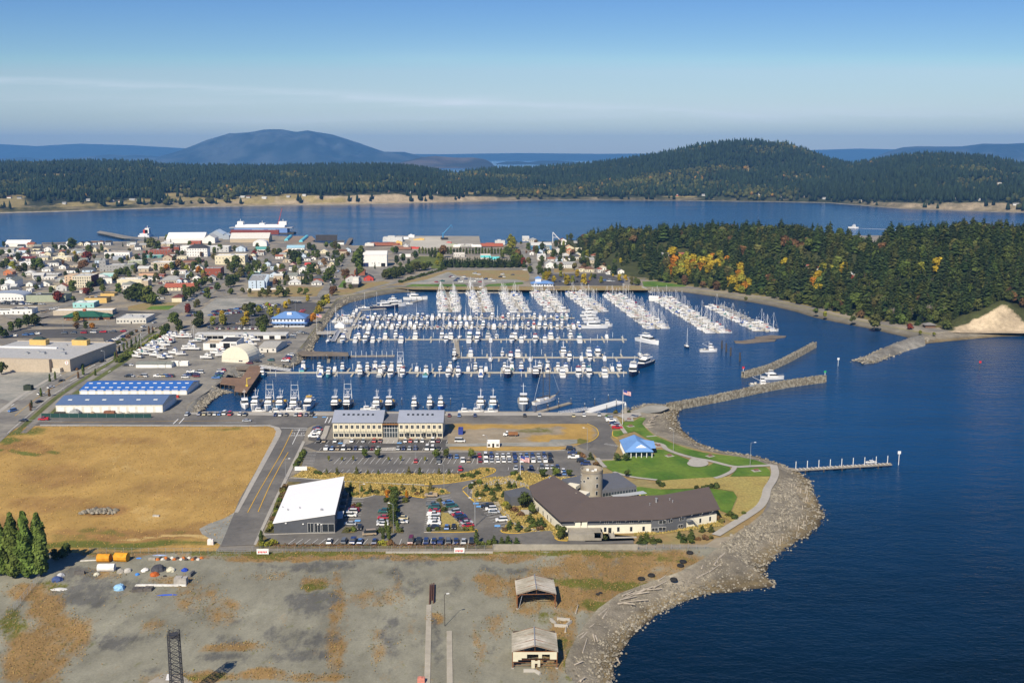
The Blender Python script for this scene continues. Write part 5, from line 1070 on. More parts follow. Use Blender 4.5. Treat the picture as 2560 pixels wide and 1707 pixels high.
def tilted_hall():
    A,Bq,D=(NA(at('H',*q))for q in((310,1393),(868,1391),(452,1043)))
    C=D+(Bq-A)*0.985+(0,1.0)
    zA=hpx('H',310,1300,A[1]);zB=hpx('H',866,1216,Bq[1]);zD=hpx('H',455,966,D[1]);zC=zB+zD-zA+.2
    r=empty('tilted_hall',(A[0],A[1],G0),0,'dark grey hall under a bright white sloping roof','building')
    P4=[A-A,Bq-A,C-A,D-A];mw=mat('grey_ribbed_wall',(.085,.09,.10),.7,.12,.8)
    mb=MB();mb.prism([tuple(p)for p in P4],-.3,[z-G0-.25 for z in(zA,zB,zC,zD)]);mb.build('wall',mw,r)
    ex=[p+(np.sign(p-np.mean(P4,0))*.25)for p in P4];zz=[z-G0 for z in(zA,zB,zC,zD)]
    mb=MB();v=[(*ex[i],zz[i]-.24)for i in range(4)]+[(*ex[i],zz[i]+.1)for i in range(4)]
    mb.raw(v,[(3,2,1,0),(4,5,6,7),(0,1,5,4),(1,2,6,5),(2,3,7,6),(3,0,4,7)]);mb.build('roof',mat('bright_white_membrane',(.80,.80,.80),.5,.02,.2),r)
    f=lambda px:(px-310)/558*(Bq-A)[0]
    for px,w,h,z in((646,2.2,3.7,.3),(710,2.2,3.7,.3),(807,4.6,3.2,.5)):put(window_mesh(w,h),'window',r,f(px),0,z)
    for px,z in((423,5.0),(580,4.6),(714,4.4),(747,4.4)):
        mb=MB();mb.box(-.3,.3,-.35,0,0,.35);mb.build('wall_lamp',m_white,r,loc=(f(px),-.01,z*.75))
    def on(px,py,z0=6):
        Y=A[1]+4;
        for _ in range(8):
            p=at('H',px,py,z0);u=np.linalg.solve(NA([(Bq-A),(D-A)]).T,NA(p)-A);z0=zA+u[0]*(zB-zA)+u[1]*(zD-zA)
        return(p[0]-A[0],p[1]-A[1],z0-G0+.1)
    for px,py,s in((437,1190,.4),(545,1172,.35),(745,1190,.7),(390,1165,.2)):
        mb=MB();mb.bar((0,0,0),(0,0,.7),s*.7,10);mb.build('roof_vent',m_steel,r,loc=on(px,py))
    q=NA(at('H',905,1300))-A;mb=MB();mb.raw([(-1.6,-2,2.4),(1.6,-2,2.6),(1.6,2.2,4.0),(-1.6,2.2,3.8),(-1.6,-2,2.3),(1.6,-2,2.5),(1.6,2.2,3.9),(-1.6,2.2,3.7)],[(0,1,2,3),(7,6,5,4),(0,4,5,1),(1,5,6,2),(2,6,7,3),(3,7,4,0)]);mb.build('entrance_canopy',mat('canopy_grey',(.45,.48,.52),.5,.05),r,loc=(q[0],q[1],0))
    for k in range(3):
        p=(Bq-A)*1.0+(C-Bq)*(.45+.17*k);mb=MB();mb.box(0.05,2.4,-1.6,1.6,0,3.2);mb.build('side_bay',mw,r,loc=(p[0],p[1],0))
    return r
tilted_hall()
def inset(poly,d):
    n=len(poly);q=[NA(p[:2])for p in poly];s=1 if area(q)>0 else-1;r=[]
    for i in range(n):
        a,b,c=q[i-1],q[i],q[(i+1)%n];e1=(b-a)/np.linalg.norm(b-a);e2=(c-b)/np.linalg.norm(c-b)
        n1=NA([-e1[1],e1[0]])*s;n2=NA([-e2[1],e2[0]])*s;m=n1+n2;m=m/max(.5,m@m)*2
        r.append(tuple(b+m*d*.95 if abs(e1@e2)<.999 else b+n1*d))
    return r
def headquarters():
    R=[(550,1052,8.6),(805,1282,8.7),(1400,1272,8.7),(1750,1262,8.7),(2262,1172,8.7),(2160,970,11.4),(1730,1046,11.4),(1070,1066,11.4),(745,868,11.4),(520,965,9.2)]
    o=NA(at('I',805,1282,8.7));V=[(*(NA(at('I',x,y,z))-o),z-G0)for x,y,z in R]
    r=empty('headquarters',(*o,G0),0,'long bent office building with a dark brown roof and white lower walls','office building')
    mr=mat('brown_shingle',(.105,.082,.072),.8,.07,1.5);F=[(0,1,7,8),(0,8,9),(1,2,6,7),(2,3,6),(3,4,5,6)]
    mb=MB();mb.raw(V,F);mb.raw([(x,y,z-.4)for x,y,z in V],[f[::-1]for f in F])
    for i in range(10):j=(i+1)%10;a,b=V[i],V[j];mb.face([(a[0],a[1],a[2]-.4),(b[0],b[1],b[2]-.4),b,a])
    mb.build('roof',mr,r)
    base=inset(V,1.1);mlow=mat('cream_render',(.70,.66,.53),.85,.06,.6);mup=mat('slate_cladding',(.10,.105,.115),.75,.08,.8)
    mb=MB();mb.prism(base,-.3,3.35);mb.build('lower_wall',mlow,r)
    mb=MB();mb.prism(inset(V,1.25),3.35,[v[2]-.45 for v in V]);mb.build('upper_wall',mup,r)
    def wp(seg,px,off=0.0):
        a,b=NA(base[seg]),NA(base[seg+1]);best=None
        for t in NL(-.1,1.1,241):
            p=a+(b-a)*t;x,_=pix(p[0]+o[0],p[1]+o[1],G0+2);d=abs((x-1180)/.27421-px)
            if best is None or d<best[0]:best=(d,p)
        rz=matan(*(b-a)[::-1]);return best[1],rz
    def win(seg,px,z,w,h,nm='window'):p,rz=wp(seg,px);return put(window_mesh(w,h)if nm=='window' else door_mesh(w,h),nm,r,p[0],p[1],z,rz)
    for px in(1215,1333,1450,1565):win(1 if px<1400 else 2,px,.7,1.1,1.9)
    win(1,1258,0,1.2,2.3,'door')
    for px in(1225,1335,1452,1568):win(1 if px<1400 else 2,px,3.9,1.4,1.2)
    for px in(2080,2170):win(3,px,1.0,1.0,1.9)
    for px in(2085,2175):win(3,px,3.9,1.2,1.2)
    for px in(610,650,690,722):win(0,px,.6,1.0,1.9);win(0,px,3.9,1.3,1.1)
    q=[wp(2,1632)[0],wp(2,1750)[0],wp(2,1750)[0],wp(3,1945)[0]];a,b,c=NA(q[0]),NA(base[3]),NA(q[3])
    mb=MB();n1=NA([(b-a)[1],-(b-a)[0]])/np.linalg.norm(b-a)*.5;n2=NA([(c-b)[1],-(c-b)[0]])/np.linalg.norm(c-b)*.5
    P6=[tuple(a),tuple(a+n1),tuple(b+(n1+n2)*.55),tuple(c+n2),tuple(c),tuple(b)];mb.prism(P6,-.3,5.2);mb.build('bay_wall',mup,r)
    for(s0,s1),(t,z,w,h)in(((a+n1,b+n1),(.3,.8,2.4,1.3)),((a+n1,b+n1),(.95,.8,2.8,1.5)),((b+n2,c+n2),(.75,.8,2.2,1.3)),((a+n1,b+n1),(.95,3.5,2.8,1.4)),((b+n2,c+n2),(.3,3.5,2.0,1.3)),((b+n2,c+n2),(.8,3.5,2.0,1.3))):
        p=s0+(s1-s0)*t;put(window_mesh(w,h),'window',r,p[0],p[1],z,matan(*(s1-s0)[::-1]))
    p,rz=wp(3,1965);mb=MB()
    for k in range(9):mb.box(1.0+k*.32,1.34+k*.32,-1.8,-.5,3.2-k*.36,3.35-k*.36)
    mb.box(-1.2,1.0,-1.8,0,3.2,3.35);mb.bar((-1.2,-1.8,4.3),(1,-1.8,4.3),.05,4);mb.bar((1,-1.8,4.3),(4,-1.8,1.1),.05,4);mb.build('outside_stair',m_steel,r,loc=(p[0],p[1],0),rz=rz)
    p,rz=wp(1,1262);mb=MB();mb.box(-.9,.9,-5,0,-.1,.25);mb.box(-.95,-.85,-5,0,.25,1.1);mb.box(.85,.95,-5,0,.25,1.1);mb.box(.95,9,-5,-4,-.1,.3);mb.build('entrance_ramp',m_conc,r,loc=(p[0],p[1],0),rz=rz)
    br=MB();br.bar((0,0,4.3),(0,-1.2,5.3),.07,4);br=br.mesh('eave_strut',m_white)
    for k in range(8):p,rz=wp(1 if k<5 else 2,930+117*k);put(br,'eave_strut',r,p[0],p[1],0,rz)
    for k in range(5):p,rz=wp(3,1800+95*k);put(br,'eave_strut',r,p[0],p[1],0,rz)
    for px,py,h,s in((1680,1112,1.6,.35),(1622,1132,.5,.15),(1803,1093,.7,.2),(1830,1108,.6,.15),(708,900,.8,.35)):
        x,y=NA(at('I',px,py,10.6))-o;mb=MB();mb.bar((0,0,0),(0,0,h+.3),s,8);mb.bar((0,0,h+.3),(0,0,h+.45),s*1.5,8);mb.build('roof_vent',m_steel,r,loc=(x,y,7.2))
    mg=mat('rear_roof_grey',(.12,.125,.14),.7,.08,.4)
    q=[NA(at('I',*c,8.6))-o for c in((815,902),(985,868),(1330,842),(1500,963),(1190,1003),(1010,1003))];q=[tuple(c)for c in q]
    mb=MB();mb.prism(q,-.2,5.6);mb.build('rear_hall',mg,r)
    a,b=NA(q[4]),NA(q[3]);d=(b-a)/np.linalg.norm(b-a);n=NA([d[1],-d[0]]);L=np.linalg.norm(b-a);rz=matan(d[1],d[0])
    mb=MB();mb.box(.2,L-.2,-.08,0,.1,4.2);mb.build('glass_front',mat('hq_glass',(.025,.035,.04),.1,0,spec=.7),r,loc=(a[0],a[1],0),rz=rz)
    mb=MB()
    for k in range(13):mb.box(L*k/12-.06,L*k/12+.06,-.16,-.08,0,4.3)
    mb.box(0,L,-.17,-.085,2.7,2.9);mb.build('glass_mullion',m_steel,r,loc=(a[0],a[1],0),rz=rz)
    mb=MB();mb.box(L*.25,L+3,-3.4,-.2,3.05,3.2);mb.bar((L*.3,-3,0),(L*.3,-3,3.05),.08,5);mb.bar((L*.9,-3,0),(L*.9,-3,3.05),.08,5);mb.build('glass_canopy',mat('canopy_pale',(.42,.45,.48),.4,.05),r,loc=(a[0],a[1],0),rz=rz)
    q=[tuple(NA(at('I',*c,7.2))-o)for c in((292,1012),(472,970),(600,1040),(352,1066))];mb=MB();mb.prism(q,-.2,4.2);mb.build('side_wing',mup,r)
    for px,py in((915,975),(1005,1045)):
        x,y=NA(at('I',px,py,10.2))-o;mb=MB();mb.taper(-2.2,2.2,-1.5,2.5,6.6,-2.2,2.2,-1.5,2.5,8.1);mb.build('roof_dormer',mlow,r,loc=(x,y,0),rz=-.5)
    q=NA(at('I',880,1462))-o;w=(at('I',1190,1462)[0]-o[0])-q[0];mb=MB();mb.box(0,w*.76,0,5.5,-.2,2.5);mb.box(0,w,5.5,6,-.2,2.7);mb.box(w*.76,w,0,.3,-.2,.9);mb.box(w*.97,w,0,5.5,-.2,2.4);mb.box(w*.76,w,2.5,5.5,2.1,2.4)
    mb.build('loading_bay',m_conc2,r,loc=(q[0],q[1],0))
    for k in range(2):mb=MB();mb.box(0,2,0,1,0,4.8);mb.build('wall_duct',mlow,r,loc=(q[0]+w*(.22+.2*k),q[1]+6.1,0))
    c=NA(at('I',1087,1112));top=hpx('I',1087,805,c[1])-G0;R0=4.5
    t=empty('round_tower',(*c,G0),0,'round weathered concrete tower rising behind the brown roof','tower');n=40;mb=MB();ring=lambda rr,z:[(rr*mcos(2*PI*k/n),rr*msin(2*PI*k/n),z)for k in range(n)]
    v=ring(R0,-.2)+ring(R0,top)+ring(R0-.28,top)+ring(R0-.28,top-1.1);fs=[]
    for lv in range(3):fs+=[(lv*n+k,lv*n+(k+1)%n,(lv+1)*n+(k+1)%n,(lv+1)*n+k)for k in range(n)]
    mb.raw(v,fs+[tuple(range(3*n,4*n))]);mb.build('shaft',mat('silo_concrete',(.30,.255,.185),.9,.16,.35,col2=(.34,.31,.25),sc2=.12),t)
    mb=MB();v=ring(R0+.1,top-1.0)+ring(R0+.1,top-.75);mb.raw(v,[(k,(k+1)%n,n+(k+1)%n,n+k)for k in range(n)]);mb.build('rim_band',mat('rim_steel',(.2,.18,.16),.6,.1),t)
    for x,z in((.19,.31),(.21,.52),(.2,.78),(-.19,.78),(-.35,.66),(-.47,.62),(-.47,.80)):
        an=-PI/2+math.asin(max(-.99,min(.99,x*2)));put(window_mesh(1.0,1.7 if z<.6 else 1.0),'window',t,R0*1.005*mcos(an),R0*1.005*msin(an),top*z,an+PI/2)
    for x,y in((-1.6,.6),(1.6,.6),(.3,-1.5)):mb=MB();mb.box(-.5,.5,-.4,.4,0,.8);mb.build('roof_unit',m_white,t,loc=(x,y,top-1.1))
headquarters()
def pavilion():
    C4=[NA(at('I',*q,6.6))for q in((1395,650),(1655,646),(1672,590),(1590,541),(1450,475),(1325,542))];o=C4[0];o2=(*o,G0)
    r=empty('park_pavilion',o2,0,'open park pavilion under a broad blue hipped roof on the lawn','pavilion');q=[tuple(c-o)for c in C4]
    FL,FR,SR,BR,BL=q[0],q[1],q[2],(q[3][0]+1,q[3][1]+2),q[5];mrr=mat('pavilion_blue',(.15,.29,.56),.45,.08,.6)
    bl,br_=(BL[0]+1,BL[1]),(FR[0]+(BL[0]-FL[0])*.95,FR[1]+(BL[1]-FL[1]));e=3.4
    cen=lambda t:((FL[0]+FR[0])/2+((bl[0]+br_[0])/2-(FL[0]+FR[0])/2)*t,(FL[1]+FR[1])/2+((bl[1]+br_[1])/2-(FL[1]+FR[1])/2)*t)
    r1,r2=(*cen(.30),7.0),(*cen(.72),7.6);mb=MB();v=[(*FL,e),(*FR,e),(*br_,e),(*bl,e),r1,r2]
    mb.raw(v,[(0,1,4),(1,2,5,4),(2,3,5),(3,0,4,5)]);mb.raw([(x,y,z-.25)for x,y,z in v[:4]]+v[:4],[(3,2,1,0),(0,1,5,4),(1,2,6,5),(2,3,7,6),(3,0,4,7)]);mb.build('roof',mrr,r)
    mid=NA(cen(.55));sd=(NA(FR)+NA(br_))/2;k=1.35;mb=MB();a1=NA(FR)+(NA(br_)-NA(FR))*.25;a2=NA(FR)+(NA(br_)-NA(FR))*.75;ox=NA([2.2,.2])
    mb.raw([(*(a1+ox),e),(*(a2+ox),e),(*((a1+a2)/2+ox),e+2.1),(*mid,6.6),(*a1,e),(*a2,e)],[(0,2,3,4),(2,1,5,3)]);mb.build('side_gable',mrr,r)
    mb=MB();c=NA(FL)*.42+NA(FR)*.58;mb.raw([(c[0]-2.6,c[1]+1.9,4.7),(c[0]+2.6,c[1]+1.9,4.7),(c[0],c[1]+2.6,6.0)],[(0,1,2)]);mb.build('front_pediment',m_white,r)
    post=MB();post.box(-.17,.17,-.17,.17,0,e-.2);post=post.mesh('post',m_white);ins=lambda p,c=(.08):(p[0]+(mid[0]-p[0])*c,p[1]+(mid[1]-p[1])*c)
    for A_,B_,n in((FL,FR,6),(FL,bl,9),(FR,br_,6)):
        a_,b_=NA(ins(A_)),NA(ins(B_))
        for i in range(n):p=a_+(b_-a_)*i/(n-1);put(post,'post',r,p[0],p[1],0)
    a_,b_,c_,d_=(ins(p,.25)for p in(FL,FR,br_,bl));mb=MB();mb.prism([a_,b_,c_,d_],-.1,e-.3);mb.build('glazed_core',mat('pavilion_glass',(.10,.13,.15),.2,.1),r)
    mb=MB();mb.prism([ins(p,.02)for p in(FL,FR,br_,bl)],-.1,.12);mb.build('floor_slab',m_conc,r)
pavilion()
def shed(label,fl,fr,bl,br,rf,rb,front):
    z1=hpx('M',fl[0],fl[2],at('M',fl[0],fl[1])[1]);a=NA(at('M',fl[0],fl[1]));b=NA(at('M',fr[0],fr[1]));w=b[0]-a[0];e=z1-G0
    p=NA(at('M',bl[0],bl[1],z1));L=p[1]-a[1];rise=w*.145
    r=empty('open_shed',(*((a+b)/2),G0),matan(b[1]-a[1],b[0]-a[0]),label,'shed');n=15;mb=MB();h=w/2+.3
    for s in(-1,1):
        for k in range(n):
            y0,y1=-.3+(L+.6)*k/n,-.3+(L+.6)*(k+.94)/n;dz=.05*(k%2)
            q=[(s*h,y0,e+dz),(0,y0,e+rise+dz),(0,y1,e+rise+dz),(s*h,y1,e+dz)];mb.raw(q,[(0,1,2,3)if s<0 else(3,2,1,0)]);mb.raw([(x,y,z-.06)for x,y,z in q],[(3,2,1,0)if s<0 else(0,1,2,3)])
    mb.build('roof',mat('old_metal_sheet',(.42,.38,.29),.6,.2,.8,col2=(.50,.46,.38),sc2=.15),r);mb=MB();mb.bar((0,-.3,e+rise+.1),(0,L+.3,e+rise+.1),.16,5);mb.build('ridge_cap',m_steel,r)
    rust=mat('rusty_frame',(.20,.085,.035),.85,.2,1.0);mo=mat('ochre_sheet',(.34,.20,.06),.8,.2,.8)
    mb=MB();mb.box(-w/2-.1,-w/2,.2,L,e*.18,e);mb.build('side_cladding',mo,r);mb=MB();mb.box(w/2,w/2+.1,.2,L,e*.4,e);mb.build('side_cladding',mo,r);mb=MB();mb.box(-w/2+.1,w/2-.1,L-.1,L,.5,e+rise*.4);mb.build('back_wall',mat('dark_sheet',(.08,.06,.045),.9,.1),r)
    for k in range(4):
        y=L*k/3 if k<3 else L;y=L*k/3;f=MB()
        for s in(-1,1):f.bar((s*w/2,y,0),(s*w/2,y,e),.16,5);f.bar((s*w/2,y,e*.75),(s*w*.38,y,e+rise*.2),.1,4)
        f.bar((-w/2,y,e),(w/2,y,e),.12,4);f.bar((-w/2,y,e),(0,y,e+rise),.12,4);f.bar((w/2,y,e),(0,y,e+rise),.12,4)
        for t in(-.25,0,.25):f.bar((w*t,y,e),(w*t,y,e+rise*(1-abs(t)*2)),.07,4)
        f.build('truss_frame',rust,r)
    for s in(-1,1):mb=MB();mb.box(s*w/2-.35,s*w/2+.35,-.35,.35,-.1,.25);mb.build('footing',m_conc,r)
    if front:
        mc=mat('cream_sheet',(.58,.54,.40),.75,.1,.8)
        for x0,x1,z0,z1 in((-.5,-.18,.62,.98),(-.5,-.38,.42,.62),(.34,.5,.55,.98),(.02,.34,.84,.98),(-.18,.02,.84,.98),(-.38,-.30,.52,.62),(-.08,0,.02,.5),(.06,.12,.1,.5),(.0,.06,.3,.45),(.08,.16,.62,.84)):mb=MB();mb.box(w*x0,w*x1,-.12,-.04,e*z0,e*z1);mb.build('front_sheet',mc,r)
        mb=MB()
        for z in(.2,.36,.52):mb.bar((-w/2,-.05,e*z),(w/2,-.05,e*z),.06,4)
        mb.build('front_rail',rust,r)
    else:mb=MB();mb.bar((-w*.46,0,.1),(-w*.36,1,e*.95),.09,4);mb.build('loose_pole',m_steel,r)
    return r
shed('open rusty shed with a corrugated pale roof, nearer the brown weeds',(388,932,808),(716,926),(362,688),None,None,None,False)
shed('open shed with broken cream front sheets, closest to the shore gravel',(350,1441,1296),(728,1441),(345,1138),None,None,None,True)
#trees and shrubs
m_leaf=mat_obj('leaf_mass',0.85,0.12,tint=True);m_bark=mat('bark',(.09,.07,.05),.95,.2,1.5)
RS=np.random.RandomState(5)
def quads(C,N_,S,asp=1.0):
    """leaf quads: centres, normals, sizes"""
    n=len(C);up=RS.normal(size=(n,3));N_=N_/(np.linalg.norm(N_,axis=1)[:,None]+1e-9);u=np.cross(N_,up);u/=np.linalg.norm(u,axis=1)[:,None]+1e-9;w=np.cross(N_,u)
    S=np.asarray(S)[:,None];V=np.stack([C-u*S-w*S*asp*.6,C+u*S*.8-w*S*asp,C+u*S+w*S*asp*.7,C-u*S*.7+w*S*asp],1).reshape(-1,3)
    return V,np.arange(n*4).reshape(n,4)
def lobes_crown(H,R,n,z0=.25,leaf=.5,nl=9,squash=1.0,seed=0):
    global RS
    RS=np.random.RandomState(seed);Cs=[];Ns=[];T=[]
    for i in range(nl):
        a=RS.uniform(0,6.28);q=RS.uniform(0,.62)if i else 0;t=RS.uniform(0.12,.85);zc=H*(z0+(1-z0)*t);lim=msin(PI*(.18+.74*t))*R
        c=NA([mcos(a)*q*lim,msin(a)*q*lim,zc]);r=R*RS.uniform(.34,.6);k=n//nl
        d=RS.normal(size=(k,3));d/=np.linalg.norm(d,axis=1)[:,None];rr=r*RS.uniform(.72,1.08,k)[:,None]
        p=c+d*rr*NA([1,1,.82*squash]);Cs.append(p);Ns.append(d+RS.normal(size=(k,3))*.45+NA([0,0,.35]));T.append(np.full(k,RS.uniform(.72,1.25))*RS.uniform(.7,1.3,k))
    C=NC(Cs);V,F=quads(C,NC(Ns),RS.uniform(.6,1.25,len(C))*leaf);return V,F,NC(T)
def column_crown(H,R,n,leaf=.45,seed=0,top=.35):
    global RS
    RS=np.random.RandomState(seed);z=RS.uniform(.06,1,n);a=RS.uniform(0,6.28,n);lump=.8+.38*np.sin(a*3+z*9+seed)*np.sin(z*17+a)+.16*np.sin(z*41+a*5)
    r=R*np.minimum(1,(1.03-z)/top)**.7*np.minimum(1,z/.12)*lump*RS.uniform(.7,1.05,n);d=np.stack([np.cos(a),np.sin(a),np.full(n,.5)],1)
    C=np.stack([np.cos(a)*r,np.sin(a)*r,z*H],1);V,F=quads(C,d+RS.normal(size=(n,3))*.5,RS.uniform(.6,1.3,n)*leaf,1.3);t=.75+.5*(np.sin(a*2+z*23)>0)*RS.uniform(.5,1,n)+RS.uniform(-.1,.2,n);return V,F,t
def conifer_crown(H,R,seed=0,lv=22,ragged=.35,z0=.08):
    global RS
    RS=np.random.RandomState(seed);V=[];F=[];T=[]
    for i in range(lv):
        t=(i+RS.uniform(-.3,.3))/lv;z=H*(z0+(1-z0)*t);r0=R*(1-t)**.72*RS.uniform(1-ragged,1+ragged*.5)+.25;nb=int(5+5*(1-t))
        for j in range(nb):
            a=RS.uniform(0,6.28);r=r0*RS.uniform(.55,1.1);dr=-r*RS.uniform(.12,.42);w=r*RS.uniform(.26,.42);ca,sa=mcos(a),msin(a);b=len(V);zz=z+RS.uniform(-.4,.4)
            V+=[(0,0,zz+.35*r),(ca*r*.6-sa*w,sa*r*.6+ca*w,zz+dr*.5),(ca*r,sa*r,zz+dr),(ca*r*.6+sa*w,sa*r*.6-ca*w,zz+dr*.5)]
            F.append((b,b+3,b+2,b+1));q=RS.uniform(.65,1.35);T.append(q)
            b=len(V);h=r*.3;V+=[(ca*r*.2,sa*r*.2,zz+h*.6),(ca*r*.2,sa*r*.2,zz-h),(ca*r*.9,sa*r*.9,zz+dr-h*.3),(ca*r*.85,sa*r*.85,zz+dr+h*.5)];F.append((b,b+1,b+2,b+3));T.append(q*.85)
    b=len(V);n=7
    return NA(V),NA(F),NA(T)
def branchy(H,R,seed,n=60):
    """bare grey tree: many thin twigs"""
    rs=np.random.RandomState(seed);mb=MB();mb.bar((0,0,0),(0,0,H*.4),.25,5,0,.18)
    for i in range(n):
        a=rs.uniform(0,6.28);z=H*rs.uniform(.12,.5);L=R*rs.uniform(.5,1.1);e=(mcos(a)*L,msin(a)*L,z+H*rs.uniform(.15,.5));mb.bar((0,0,z),e,.14,3,0,.05)
        for k in range(3):b=a+rs.uniform(-.8,.8);mb.bar((e[0]*.6,e[1]*.6,z+(e[2]-z)*.6),(e[0]*.6+mcos(b)*L*.5,e[1]*.6+msin(b)*L*.5,e[2]+rs.uniform(0,1.6)),.08,3,0,.03)
    return mb
def crown_mesh(name,vft,mats=None):return np_mesh(name,vft[0],vft[1],mats or m_leaf,tint=vft[2])
def trunk_mesh(H,r,limbs=0,R=1.0,seed=1):
    mb=MB();mb.bar((0,0,-.3),(0,0,H),r,6,0,r*.45);rs=random.Random(seed)
    for k in range(limbs):a=rs.uniform(0,6.28);z=H*rs.uniform(.4,.8);mb.bar((0,0,z),(mcos(a)*R,msin(a)*R,z+R*rs.uniform(.6,1.1)),r*.45,4,0,r*.15)
    return mb.mesh('trunk',m_bark)
def with_trunk(vft,H,r):
    """one mesh: foliage with its trunk, for trees too far off to show the two apart"""
    V,F,T=vft;n=len(V);q=[];f=[]
    for j in range(4):a=j*PI/2;q+=[(mcos(a)*r,msin(a)*r,-.5),(mcos(a)*r*.5,msin(a)*r*.5,H)]
    for j in range(4):k=(j+1)%4;f.append((n+2*j,n+2*k,n+2*k+1,n+2*j+1))
    return np.r_[V,q],np.r_[F,NA(f)],np.r_[T,np.ones(4)],np.r_[np.zeros(len(F),int),np.ones(4,int)]
def far_mesh(name,vft,H,r):V,F,T,mi=with_trunk(vft,H,r);return np_mesh(name,V,F,[m_leaf,m_bark],tint=T,mi=mi)
CON=[far_mesh('conifer',conifer_crown(22,4.4+.5*k,10+k,22,.38),20,.35)for k in range(5)]
BRD=[far_mesh('broadleaf',lobes_crown(10,4.6,560,.14,.62,11,1,20+k),6,.25)for k in range(4)]
POP=[far_mesh('poplar',column_crown(12,1.7,420,.5,30+k),10,.2)for k in range(2)]
YNG=[(crown_mesh('crown',lobes_crown(4,1.5,190,.32,.26,7,1.1,40+k)),trunk_mesh(3,.07,3,.6,k))for k in range(2)]
BIG=[(crown_mesh('crown',lobes_crown(6,2.6,700,.26,.30,12,1,45+k)),trunk_mesh(4.5,.16,5,1.2,k))for k in range(3)]
SCON=[(crown_mesh('crown',conifer_crown(4,1.25,50+k,13,.35,.04)),trunk_mesh(3.6,.09))for k in range(3)]
SPOP=[(crown_mesh('crown',column_crown(20,2.6,3400,.36,60+k,.5)),trunk_mesh(18,.3))for k in range(2)]
COLM=[(crown_mesh('crown',column_crown(5,.75,260,.22,65+k)),trunk_mesh(4,.07))for k in range(2)]
SHR=[crown_mesh('shrub',lobes_crown(1.8,1.5,240,.05,.24,8,.8,70+k))for k in range(4)]
G=dict(pop=(.105,.15,.032),dk=(.050,.066,.017),md=(.080,.102,.022),lt=(.10,.125,.03),ol=(.10,.095,.03),yl=(.30,.22,.02),yg=(.18,.18,.025),orr=(.34,.14,.015),rd=(.16,.035,.02),br=(.13,.075,.035),con=(.034,.052,.017),con2=(.048,.068,.018),con3=(.068,.078,.02),gry=(.17,.15,.13))
GN=dict(dk='dark green',md='green',lt='light green',ol='olive green',yl='yellow',yg='yellow-green',orr='orange',rd='dark red',br='brownish',con='dark',con2='deep green',con3='olive')
def jit(c,s=.18):
    k=RU(1-s,1+s);return tuple(min(1,v*k*RU(.93,1.07))for v in c)
def tree2(pr,name,label,xy,H,base_h,tone,group=None,z=G0,wide=1.0,cat='tree'):
    r=empty(name,(*xy,z),RU(0,6.28),label,cat,group);s=H/base_h;r.scale=(s*wide,s*wide,s)
    link('trunk',pr[1],r);link('crown',pr[0],r,col=jit(G[tone]));return r
def tree1(me,name,label,xy,H,base_h,tone,group=None,z=G0,wide=1.0,cat='tree'):
    s=H/base_h;o=link(name,me,None,(*xy,z-.2),RU(0,6.28),(s*wide,s*wide,s),jit(G[tone]));return tag(o,label,cat,group)
ROW=[('H',1135,716),('H',1255,716),('H',1790,722),('H',1882,716),('H',2110,722)]
for k,q in enumerate(ROW):tree2(BIG[k%3],'parking_tree',f'round green tree in the upper car park, {nth(k + 1)} from the left of five',at(*q),4.9,6,'md','round trees in the upper car park')
for k,x in enumerate((810,930,1035,1355,1465,1690)):tree2(YNG[k%2],'young_tree',f'thin yellow young tree in the upper car park, {nth(k + 1)} from the left',at('H',x,742),2.9,4,'yg','young yellow trees in the upper car park',wide=.8)
for k,x in enumerate((790,885,1065,1165,1262,1540,1640,1815,1905)):tree2(SCON[k%3],'small_conifer',f'small conifer between the tall dry grass and the stalls, {nth(k + 1)} from the left',at('H',x,862),RU(2.6,4),4,RC(['con3','ol','md']),'small conifers along the dry grass strip',wide=1.15)
for k,x in enumerate((1010,1110,1190,1300,1385,1430,1480,1580,1650,1740)):tree2(SCON[k%3],'small_conifer',f'small conifer below the curved driveway, {nth(k + 1)} from the left',at('H',x,1010+12*(k%3)),RU(3,4.6),4,'orr' if k==4 else RC(['con3','md','ol']),'small conifers below the curved driveway',wide=1.1)
for k,y in enumerate(NL(1068,1330,8)):tree2(BIG[k%3],'median_tree',f'dense green tree in the car park median row, {nth(k + 1)} from the back',at('H',1398-k*1.5+(k%2)*12,y),RU(4.6,5.6),6,'dk' if k%3 else 'md','trees in the lower car park median')
for k,(reg,x,y)in enumerate((('H',1332,1378),('H',1437,1378),('H',1305,1448),('H',1357,1448),('H',2155,1495),('H',195,1490),('H',1340,1090),('H',1520,1090))):tree2(COLM[k%2],'columnar_tree',f'slim upright young tree by the lower car park islands, {nth(k + 1)} one',at(reg,x,y),RU(4,5.6),5,'orr' if k>5 else RC(['dk','md']),'slim upright trees of the lower car park')
NEAR=rows_('I 50 1062;I 130 1015;I 180 1045;I 230 1005;I 290 1065;I 340 985;I 385 985;I 200 1105;I 430 915;I 95 1065;I 560 1340;I 635 1345;I 330 1365;I 420 1372;I 270 1490;I 330 1488;I 405 1490;I 200 1492;I 1540 1490;I 1650 1492;I 1930 1478;I 1995 1448;I 2100 1385;I 2180 1382;I 1080 722;I 350 1330;I 530 1300;I 600 1310;I 1590 1470;I 1890 1440',' ')
for k,q in enumerate(NEAR):tree2(SCON[k%3],'garden_pine',f'bushy pine in the dry garden by the brown-roofed offices, {nth(k + 1)} one',at(*q),RU(2.6,4.4),4,RC(['con2','con3','dk','md']),'bushy pines around the brown-roofed offices',wide=1.6)
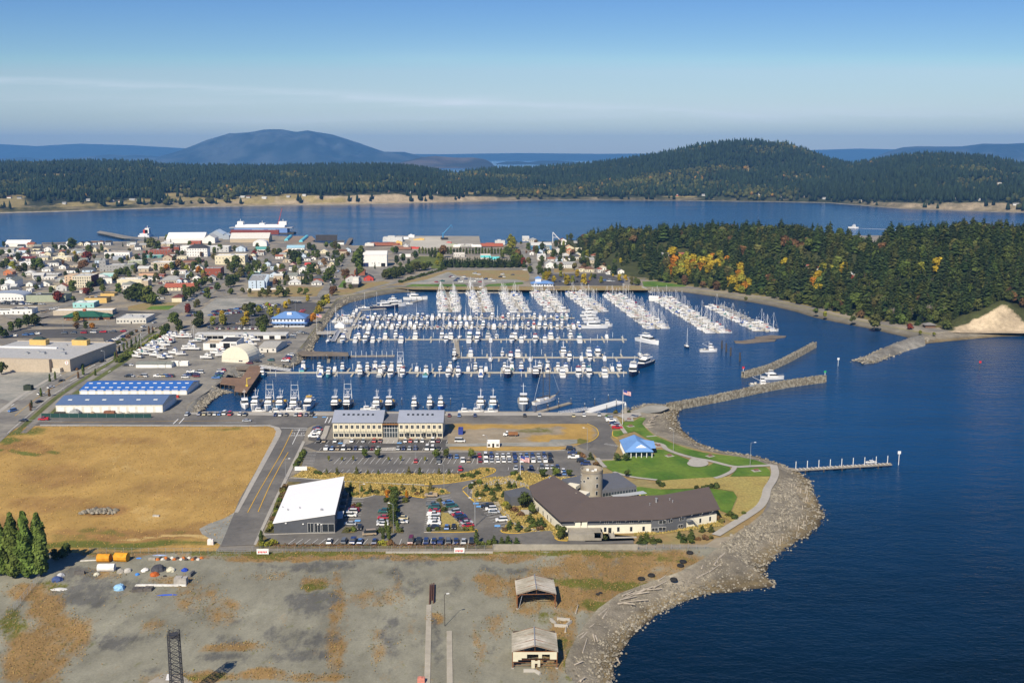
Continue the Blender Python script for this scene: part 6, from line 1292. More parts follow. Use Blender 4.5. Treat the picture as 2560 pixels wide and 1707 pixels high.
for lb,q,h,t in(('large round tree at the loading bay corner',('I',815,1450),5.6,'md'),('large dark tree beside the grey side wing',('I',475,1170),6.6,'dk'),('green tree behind the large dark tree',('I',545,1230),4.6,'md'),('round tree beside the flagpole grass',('I',645,895),4.4,'dk'),('broad tree at the back of the offices',('I',765,885),4.4,'md'),('rounded tree by the back car park',('I',885,885),3.6,'dk'),('dark pine by the pavilion car park',('I',1322,745),4.0,'con2'),('second dark pine by the pavilion',('I',1402,742),3.9,'con2'),('dark bush-like tree behind the rear hall',('I',1412,885),3.4,'dk')):tree2(BIG[len(lb)%3],'garden_tree',lb,at(*q),h,6,t,None,wide=1.15)
def shrub(xy,h,tone,label,group,z=G0,wide=1.0):s=h/1.8;o=link('shrub',RC(SHR),None,(*xy,z-.05),RU(0,6.28),(s*wide,s*wide,s),jit(G[tone]));tag(o,label,'shrub',group)
for k,t in enumerate(NL(0,1,20)):shrub(at('H',262+170*t+RU(-16,10),1385-400*t),RU(1.6,2.8),RC(['md','ol','br','dk','yg']),f'shrub beside the white-roofed hall and the wide road, {nth(k + 1)} from the front','shrubs beside the white-roofed hall')
for k,t in enumerate(NL(0,1,9)):shrub(at('H',505+75*t,795-130*t),1.9,RC(['dk','md']),f'dark shrub in the hedge by the upper car park entrance, {nth(k + 1)} from the front','dark shrubs at the upper car park entrance',wide=1.1)
BEDS=rows_('H 690 858 dk;H 725 862 dk;H 2030 890 dk;H 2075 880 md;H 2115 890 dk;H 2165 865 dk;H 2255 835 md;H 1040 1155 br;H 1080 1155 md;H 980 1385 ol;H 1030 1375 md;H 1280 1385 dk;H 1470 1385 md;H 1330 1108 dk;H 1510 1112 md;H 1815 1105 ol;H 1860 1190 dk;H 1720 1378 dk;H 1800 1370 md;H 2050 1370 ol;H 2110 1365 yg;H 1290 1500 yg;H 1330 1505 yg;H 1370 1500 br;H 250 1515 yg;H 300 1505 yg;H 200 1520 yg;H 2210 1510 md;H 2270 1500 md;H 2320 1510 dk;H 1060 1050 ol;H 1150 1045 dk;H 1240 1040 ol;H 1340 1040 orr;H 1510 1045 yg;H 1620 1050 br;H 1720 1050 ol;H 1010 1060 md;H 1850 1030 dk;H 2130 960 dk;H 2180 950 md;H 2100 990 dk;J 515 990 dk;J 567 992 dk;J 607 990 dk;J 652 985 dk;J 692 983 dk;J 165 950 dk;J 197 972 dk;J 815 1245 dk;J 870 1268 dk;J 945 1225 md;I 1310 303 ol;I 1430 300 dk;I 380 1200 br;I 440 1240 br;I 500 1380 ol;I 300 1380 br;I 300 1150 yg;I 340 1180 ol;I 620 1370 br;I 370 870 md;I 395 855 dk;I 980 680 ol;I 1010 700 br;I 1130 780 br;I 1170 810 ol;I 1700 1480 dk;I 2060 1460 br;I 2120 1455 br;I 2180 1450 ol;I 1210 1450 dk;I 2000 1490 md;I 1570 1492 con2;J 740 1300 ol;J 700 1280 br',' ')
for k,(reg,x,y,t)in enumerate(BEDS):shrub(at(reg,x,y),RU(1.4,2.3),t,f'{GN[t]} garden shrub in the campus planting beds, {nth(k + 1)} one','garden shrubs of the campus beds')
def hedge(label,a,b,w,h,tone,reg='H',dens=16,leaf=.22,name='hedge',z=G0):
    global RS
    p,q=NA(at(reg,*a)),NA(at(reg,*b));L=np.linalg.norm(q-p);n=int(L*dens);RS=np.random.RandomState(int(L));t=RS.rand(n)
    lump=.75+.25*np.sin(t*L*1.9)+RS.uniform(-.1,.1,n);a_=RS.uniform(0,PI,n);C=np.stack([t*L,np.cos(a_)*w/2*RS.uniform(.7,1.05,n),np.sin(a_)**.6*h*lump],1)
    V,F=quads(C,np.stack([RS.normal(size=n)*.5,np.cos(a_),np.sin(a_)+.3],1),RS.uniform(.6,1.3,n)*leaf)
    o=link(name,np_mesh(name,V,F,m_leaf,tint=RS.uniform(.6,1.35,n)),None,(*p,z),matan(*(q-p)[::-1]),None,G[tone]);return tag(o,label,'hedge')
hedge('brown-green hedge below the car park, longer half left of the gap',(310,1520),(1265,1520),1.8,1.4,'br');hedge('brown-green hedge below the row of dark cars',(1380,1520),(2150,1518),1.8,1.4,'br')
for k,(x,y,t)in enumerate(((25,645,190),(130,668,112),(238,668,102),(352,648,112),(-40,640,160))):
    p=at('K',x,y);tree2(SPOP[k%2],'poplar_tree','tall poplar beside the storage yard, '+('at the photo edge, half cut off','left one of the three tallest','middle one of the three tallest','right one of the three tallest','beyond the photo edge')[k],p,atY(*src('K',x,t),p[1])[1]-G0,20,'pop','poplars beside the storage yard',wide=.98)
for k,(x,y)in enumerate(((470,520),(540,500),(580,470))):tree1(BRD[k],'bush_tree',f'dark bushy tree in the shade of the poplars, {nth(k + 1)} from the left',at('K',x,y),4.5,10,'dk','dark bushes behind the poplars',wide=.9)
TT=rows_('E 55 345 6 dk;E 105 290 7 md;E 180 270 8 dk;E 245 245 8 dk;E 315 240 9 dk;E 10 350 7 dk;E 700 205 7 yg;E 695 262 5 br;E 780 262 5 dk;E 845 262 5 orr;E 1605 265 11 dk;E 1640 290 8 dk;E 1530 305 7 dk;E 1490 330 6 md;E 1825 240 10 dk;E 1795 255 8 dk;E 1710 115 6 rd;E 50 612 4 md;E 155 612 4 dk;E 378 608 4.5 br;E 15 680 7 dk;T1 340 730 9 ol;T1 240 690 9 yg;T1 450 720 9 dk;T1 60 660 9 dk;T1 140 640 10 dk;T1 620 680 11 dk;T1 720 680 11 md;T1 330 520 9 dk;T1 1500 690 11 br;T1 1440 690 9 br;T1 1540 540 12 rd;T1 1360 550 8 dk;T1 1600 420 11 dk;T1 1270 300 12 dk;T1 1310 270 9 dk;T1 950 360 13 con;T1 1000 330 7 dk;T1 1090 330 7 dk;T1 1290 1080 11 md;T1 1530 1130 8 rd;T1 1600 1100 10 dk;T1 1040 1250 9 rd;T1 1830 1080 7 md;T1 1320 1250 5 md;T1 1680 700 7 md;T1 2090 800 7 dk;T1 2160 800 8 dk;T1 2240 800 9 dk;T1 2300 820 7 md;T1 700 930 7 dk;T1 30 450 9 dk;T1 2190 260 6 con2;T1 1160 340 5 dk;T1 1220 400 6 ol;T1 1330 410 5 yl;T1 880 400 5 dk;T2 310 350 11 con2;T2 430 450 16 ol;T2 690 300 8 md;T2 1410 340 8 con2;T2 765 370 8 con;T2 1540 530 8 md;T2 1630 500 9 md;T2 1900 480 7 md;T2 1930 830 16 dk;T2 1870 870 9 dk;T2 495 830 7 md;T2 690 830 7 orr;T2 590 830 4 yg;T2 790 830 9 md;T2 890 820 11 br;T2 980 820 6 br;T2 1060 850 6 yg;T2 1170 820 9 dk;T2 1270 780 11 dk;T2 1130 960 7 md;T2 1250 900 8 orr;T2 1340 950 7 yg;T2 1640 1000 7 md;T2 1480 1060 6 md;T2 2020 960 9 ol;T2 1950 1020 8 ol;T2 1790 1130 11 dk;T2 1880 1120 10 dk;T2 1840 1250 5 md;T2 1600 1200 7 dk;T2 1420 1330 8 md;T2 1240 1470 6 ol;T2 1200 1490 5 ol;T2 1080 1550 5 rd;T2 1380 1100 8 md;T2 1310 1140 8 md;T2 1230 1210 8 md;T2 1160 1270 8 md;T2 1090 1310 8 md;T2 1020 1360 7 dk;T2 1010 1210 6 md;T2 60 1380 12 dk;T2 140 1390 13 dk;T2 220 1390 13 dk;T2 300 1400 12 dk;T2 370 1420 13 md;T2 450 1440 11 md;T2 20 1360 10 dk;T2 610 1280 9 md;T2 660 1270 8 ol;T2 2250 590 7 rd;T2 2280 760 6 md;T2 2180 820 6 md;T2 2120 860 6 md;T3 170 580 6 dk;T3 300 670 4 md;T3 470 740 10 ol;T3 550 710 8 dk;T3 690 720 6 md;T3 830 860 13 dk;T3 910 800 10 dk;T3 780 780 8 dk;T3 910 900 9 md;T3 1090 620 9 dk;T3 1180 620 7 dk;T3 1400 580 9 md;T3 1560 620 10 ol;T3 1620 620 9 md;T3 1500 590 8 dk;T3 1240 760 9 md;T3 1420 760 7 dk;T3 1160 720 7 md;T3 1360 900 9 br;T3 1590 910 9 md;T3 1650 820 8 md;T3 1700 790 8 md;T3 1780 720 6 br;T3 590 970 6 yl;T3 500 1000 6 md;T3 300 1020 9 md;T3 170 890 7 ol;T3 330 880 7 md;T3 50 1000 8 dk;T3 1150 1040 10 dk;T3 1080 1010 8 dk;T3 840 1030 8 ol;T3 640 1120 7 md;T3 1440 1150 13 md;T3 1530 1020 8 md;T3 1380 1180 8 dk;T3 960 1210 9 con;T3 1010 1220 6 dk;T3 480 1250 7 br;T3 550 1240 6 md;T3 660 1240 5 md;T3 1760 1090 7 br;T3 1700 1080 7 br;T3 1980 1090 10 md;T3 1500 1420 8 br;T3 1560 1370 6 br;T3 1830 1300 5 md;T3 1720 1290 5 dk;T6 690 215 6 md;T6 1395 262 9 md;T6 1490 255 6 md;T6 1205 250 6 md;T6 1110 250 5 ol;T6 1150 215 6 md;T6 1520 215 6 ol;T6 1700 218 6 md;T6 1790 228 6 md;T6 1248 210 7 ol;T6 970 205 5 ol;T6 870 205 5 ol;T6 1100 478 6 yg;T6 550 550 5 yl;T6 570 670 7 yg;T6 920 600 7 yl;T6 890 680 7 yl;T6 1275 545 7 yg;T6 1395 510 5 yl;T6 1490 425 6 yl;T6 1232 418 5 yg;T6 1345 440 4 yg;T6 1545 362 4 yl;T6 1820 315 5 yl;T6 2110 345 7 yl;T6 2060 335 7 dk;T6 2050 420 7 yg;T6 1990 490 7 yl;T6 1890 640 7 orr;T6 1375 668 7 yg;T6 1530 672 7 yg;T6 1680 672 7 yg;T6 985 540 9 dk;T6 930 530 8 ol;T6 1105 705 7 dk;T6 1180 705 8 dk;T6 1160 790 6 md;T6 420 670 6 yg;T6 60 490 6 rd;T6 2000 430 6 yg;T6 1930 540 5 yg',' ')
kinds={'con':('conifer',CON,22,1.1),'con2':('conifer',CON,22,1.2)}
TT.sort(key=lambda q:src(q[0],q[1],q[2])[0]);cnt={}
for reg,x,y,H,t in TT:
    nm,pr,bh,wd=kinds.get(t,('broadleaf',BRD,10,1.0));cnt[t]=cnt.get(t,0)+1
    tree1(RC(pr),'town_tree',f'{GN[t]} {nm} in the old town, {nth(cnt[t])} such from the left',at(reg,x,y),H*RU(1.15,1.4),bh,t,'street and garden trees of the old town',wide=wd*.95)
FILLT=[]
FT=NA(FOOT);rs_=np.random.RandomState(11)
for _ in range(6000):
    reg,x0,x1,y0,y1=(('T1',0,2352,240,1120),('T2',0,1500,380,1100),('T3',0,1800,640,1240),('T2',1500,2352,640,1050),('T5',200,1500,430,800))[rs_.randint(5)]
    p=at(reg,rs_.uniform(x0,x1),rs_.uniform(y0,y1));dx,dy=p[0]-FT[:,0],p[1]-FT[:,1];c,s=np.cos(FT[:,4]),np.sin(FT[:,4])
    if((np.abs(dx*c+dy*s)<FT[:,2]/2+2.2)&(np.abs(-dx*s+dy*c)<FT[:,3]/2+2.5)).any()or any(np.min(np.hypot(q[:,0]-p[0],q[:,1]-p[1]))<w/2+2 for q,w in SEG)or any((p[0]-a)**2+(p[1]-b)**2<70 for a,b in FILLT):continue
    FILLT.append(p)
    if len(FILLT)>=170:break
for k,p in enumerate(sorted(FILLT)):tree1(BRD[k%4],'garden_tree',f'leafy garden tree between roofs in the old town, {nth(k + 1)} from left',p,rs_.uniform(6.5,11),10,['dk','md','dk','ol','md','dk','br'][rs_.randint(7)],'garden trees between the town roofs',wide=.9)
for k,t in enumerate(NL(0,1,24)):shrub(at('E',1085+370*t+RU(-14,14),575-245*t+RU(-8,8)),RU(2.2,3.6),RC(['yg','md','lt','md']),f'bright green shrub on the bank between avenue and boatyard, {nth(k + 1)} from the front','shrubs on the avenue bank',wide=1.2)
for k,(x,y)in enumerate([(290,985),(375,880),(455,745),(505,725),(760,685),(715,715),(870,690),(790,565),(835,545),(870,510),(910,490),(950,460),(1065,520),(1050,540),(1130,460),(1160,440),(1200,430),(1240,390),(1275,370),(1360,310),(1395,300),(1090,480),(450,880),(280,1010)]):tree2(COLM[k%2],'kerb_tree',f'slim dark kerbside tree along the avenue, {nth(k + 1)} from the front',at('E',x,y),RU(4.5,6.5),5,RC(['dk','br','md','md']),'slim trees along the avenue',wide=.9)
for k in range(14):shrub(at('E',700+42*k,640-26.5*k),RU(1.6,3),RC(['dk','md','br']),f'low shrub between the grocery store wall and the avenue, {nth(k + 1)} from the front','shrubs along the grocery store wall')
for k in range(34):tree1(RC(CON),'hedge_conifer',f'dark conifer in the hedge before the turquoise roofs, {nth(k + 1)} from the left',at('T4',1105+33*k,583-(k%3)*9),RU(11,14),22,'con2','conifer hedge before the turquoise roofs',wide=1.7)
for k in range(30):tree1(RC(POP),'screen_poplar',f'small columnar tree in the screen behind the plant, {nth(k + 1)} from the left',at('T4',795+42*k,402-RU(0,6)),RU(7.5,10),12,RC(['md','dk','lt']),'screen of columnar trees by the port dock',wide=1.3)
for k,(x,y,h,t)in enumerate([(2090,545,12,'md'),(2150,560,11,'md'),(2180,570,9,'rd'),(2120,500,13,'br'),(2060,470,12,'md'),(2000,440,10,'dk'),(1960,420,10,'md'),(2010,330,17,'yg'),(2040,330,14,'yg'),(1900,460,9,'md'),(1110,450,14,'br'),(1090,520,9,'yg'),(1000,450,8,'dk'),(950,450,7,'dk'),(740,465,10,'dk'),(490,540,9,'dk'),(580,520,10,'dk'),(650,540,6,'dk'),(540,575,6,'md'),(480,400,10,'dk'),(440,400,8,'md'),(200,600,8,'con'),(2275,655,8,'md'),(20,560,20,'md'),(-20,575,18,'md'),(-60,560,15,'md'),(1050,480,8,'yg'),(1030,560,7,'yg'),(2050,540,10,'md'),(1850,560,8,'dk')]):tree1(CON[0]if t=='con' else RC(POP if h>15 else BRD),'plant_tree',f'{GN[t]} tree around the port plant and white hall, {nth(k + 1)} one',at('T4',x,y),h*1.25,22 if t=='con' else 12 if h>15 else 10,t,'trees around the port plant',wide=1.5 if h>15 else .85)
for k in range(20):t=k/19;tree1(RC(BRD),'willow_bush',f'rounded dark willow in the clump by the wetland, {nth(k + 1)} from the front',at('T4',350+560*t+RU(-25,25),748-140*t+RU(-25,8)),RU(9,11.5),10,RC(['dk','con3','md']),'willow clump by the wetland',wide=1.1)
for k in range(18):t=k/17;shrub(at('T4',540+600*t,785-178*t),RU(2.4,4),'dk',f'dark clipped bush along the harbour footpath, {nth(k + 1)} from the front','bushes along the harbour footpath')
T5T=rows_('1010 385 18 con;1050 390 22 con;1090 385 24 con;1150 385 26 con;1200 380 20 con;1235 375 22 con;1330 380 30 con;1390 385 34 con;1440 380 34 con2;1490 370 24 con;1560 340 22 con;1590 335 24 con;1660 310 14 con;1730 330 22 con;1790 335 24 con;1855 345 20 con3;1960 345 28 con;2010 350 30 con;2070 340 20 con2;590 490 12 dk;640 470 9 dk;690 480 9 yg;660 600 15 dk;550 650 16 dk;400 720 9 dk;330 570 13 md;405 530 14 dk;455 580 8 dk;900 480 13 dk;960 480 9 md;950 640 12 md;1060 590 10 dk;1000 620 10 yg;780 620 11 con;735 670 8 ol;1200 520 13 dk;1270 500 13 dk;1140 500 11 dk;1140 755 23 con;1180 700 14 md;1360 840 16 con;1390 820 12 con;960 720 13 dk;1020 740 9 dk;1250 680 12 ol;1320 640 14 dk;1450 760 8 yl;1350 870 4 yl;460 920 11 yl;420 900 8 yg;500 860 8 yl;560 945 8 yl;740 985 12 yl;810 950 9 yg;960 975 13 yl;870 880 10 yl;1190 950 8 yg;1430 930 9 yl;1520 930 8 yl;1100 890 7 dk;1060 880 6 yg;650 870 8 yg;1040 920 5 yl;1600 975 9 ol;1650 985 9 md;1690 975 8 md;2050 945 12 lt;2090 940 9 md;2240 970 6 md;400 850 9 dk;450 845 9 dk;500 840 9 dk;360 850 8 dk;700 860 4 yl;120 460 6 dk;190 560 5 br;240 820 9 md;790 410 12 dk;740 400 9 md;1480 470 14 con;1560 500 20 con;1640 500 22 con;1700 520 20 con2',' ')
cnt={}
for x,y,H,t in sorted(T5T):
    nm,pr,bh,wd=('conifer',CON,22,1.15)if t.startswith('con')else('broadleaf',BRD,10,.8);cnt[t]=cnt.get(t,0)+1
    p=at('T5',x,y);z=max(G0,float(hill_z(*p)))if p[1]>h_front(h_px(*p))else G0
    tree1(RC(pr),'shore_tree',f'{GN[t]} {nm} among houses below the wood, {nth(cnt[t])} such from left',p,H*.95,bh,t,'trees among the houses below the wood',z=z,wide=wd)
def headland_wood():
    rs=np.random.RandomState(3);cand=[]
    for c in np.arange(1452,2760,9.0):
        yf=float(h_front(c));bl=30 if c>2370 else 2
        for r_ in np.arange(bl,275+(30 if c>2370 else 0),8.6):
            y=yf+r_+rs.uniform(-4,4);x=(c+rs.uniform(-4.5,4.5)-CX)/FOC*(y*cP+23.0);cand.append((x,y))
    cand=NA(cand);grid={};keep=[]
    for i in rs.permutation(len(cand)):
        x,y=cand[i];k=(int(x//7),int(y//7))
        if any((x-q[0])**2+(y-q[1])**2<49 for a in(-1,0,1)for b in(-1,0,1)for q in grid.get((k[0]+a,k[1]+b),())):continue
        grid.setdefault(k,[]).append((x,y));keep.append((x,y))
    T=NA(keep);z=hill_z(T[:,0],T[:,1]);px,py=pix(T[:,0],T[:,1],z+12);pb=pix(T[:,0],T[:,1],z)[1]
    ok=~((px<1640)&(T[:,1]<h_front(px)+95)&(rs.rand(len(T))<.72+.24*(px<1590)))&~((px<1720)&(T[:,1]<h_front(px)+30)&(rs.rand(len(T))<.5))
    top=np.interp(px,[2340,2385,2440,2504,2530,2560,2620],[0,815,790,757,772,802,812]);ok&=~((px>2375)&(pb>top+5+rs.uniform(-4,9,len(px))))
    for hx,hy in HILLH:ok&=(px-hx)**2/26**2+(py-hy-12)**2/16**2>1
    T,z,px,py=T[ok],z[ok],px[ok],py[ok]
    d=T[:,1]-h_front(px);order=np.argsort(T[:,1]+rs.uniform(-4,4,len(T)))
    AUT=[(1712,650,30,14),(1745,655,30,16),(1775,645,28,14),(1795,645,24,12),(1850,692,22,20),(1860,660,10,8),(2040,700,10,26),(2050,660,10,14),(2108,658,14,9),(1960,652,14,8),(1985,640,10,6),(2080,660,10,6),(2310,655,10,8),(2340,660,12,8),(2150,715,10,6),(1700,620,26,16),(1690,665,20,14)]
    au=np.zeros(len(T),bool)
    for a in AUT:au|=((px-a[0])/a[2])**2+((py-a[1])/a[3])**2<1
    n_ind=0;SV,SF,ST=[],[],[];nv=0;names={}
    for i in order:
        x,y=T[i];edge=d[i]<(16 if px[i]<2360 else 40);broad=au[i]or(edge and rs.rand()<.75)or rs.rand()<.24
        if au[i]:tone=['yl','yl','orr','yg'][rs.randint(4)]
        elif broad:tone=['dk','con3','md','ol','br'][rs.choice(5,p=[.4,.22,.2,.1,.08])]
        else:tone=['con','con2','con3'][rs.choice(3,p=[.52,.33,.15])]
        H=rs.uniform(7,12)if edge else rs.uniform(10,17)if broad else rs.uniform(13,23)*(rs.uniform(.5,.8)if px[i]<1600 else 1)*(1.2 if rs.rand()<.08 else 1)
        me=BRD[rs.randint(4)]if broad else CON[rs.randint(5)];bh=10 if broad else 22;s=H/bh;w=s*(rs.uniform(.85,1.15)if broad else rs.uniform(1.15,1.75));rz=rs.uniform(0,6.28);c=jit(G[tone])
        if n_ind<296 or au[i]:
            n_ind+=1;nm='broadleaf_tree' if broad else 'conifer_tree';names[tone,broad]=names.get((tone,broad),0)+1
            tag(link(nm,me,None,(x,y,z[i]-.4),rz,(w,w,s),c),f'{GN[tone]} {"broadleaf" if broad else "conifer"} on the headland, {nth(names[tone, broad])} such from the shore','tree','trees at the front of the headland wood')
        else:
            V,F,Tt=PLAIN[me.name];ca,sa=mcos(rz),msin(rz);X=V[:,0]*w;Yv=V[:,1]*w
            SV.append(np.stack([X*ca-Yv*sa+x,X*sa+Yv*ca+y,V[:,2]*s+z[i]-.4],1));SF.append(F+nv);nv+=len(V);ST.append(Tt[:,None]*NA(c)[None])
    tag(link('headland_wood',np_mesh('headland_wood',NC(SV),NC(SF),mat_tint('foliage_tint'),tint=NC(ST))),'dense evergreen wood covering the upper headland','wood',kind='stuff')
def plain(me):
    n=len(me.vertices);V=np.zeros(n*3,np.float32);me.vertices.foreach_get('co',V);F=np.zeros(len(me.polygons)*4,np.int32);me.polygons.foreach_get('vertices',F);T_=np.zeros(len(me.polygons),np.float32);me.attributes['tint'].data.foreach_get('value',T_);return V.reshape(-1,3),F.reshape(-1,4),T_
PLAIN={m.name:plain(m)for m in CON+BRD}
HILLH=[(1955,610),(2035,611),(2140,612),(1662,585),(1700,600)]
headland_wood()
for k,(x,y,h,t,lb)in enumerate([(2185,822,12,'ol','broad olive tree on the cove beach edge'),(2275,824,6,'rd','dark red bush by the cove beach hut'),(2130,806,6,'dk','dark round bush on the cove beach'),(2345,808,5,'md','green bush behind the beach hut'),(2300,836,3.4,'yg','pale green bush beside the beach hut'),(2335,838,3,'yg','low pale bush in front of the beach hut'),(2040,786,6,'md','green bush where the cove path bends'),(2062,792,5,'yg','yellowish bush on the cove bank'),(1865,752,4,'ol','small olive bush on the cove beach')]):tree1(BRD[k%4],'beach_tree',lb,at('S',x,y),h,10,t,None,wide=1.1)
GREYB=[branchy(9,4.2,80+k).mesh('bare_tree',mat('grey_twigs',(.22,.19,.17),.9,.1))for k in range(2)]
for k,(x,y,h)in enumerate([(2290,800,9),(2320,800,10),(2345,800,9),(2305,806,8),(2222,798,9),(2318,770,9)]):p=at('S',x,y);tag(link('bare_tree',GREYB[k%2],None,(*p,float(max(2.8,hill_z(*p)))),k,h/9),f'bare grey tree on the headland edge, {nth(k + 1)} one','tree','bare grey trees on the headland edge')
for(x,y),wc,rc,lb in zip(HILLH,('cream','white','red','white','oldw'),('tan','rust','lgrey','grey','rust'),('cream house among the headland trees','white house with rust roof deep in the headland trees','red and white house peeping from the headland trees','white house high among the pines','off-white house beside the orange trees')):
    Yh=float(h_front(x))+120;xw,zw=atY(x,y+8,Yh);r=empty('house',(xw,Yh,float(hill_z(xw,Yh))),0,lb,'house','houses in the headland wood');wall_mb('gable_x',11,9,6,2).build('wall',m_wall,r,col=PAL[wc]);roof_mb('gable_x',11,9,6,2.4,.5).build('roof',m_roof,r,col=PAL[rc])
    for k in(-3,0,3):put(window_mesh(1.3,1.5),'window',r,k,0,3)
FARH=rows_('48 497;22 496;160 511;280 506;300 506;220 503;330 502;345 502;480 487;530 494;540 494;565 495;605 495;620 495;660 496;700 484;720 495;760 490;400 503;970 482;1022 484;1050 484;1098 484;1195 482;1475 487;1690 490;1760 490;1850 490;1880 482;1900 488;1908 492;1950 494;1970 495;2010 494;2062 498;2155 504;2240 452;2378 500;2385 498;2450 502;2490 460;2500 462;2540 514;2552 513;2455 411',' ')
for k,(x,y)in enumerate(FARH):
    best=min(NL(.004,.8,300),key=lambda s:abs(pix(*is_world(float(x),s))[1]-y));xw,yw,zw=(float(v)for v in is_world(float(x),best));w=RU(8,15)
    r=empty('far_house',(xw,yw,zw),RU(-.3,.3),f'tiny house on the far wooded shore, {nth(k + 1)} from the left','house','houses on the far shore');wall_mb('gable_x',w,8,3.6,2).build('wall',m_wall,r,col=PAL[RC(['lgrey','white','tan','red' if k==25 else 'oldw'])]);roof_mb('gable_x',w,8,3.6,2.2,.6).build('roof',m_roof,r,col=PAL[RC(['grey','slate','lgrey','brown','red' if k==40 else 'grey'])])
#docks and boats
m_hull=mat('white_gelcoat',(.74,.74,.73),.3,0,spec=.5);m_deckm=mat('boat_deck',(.46,.45,.41),.6,.05,2);m_canvas=mat_obj('boat_canvas',.8,.2);m_hullc=mat_obj('painted_hull',.35,.5);m_mast=mat('mast_alloy',(.74,.74,.74),.5,0)
m_float=mat('dock_concrete',(.43,.40,.33),.9,.12,.5);m_plank=mat('dock_planks',(.28,.25,.20),.9,.2,.8);m_pile=mat('dark_pile',(.07,.06,.05),.9,.15,1);m_pcap=mat('pile_cap',(.70,.70,.68),.5,0);m_timber=mat('old_timber',(.17,.14,.105),.95,.3,.7,bmp=.15)
ZW=0.0
def hull(mb,L,Bm,F,m=0,dm=1,st=.85,sheer=1.35,boot=None):
    T=[0,.2,.45,.68,.84,.94,1];b=[st,.97,1,.9,.62,.32,.03];zz=[1,.93,.95,1.06,1.0+(sheer-1)*.55,1+(sheer-1)*.85,sheer];n=len(T);R=[]
    for t,q,z in zip(T,b,zz):R.append([(q*Bm/2,(t-.5)*L,z*F),(q*Bm/2*.86,(t-.5)*L*.985,.12),(0,(t-.5)*L*.95,-.5)])
    for s in(1,-1):
        v=[(x*s,y,z)for r in R for x,y,z in r];f=[]
        for i in range(n-1):
            for k in range(2):q=(i*3+k,i*3+k+1,i*3+k+4,i*3+k+3);f.append(q if s>0 else q[::-1])
        mb.raw(v,f,m)
    mb.face([(-R[0][0][0],R[0][0][1],R[0][0][2]),(-R[0][1][0],R[0][1][1],.12),(R[0][1][0],R[0][1][1],.12),R[0][0]],m)
    v=[(r[0][0]*.93,r[0][1],r[0][2]-.12)for r in R]+[(-r[0][0]*.93,r[0][1],r[0][2]-.12)for r in R];mb.raw(v,[(i,i+1,n+i+1,n+i)for i in range(n-1)],dm)
    v=[x for r in R for x in(r[0],(r[0][0]*.93,r[0][1],r[0][2]-.0))]
    for s in(1,-1):mb.raw([(x*s,y,z)for x,y,z in v],[(2*i,2*i+2,2*i+3,2*i+1)for i in range(n-1)],m)
def far_motor(L,Bm,F,h,fly,canvas):
    mb=MB();hull(mb,L,Bm,F);w=Bm*.36;z=F
    mb.taper(-w,w,-L*.22,L*.24,z-.1,-w*.9,w*.9,-L*.20,L*.10,z+h,0);mb.taper(-w*1.01,w*1.01,-L*.16,L*.215,z+h*.38,-w*.95,w*.95,-L*.15,L*.14,z+h*.78,2)
    if fly:mb.taper(-w*.8,w*.8,-L*.2,L*.05,z+h,-w*.75,w*.75,-L*.2,0,z+h+.8,0);mb.box(-w*.7,w*.7,-L*.19,-L*.01,z+h+1.7,z+h+1.8,3)
    if canvas:mb.taper(-w,w,-L*.44,-L*.2,z+h*.55,-w*.9,w*.9,-L*.42,-L*.2,z+h,3)
    mb.bar((0,-L*.1,z+h),(0,-L*.12,z+h+2.2),.05,3,4);return mb.mesh('motorboat',[m_hull,m_deckm,m_glass,m_canvas,m_mast])
def far_sail(L,Bm,M):
    mb=MB();hull(mb,L,Bm,1.0,st=.6,sheer=1.25);mb.taper(-Bm*.28,Bm*.28,-L*.15,L*.2,.9,-Bm*.2,Bm*.2,-L*.13,L*.16,1.45,0);mb.box(-Bm*.285,Bm*.285,-L*.1,L*.1,1.1,1.3,2)
    mb.bar((0,L*.08,.9),(0,L*.08,M),.13,5,4,.09);mb.bar((0,L*.08,2.3),(0,-L*.3,2.35),.22,6,3,.12);mb.bar((0,L*.08,M*.98),(0,L*.49,1.2),.05,3,4);mb.bar((0,L*.08,M*.98),(0,-L*.49,1.1),.03,3,4);mb.bar((-.9,L*.08,M*.6),(.9,L*.08,M*.6),.04,3,4);mb.box(-Bm*.3,Bm*.3,-L*.4,-L*.2,1.9,2.0,3)
    return mb.mesh('sailboat',[m_hull,m_deckm,m_glass,m_canvas,m_mast])
MOT=[far_motor(9,3.2,1.2,1.5,False,True),far_motor(11,3.7,1.4,1.7,True,True),far_motor(13,4.2,1.6,1.9,True,False),far_motor(7.5,2.8,1.0,1.2,False,False)]
SAI=[far_sail(9.5,3.1,13),far_sail(11.5,3.5,16),far_sail(8,2.7,11)]
CANV=[((.05,.12,.36),'blue'),((.05,.12,.36),'blue'),((.03,.05,.14),'navy'),((.60,.58,.52),'pale'),((.60,.58,.52),'pale'),((.35,.05,.04),'red'),((.06,.22,.20),'green'),((.35,.30,.22),'tan')]
pile_me=MB();pile_me.bar((0,0,-2),(0,0,3.6),.17,6,0);pile_me.bar((0,0,3.6),(0,0,4.1),.22,6,1,.05);pile_me=pile_me.mesh('pile',[m_pile,m_pcap])
pilew=MB();pilew.bar((0,0,-2),(0,0,3.4),.16,6,0);pilew.bar((0,0,3.4),(0,0,3.9),.2,6,0,.05);pilew=pilew.mesh('pile',m_pcap)
def walkway(p,q,w,m,top=.5):
    L=mhyp(q[0]-p[0],q[1]-p[1]);mb=MB();mb.box(-w/2,w/2,0,L,-.3,top);return mb,L
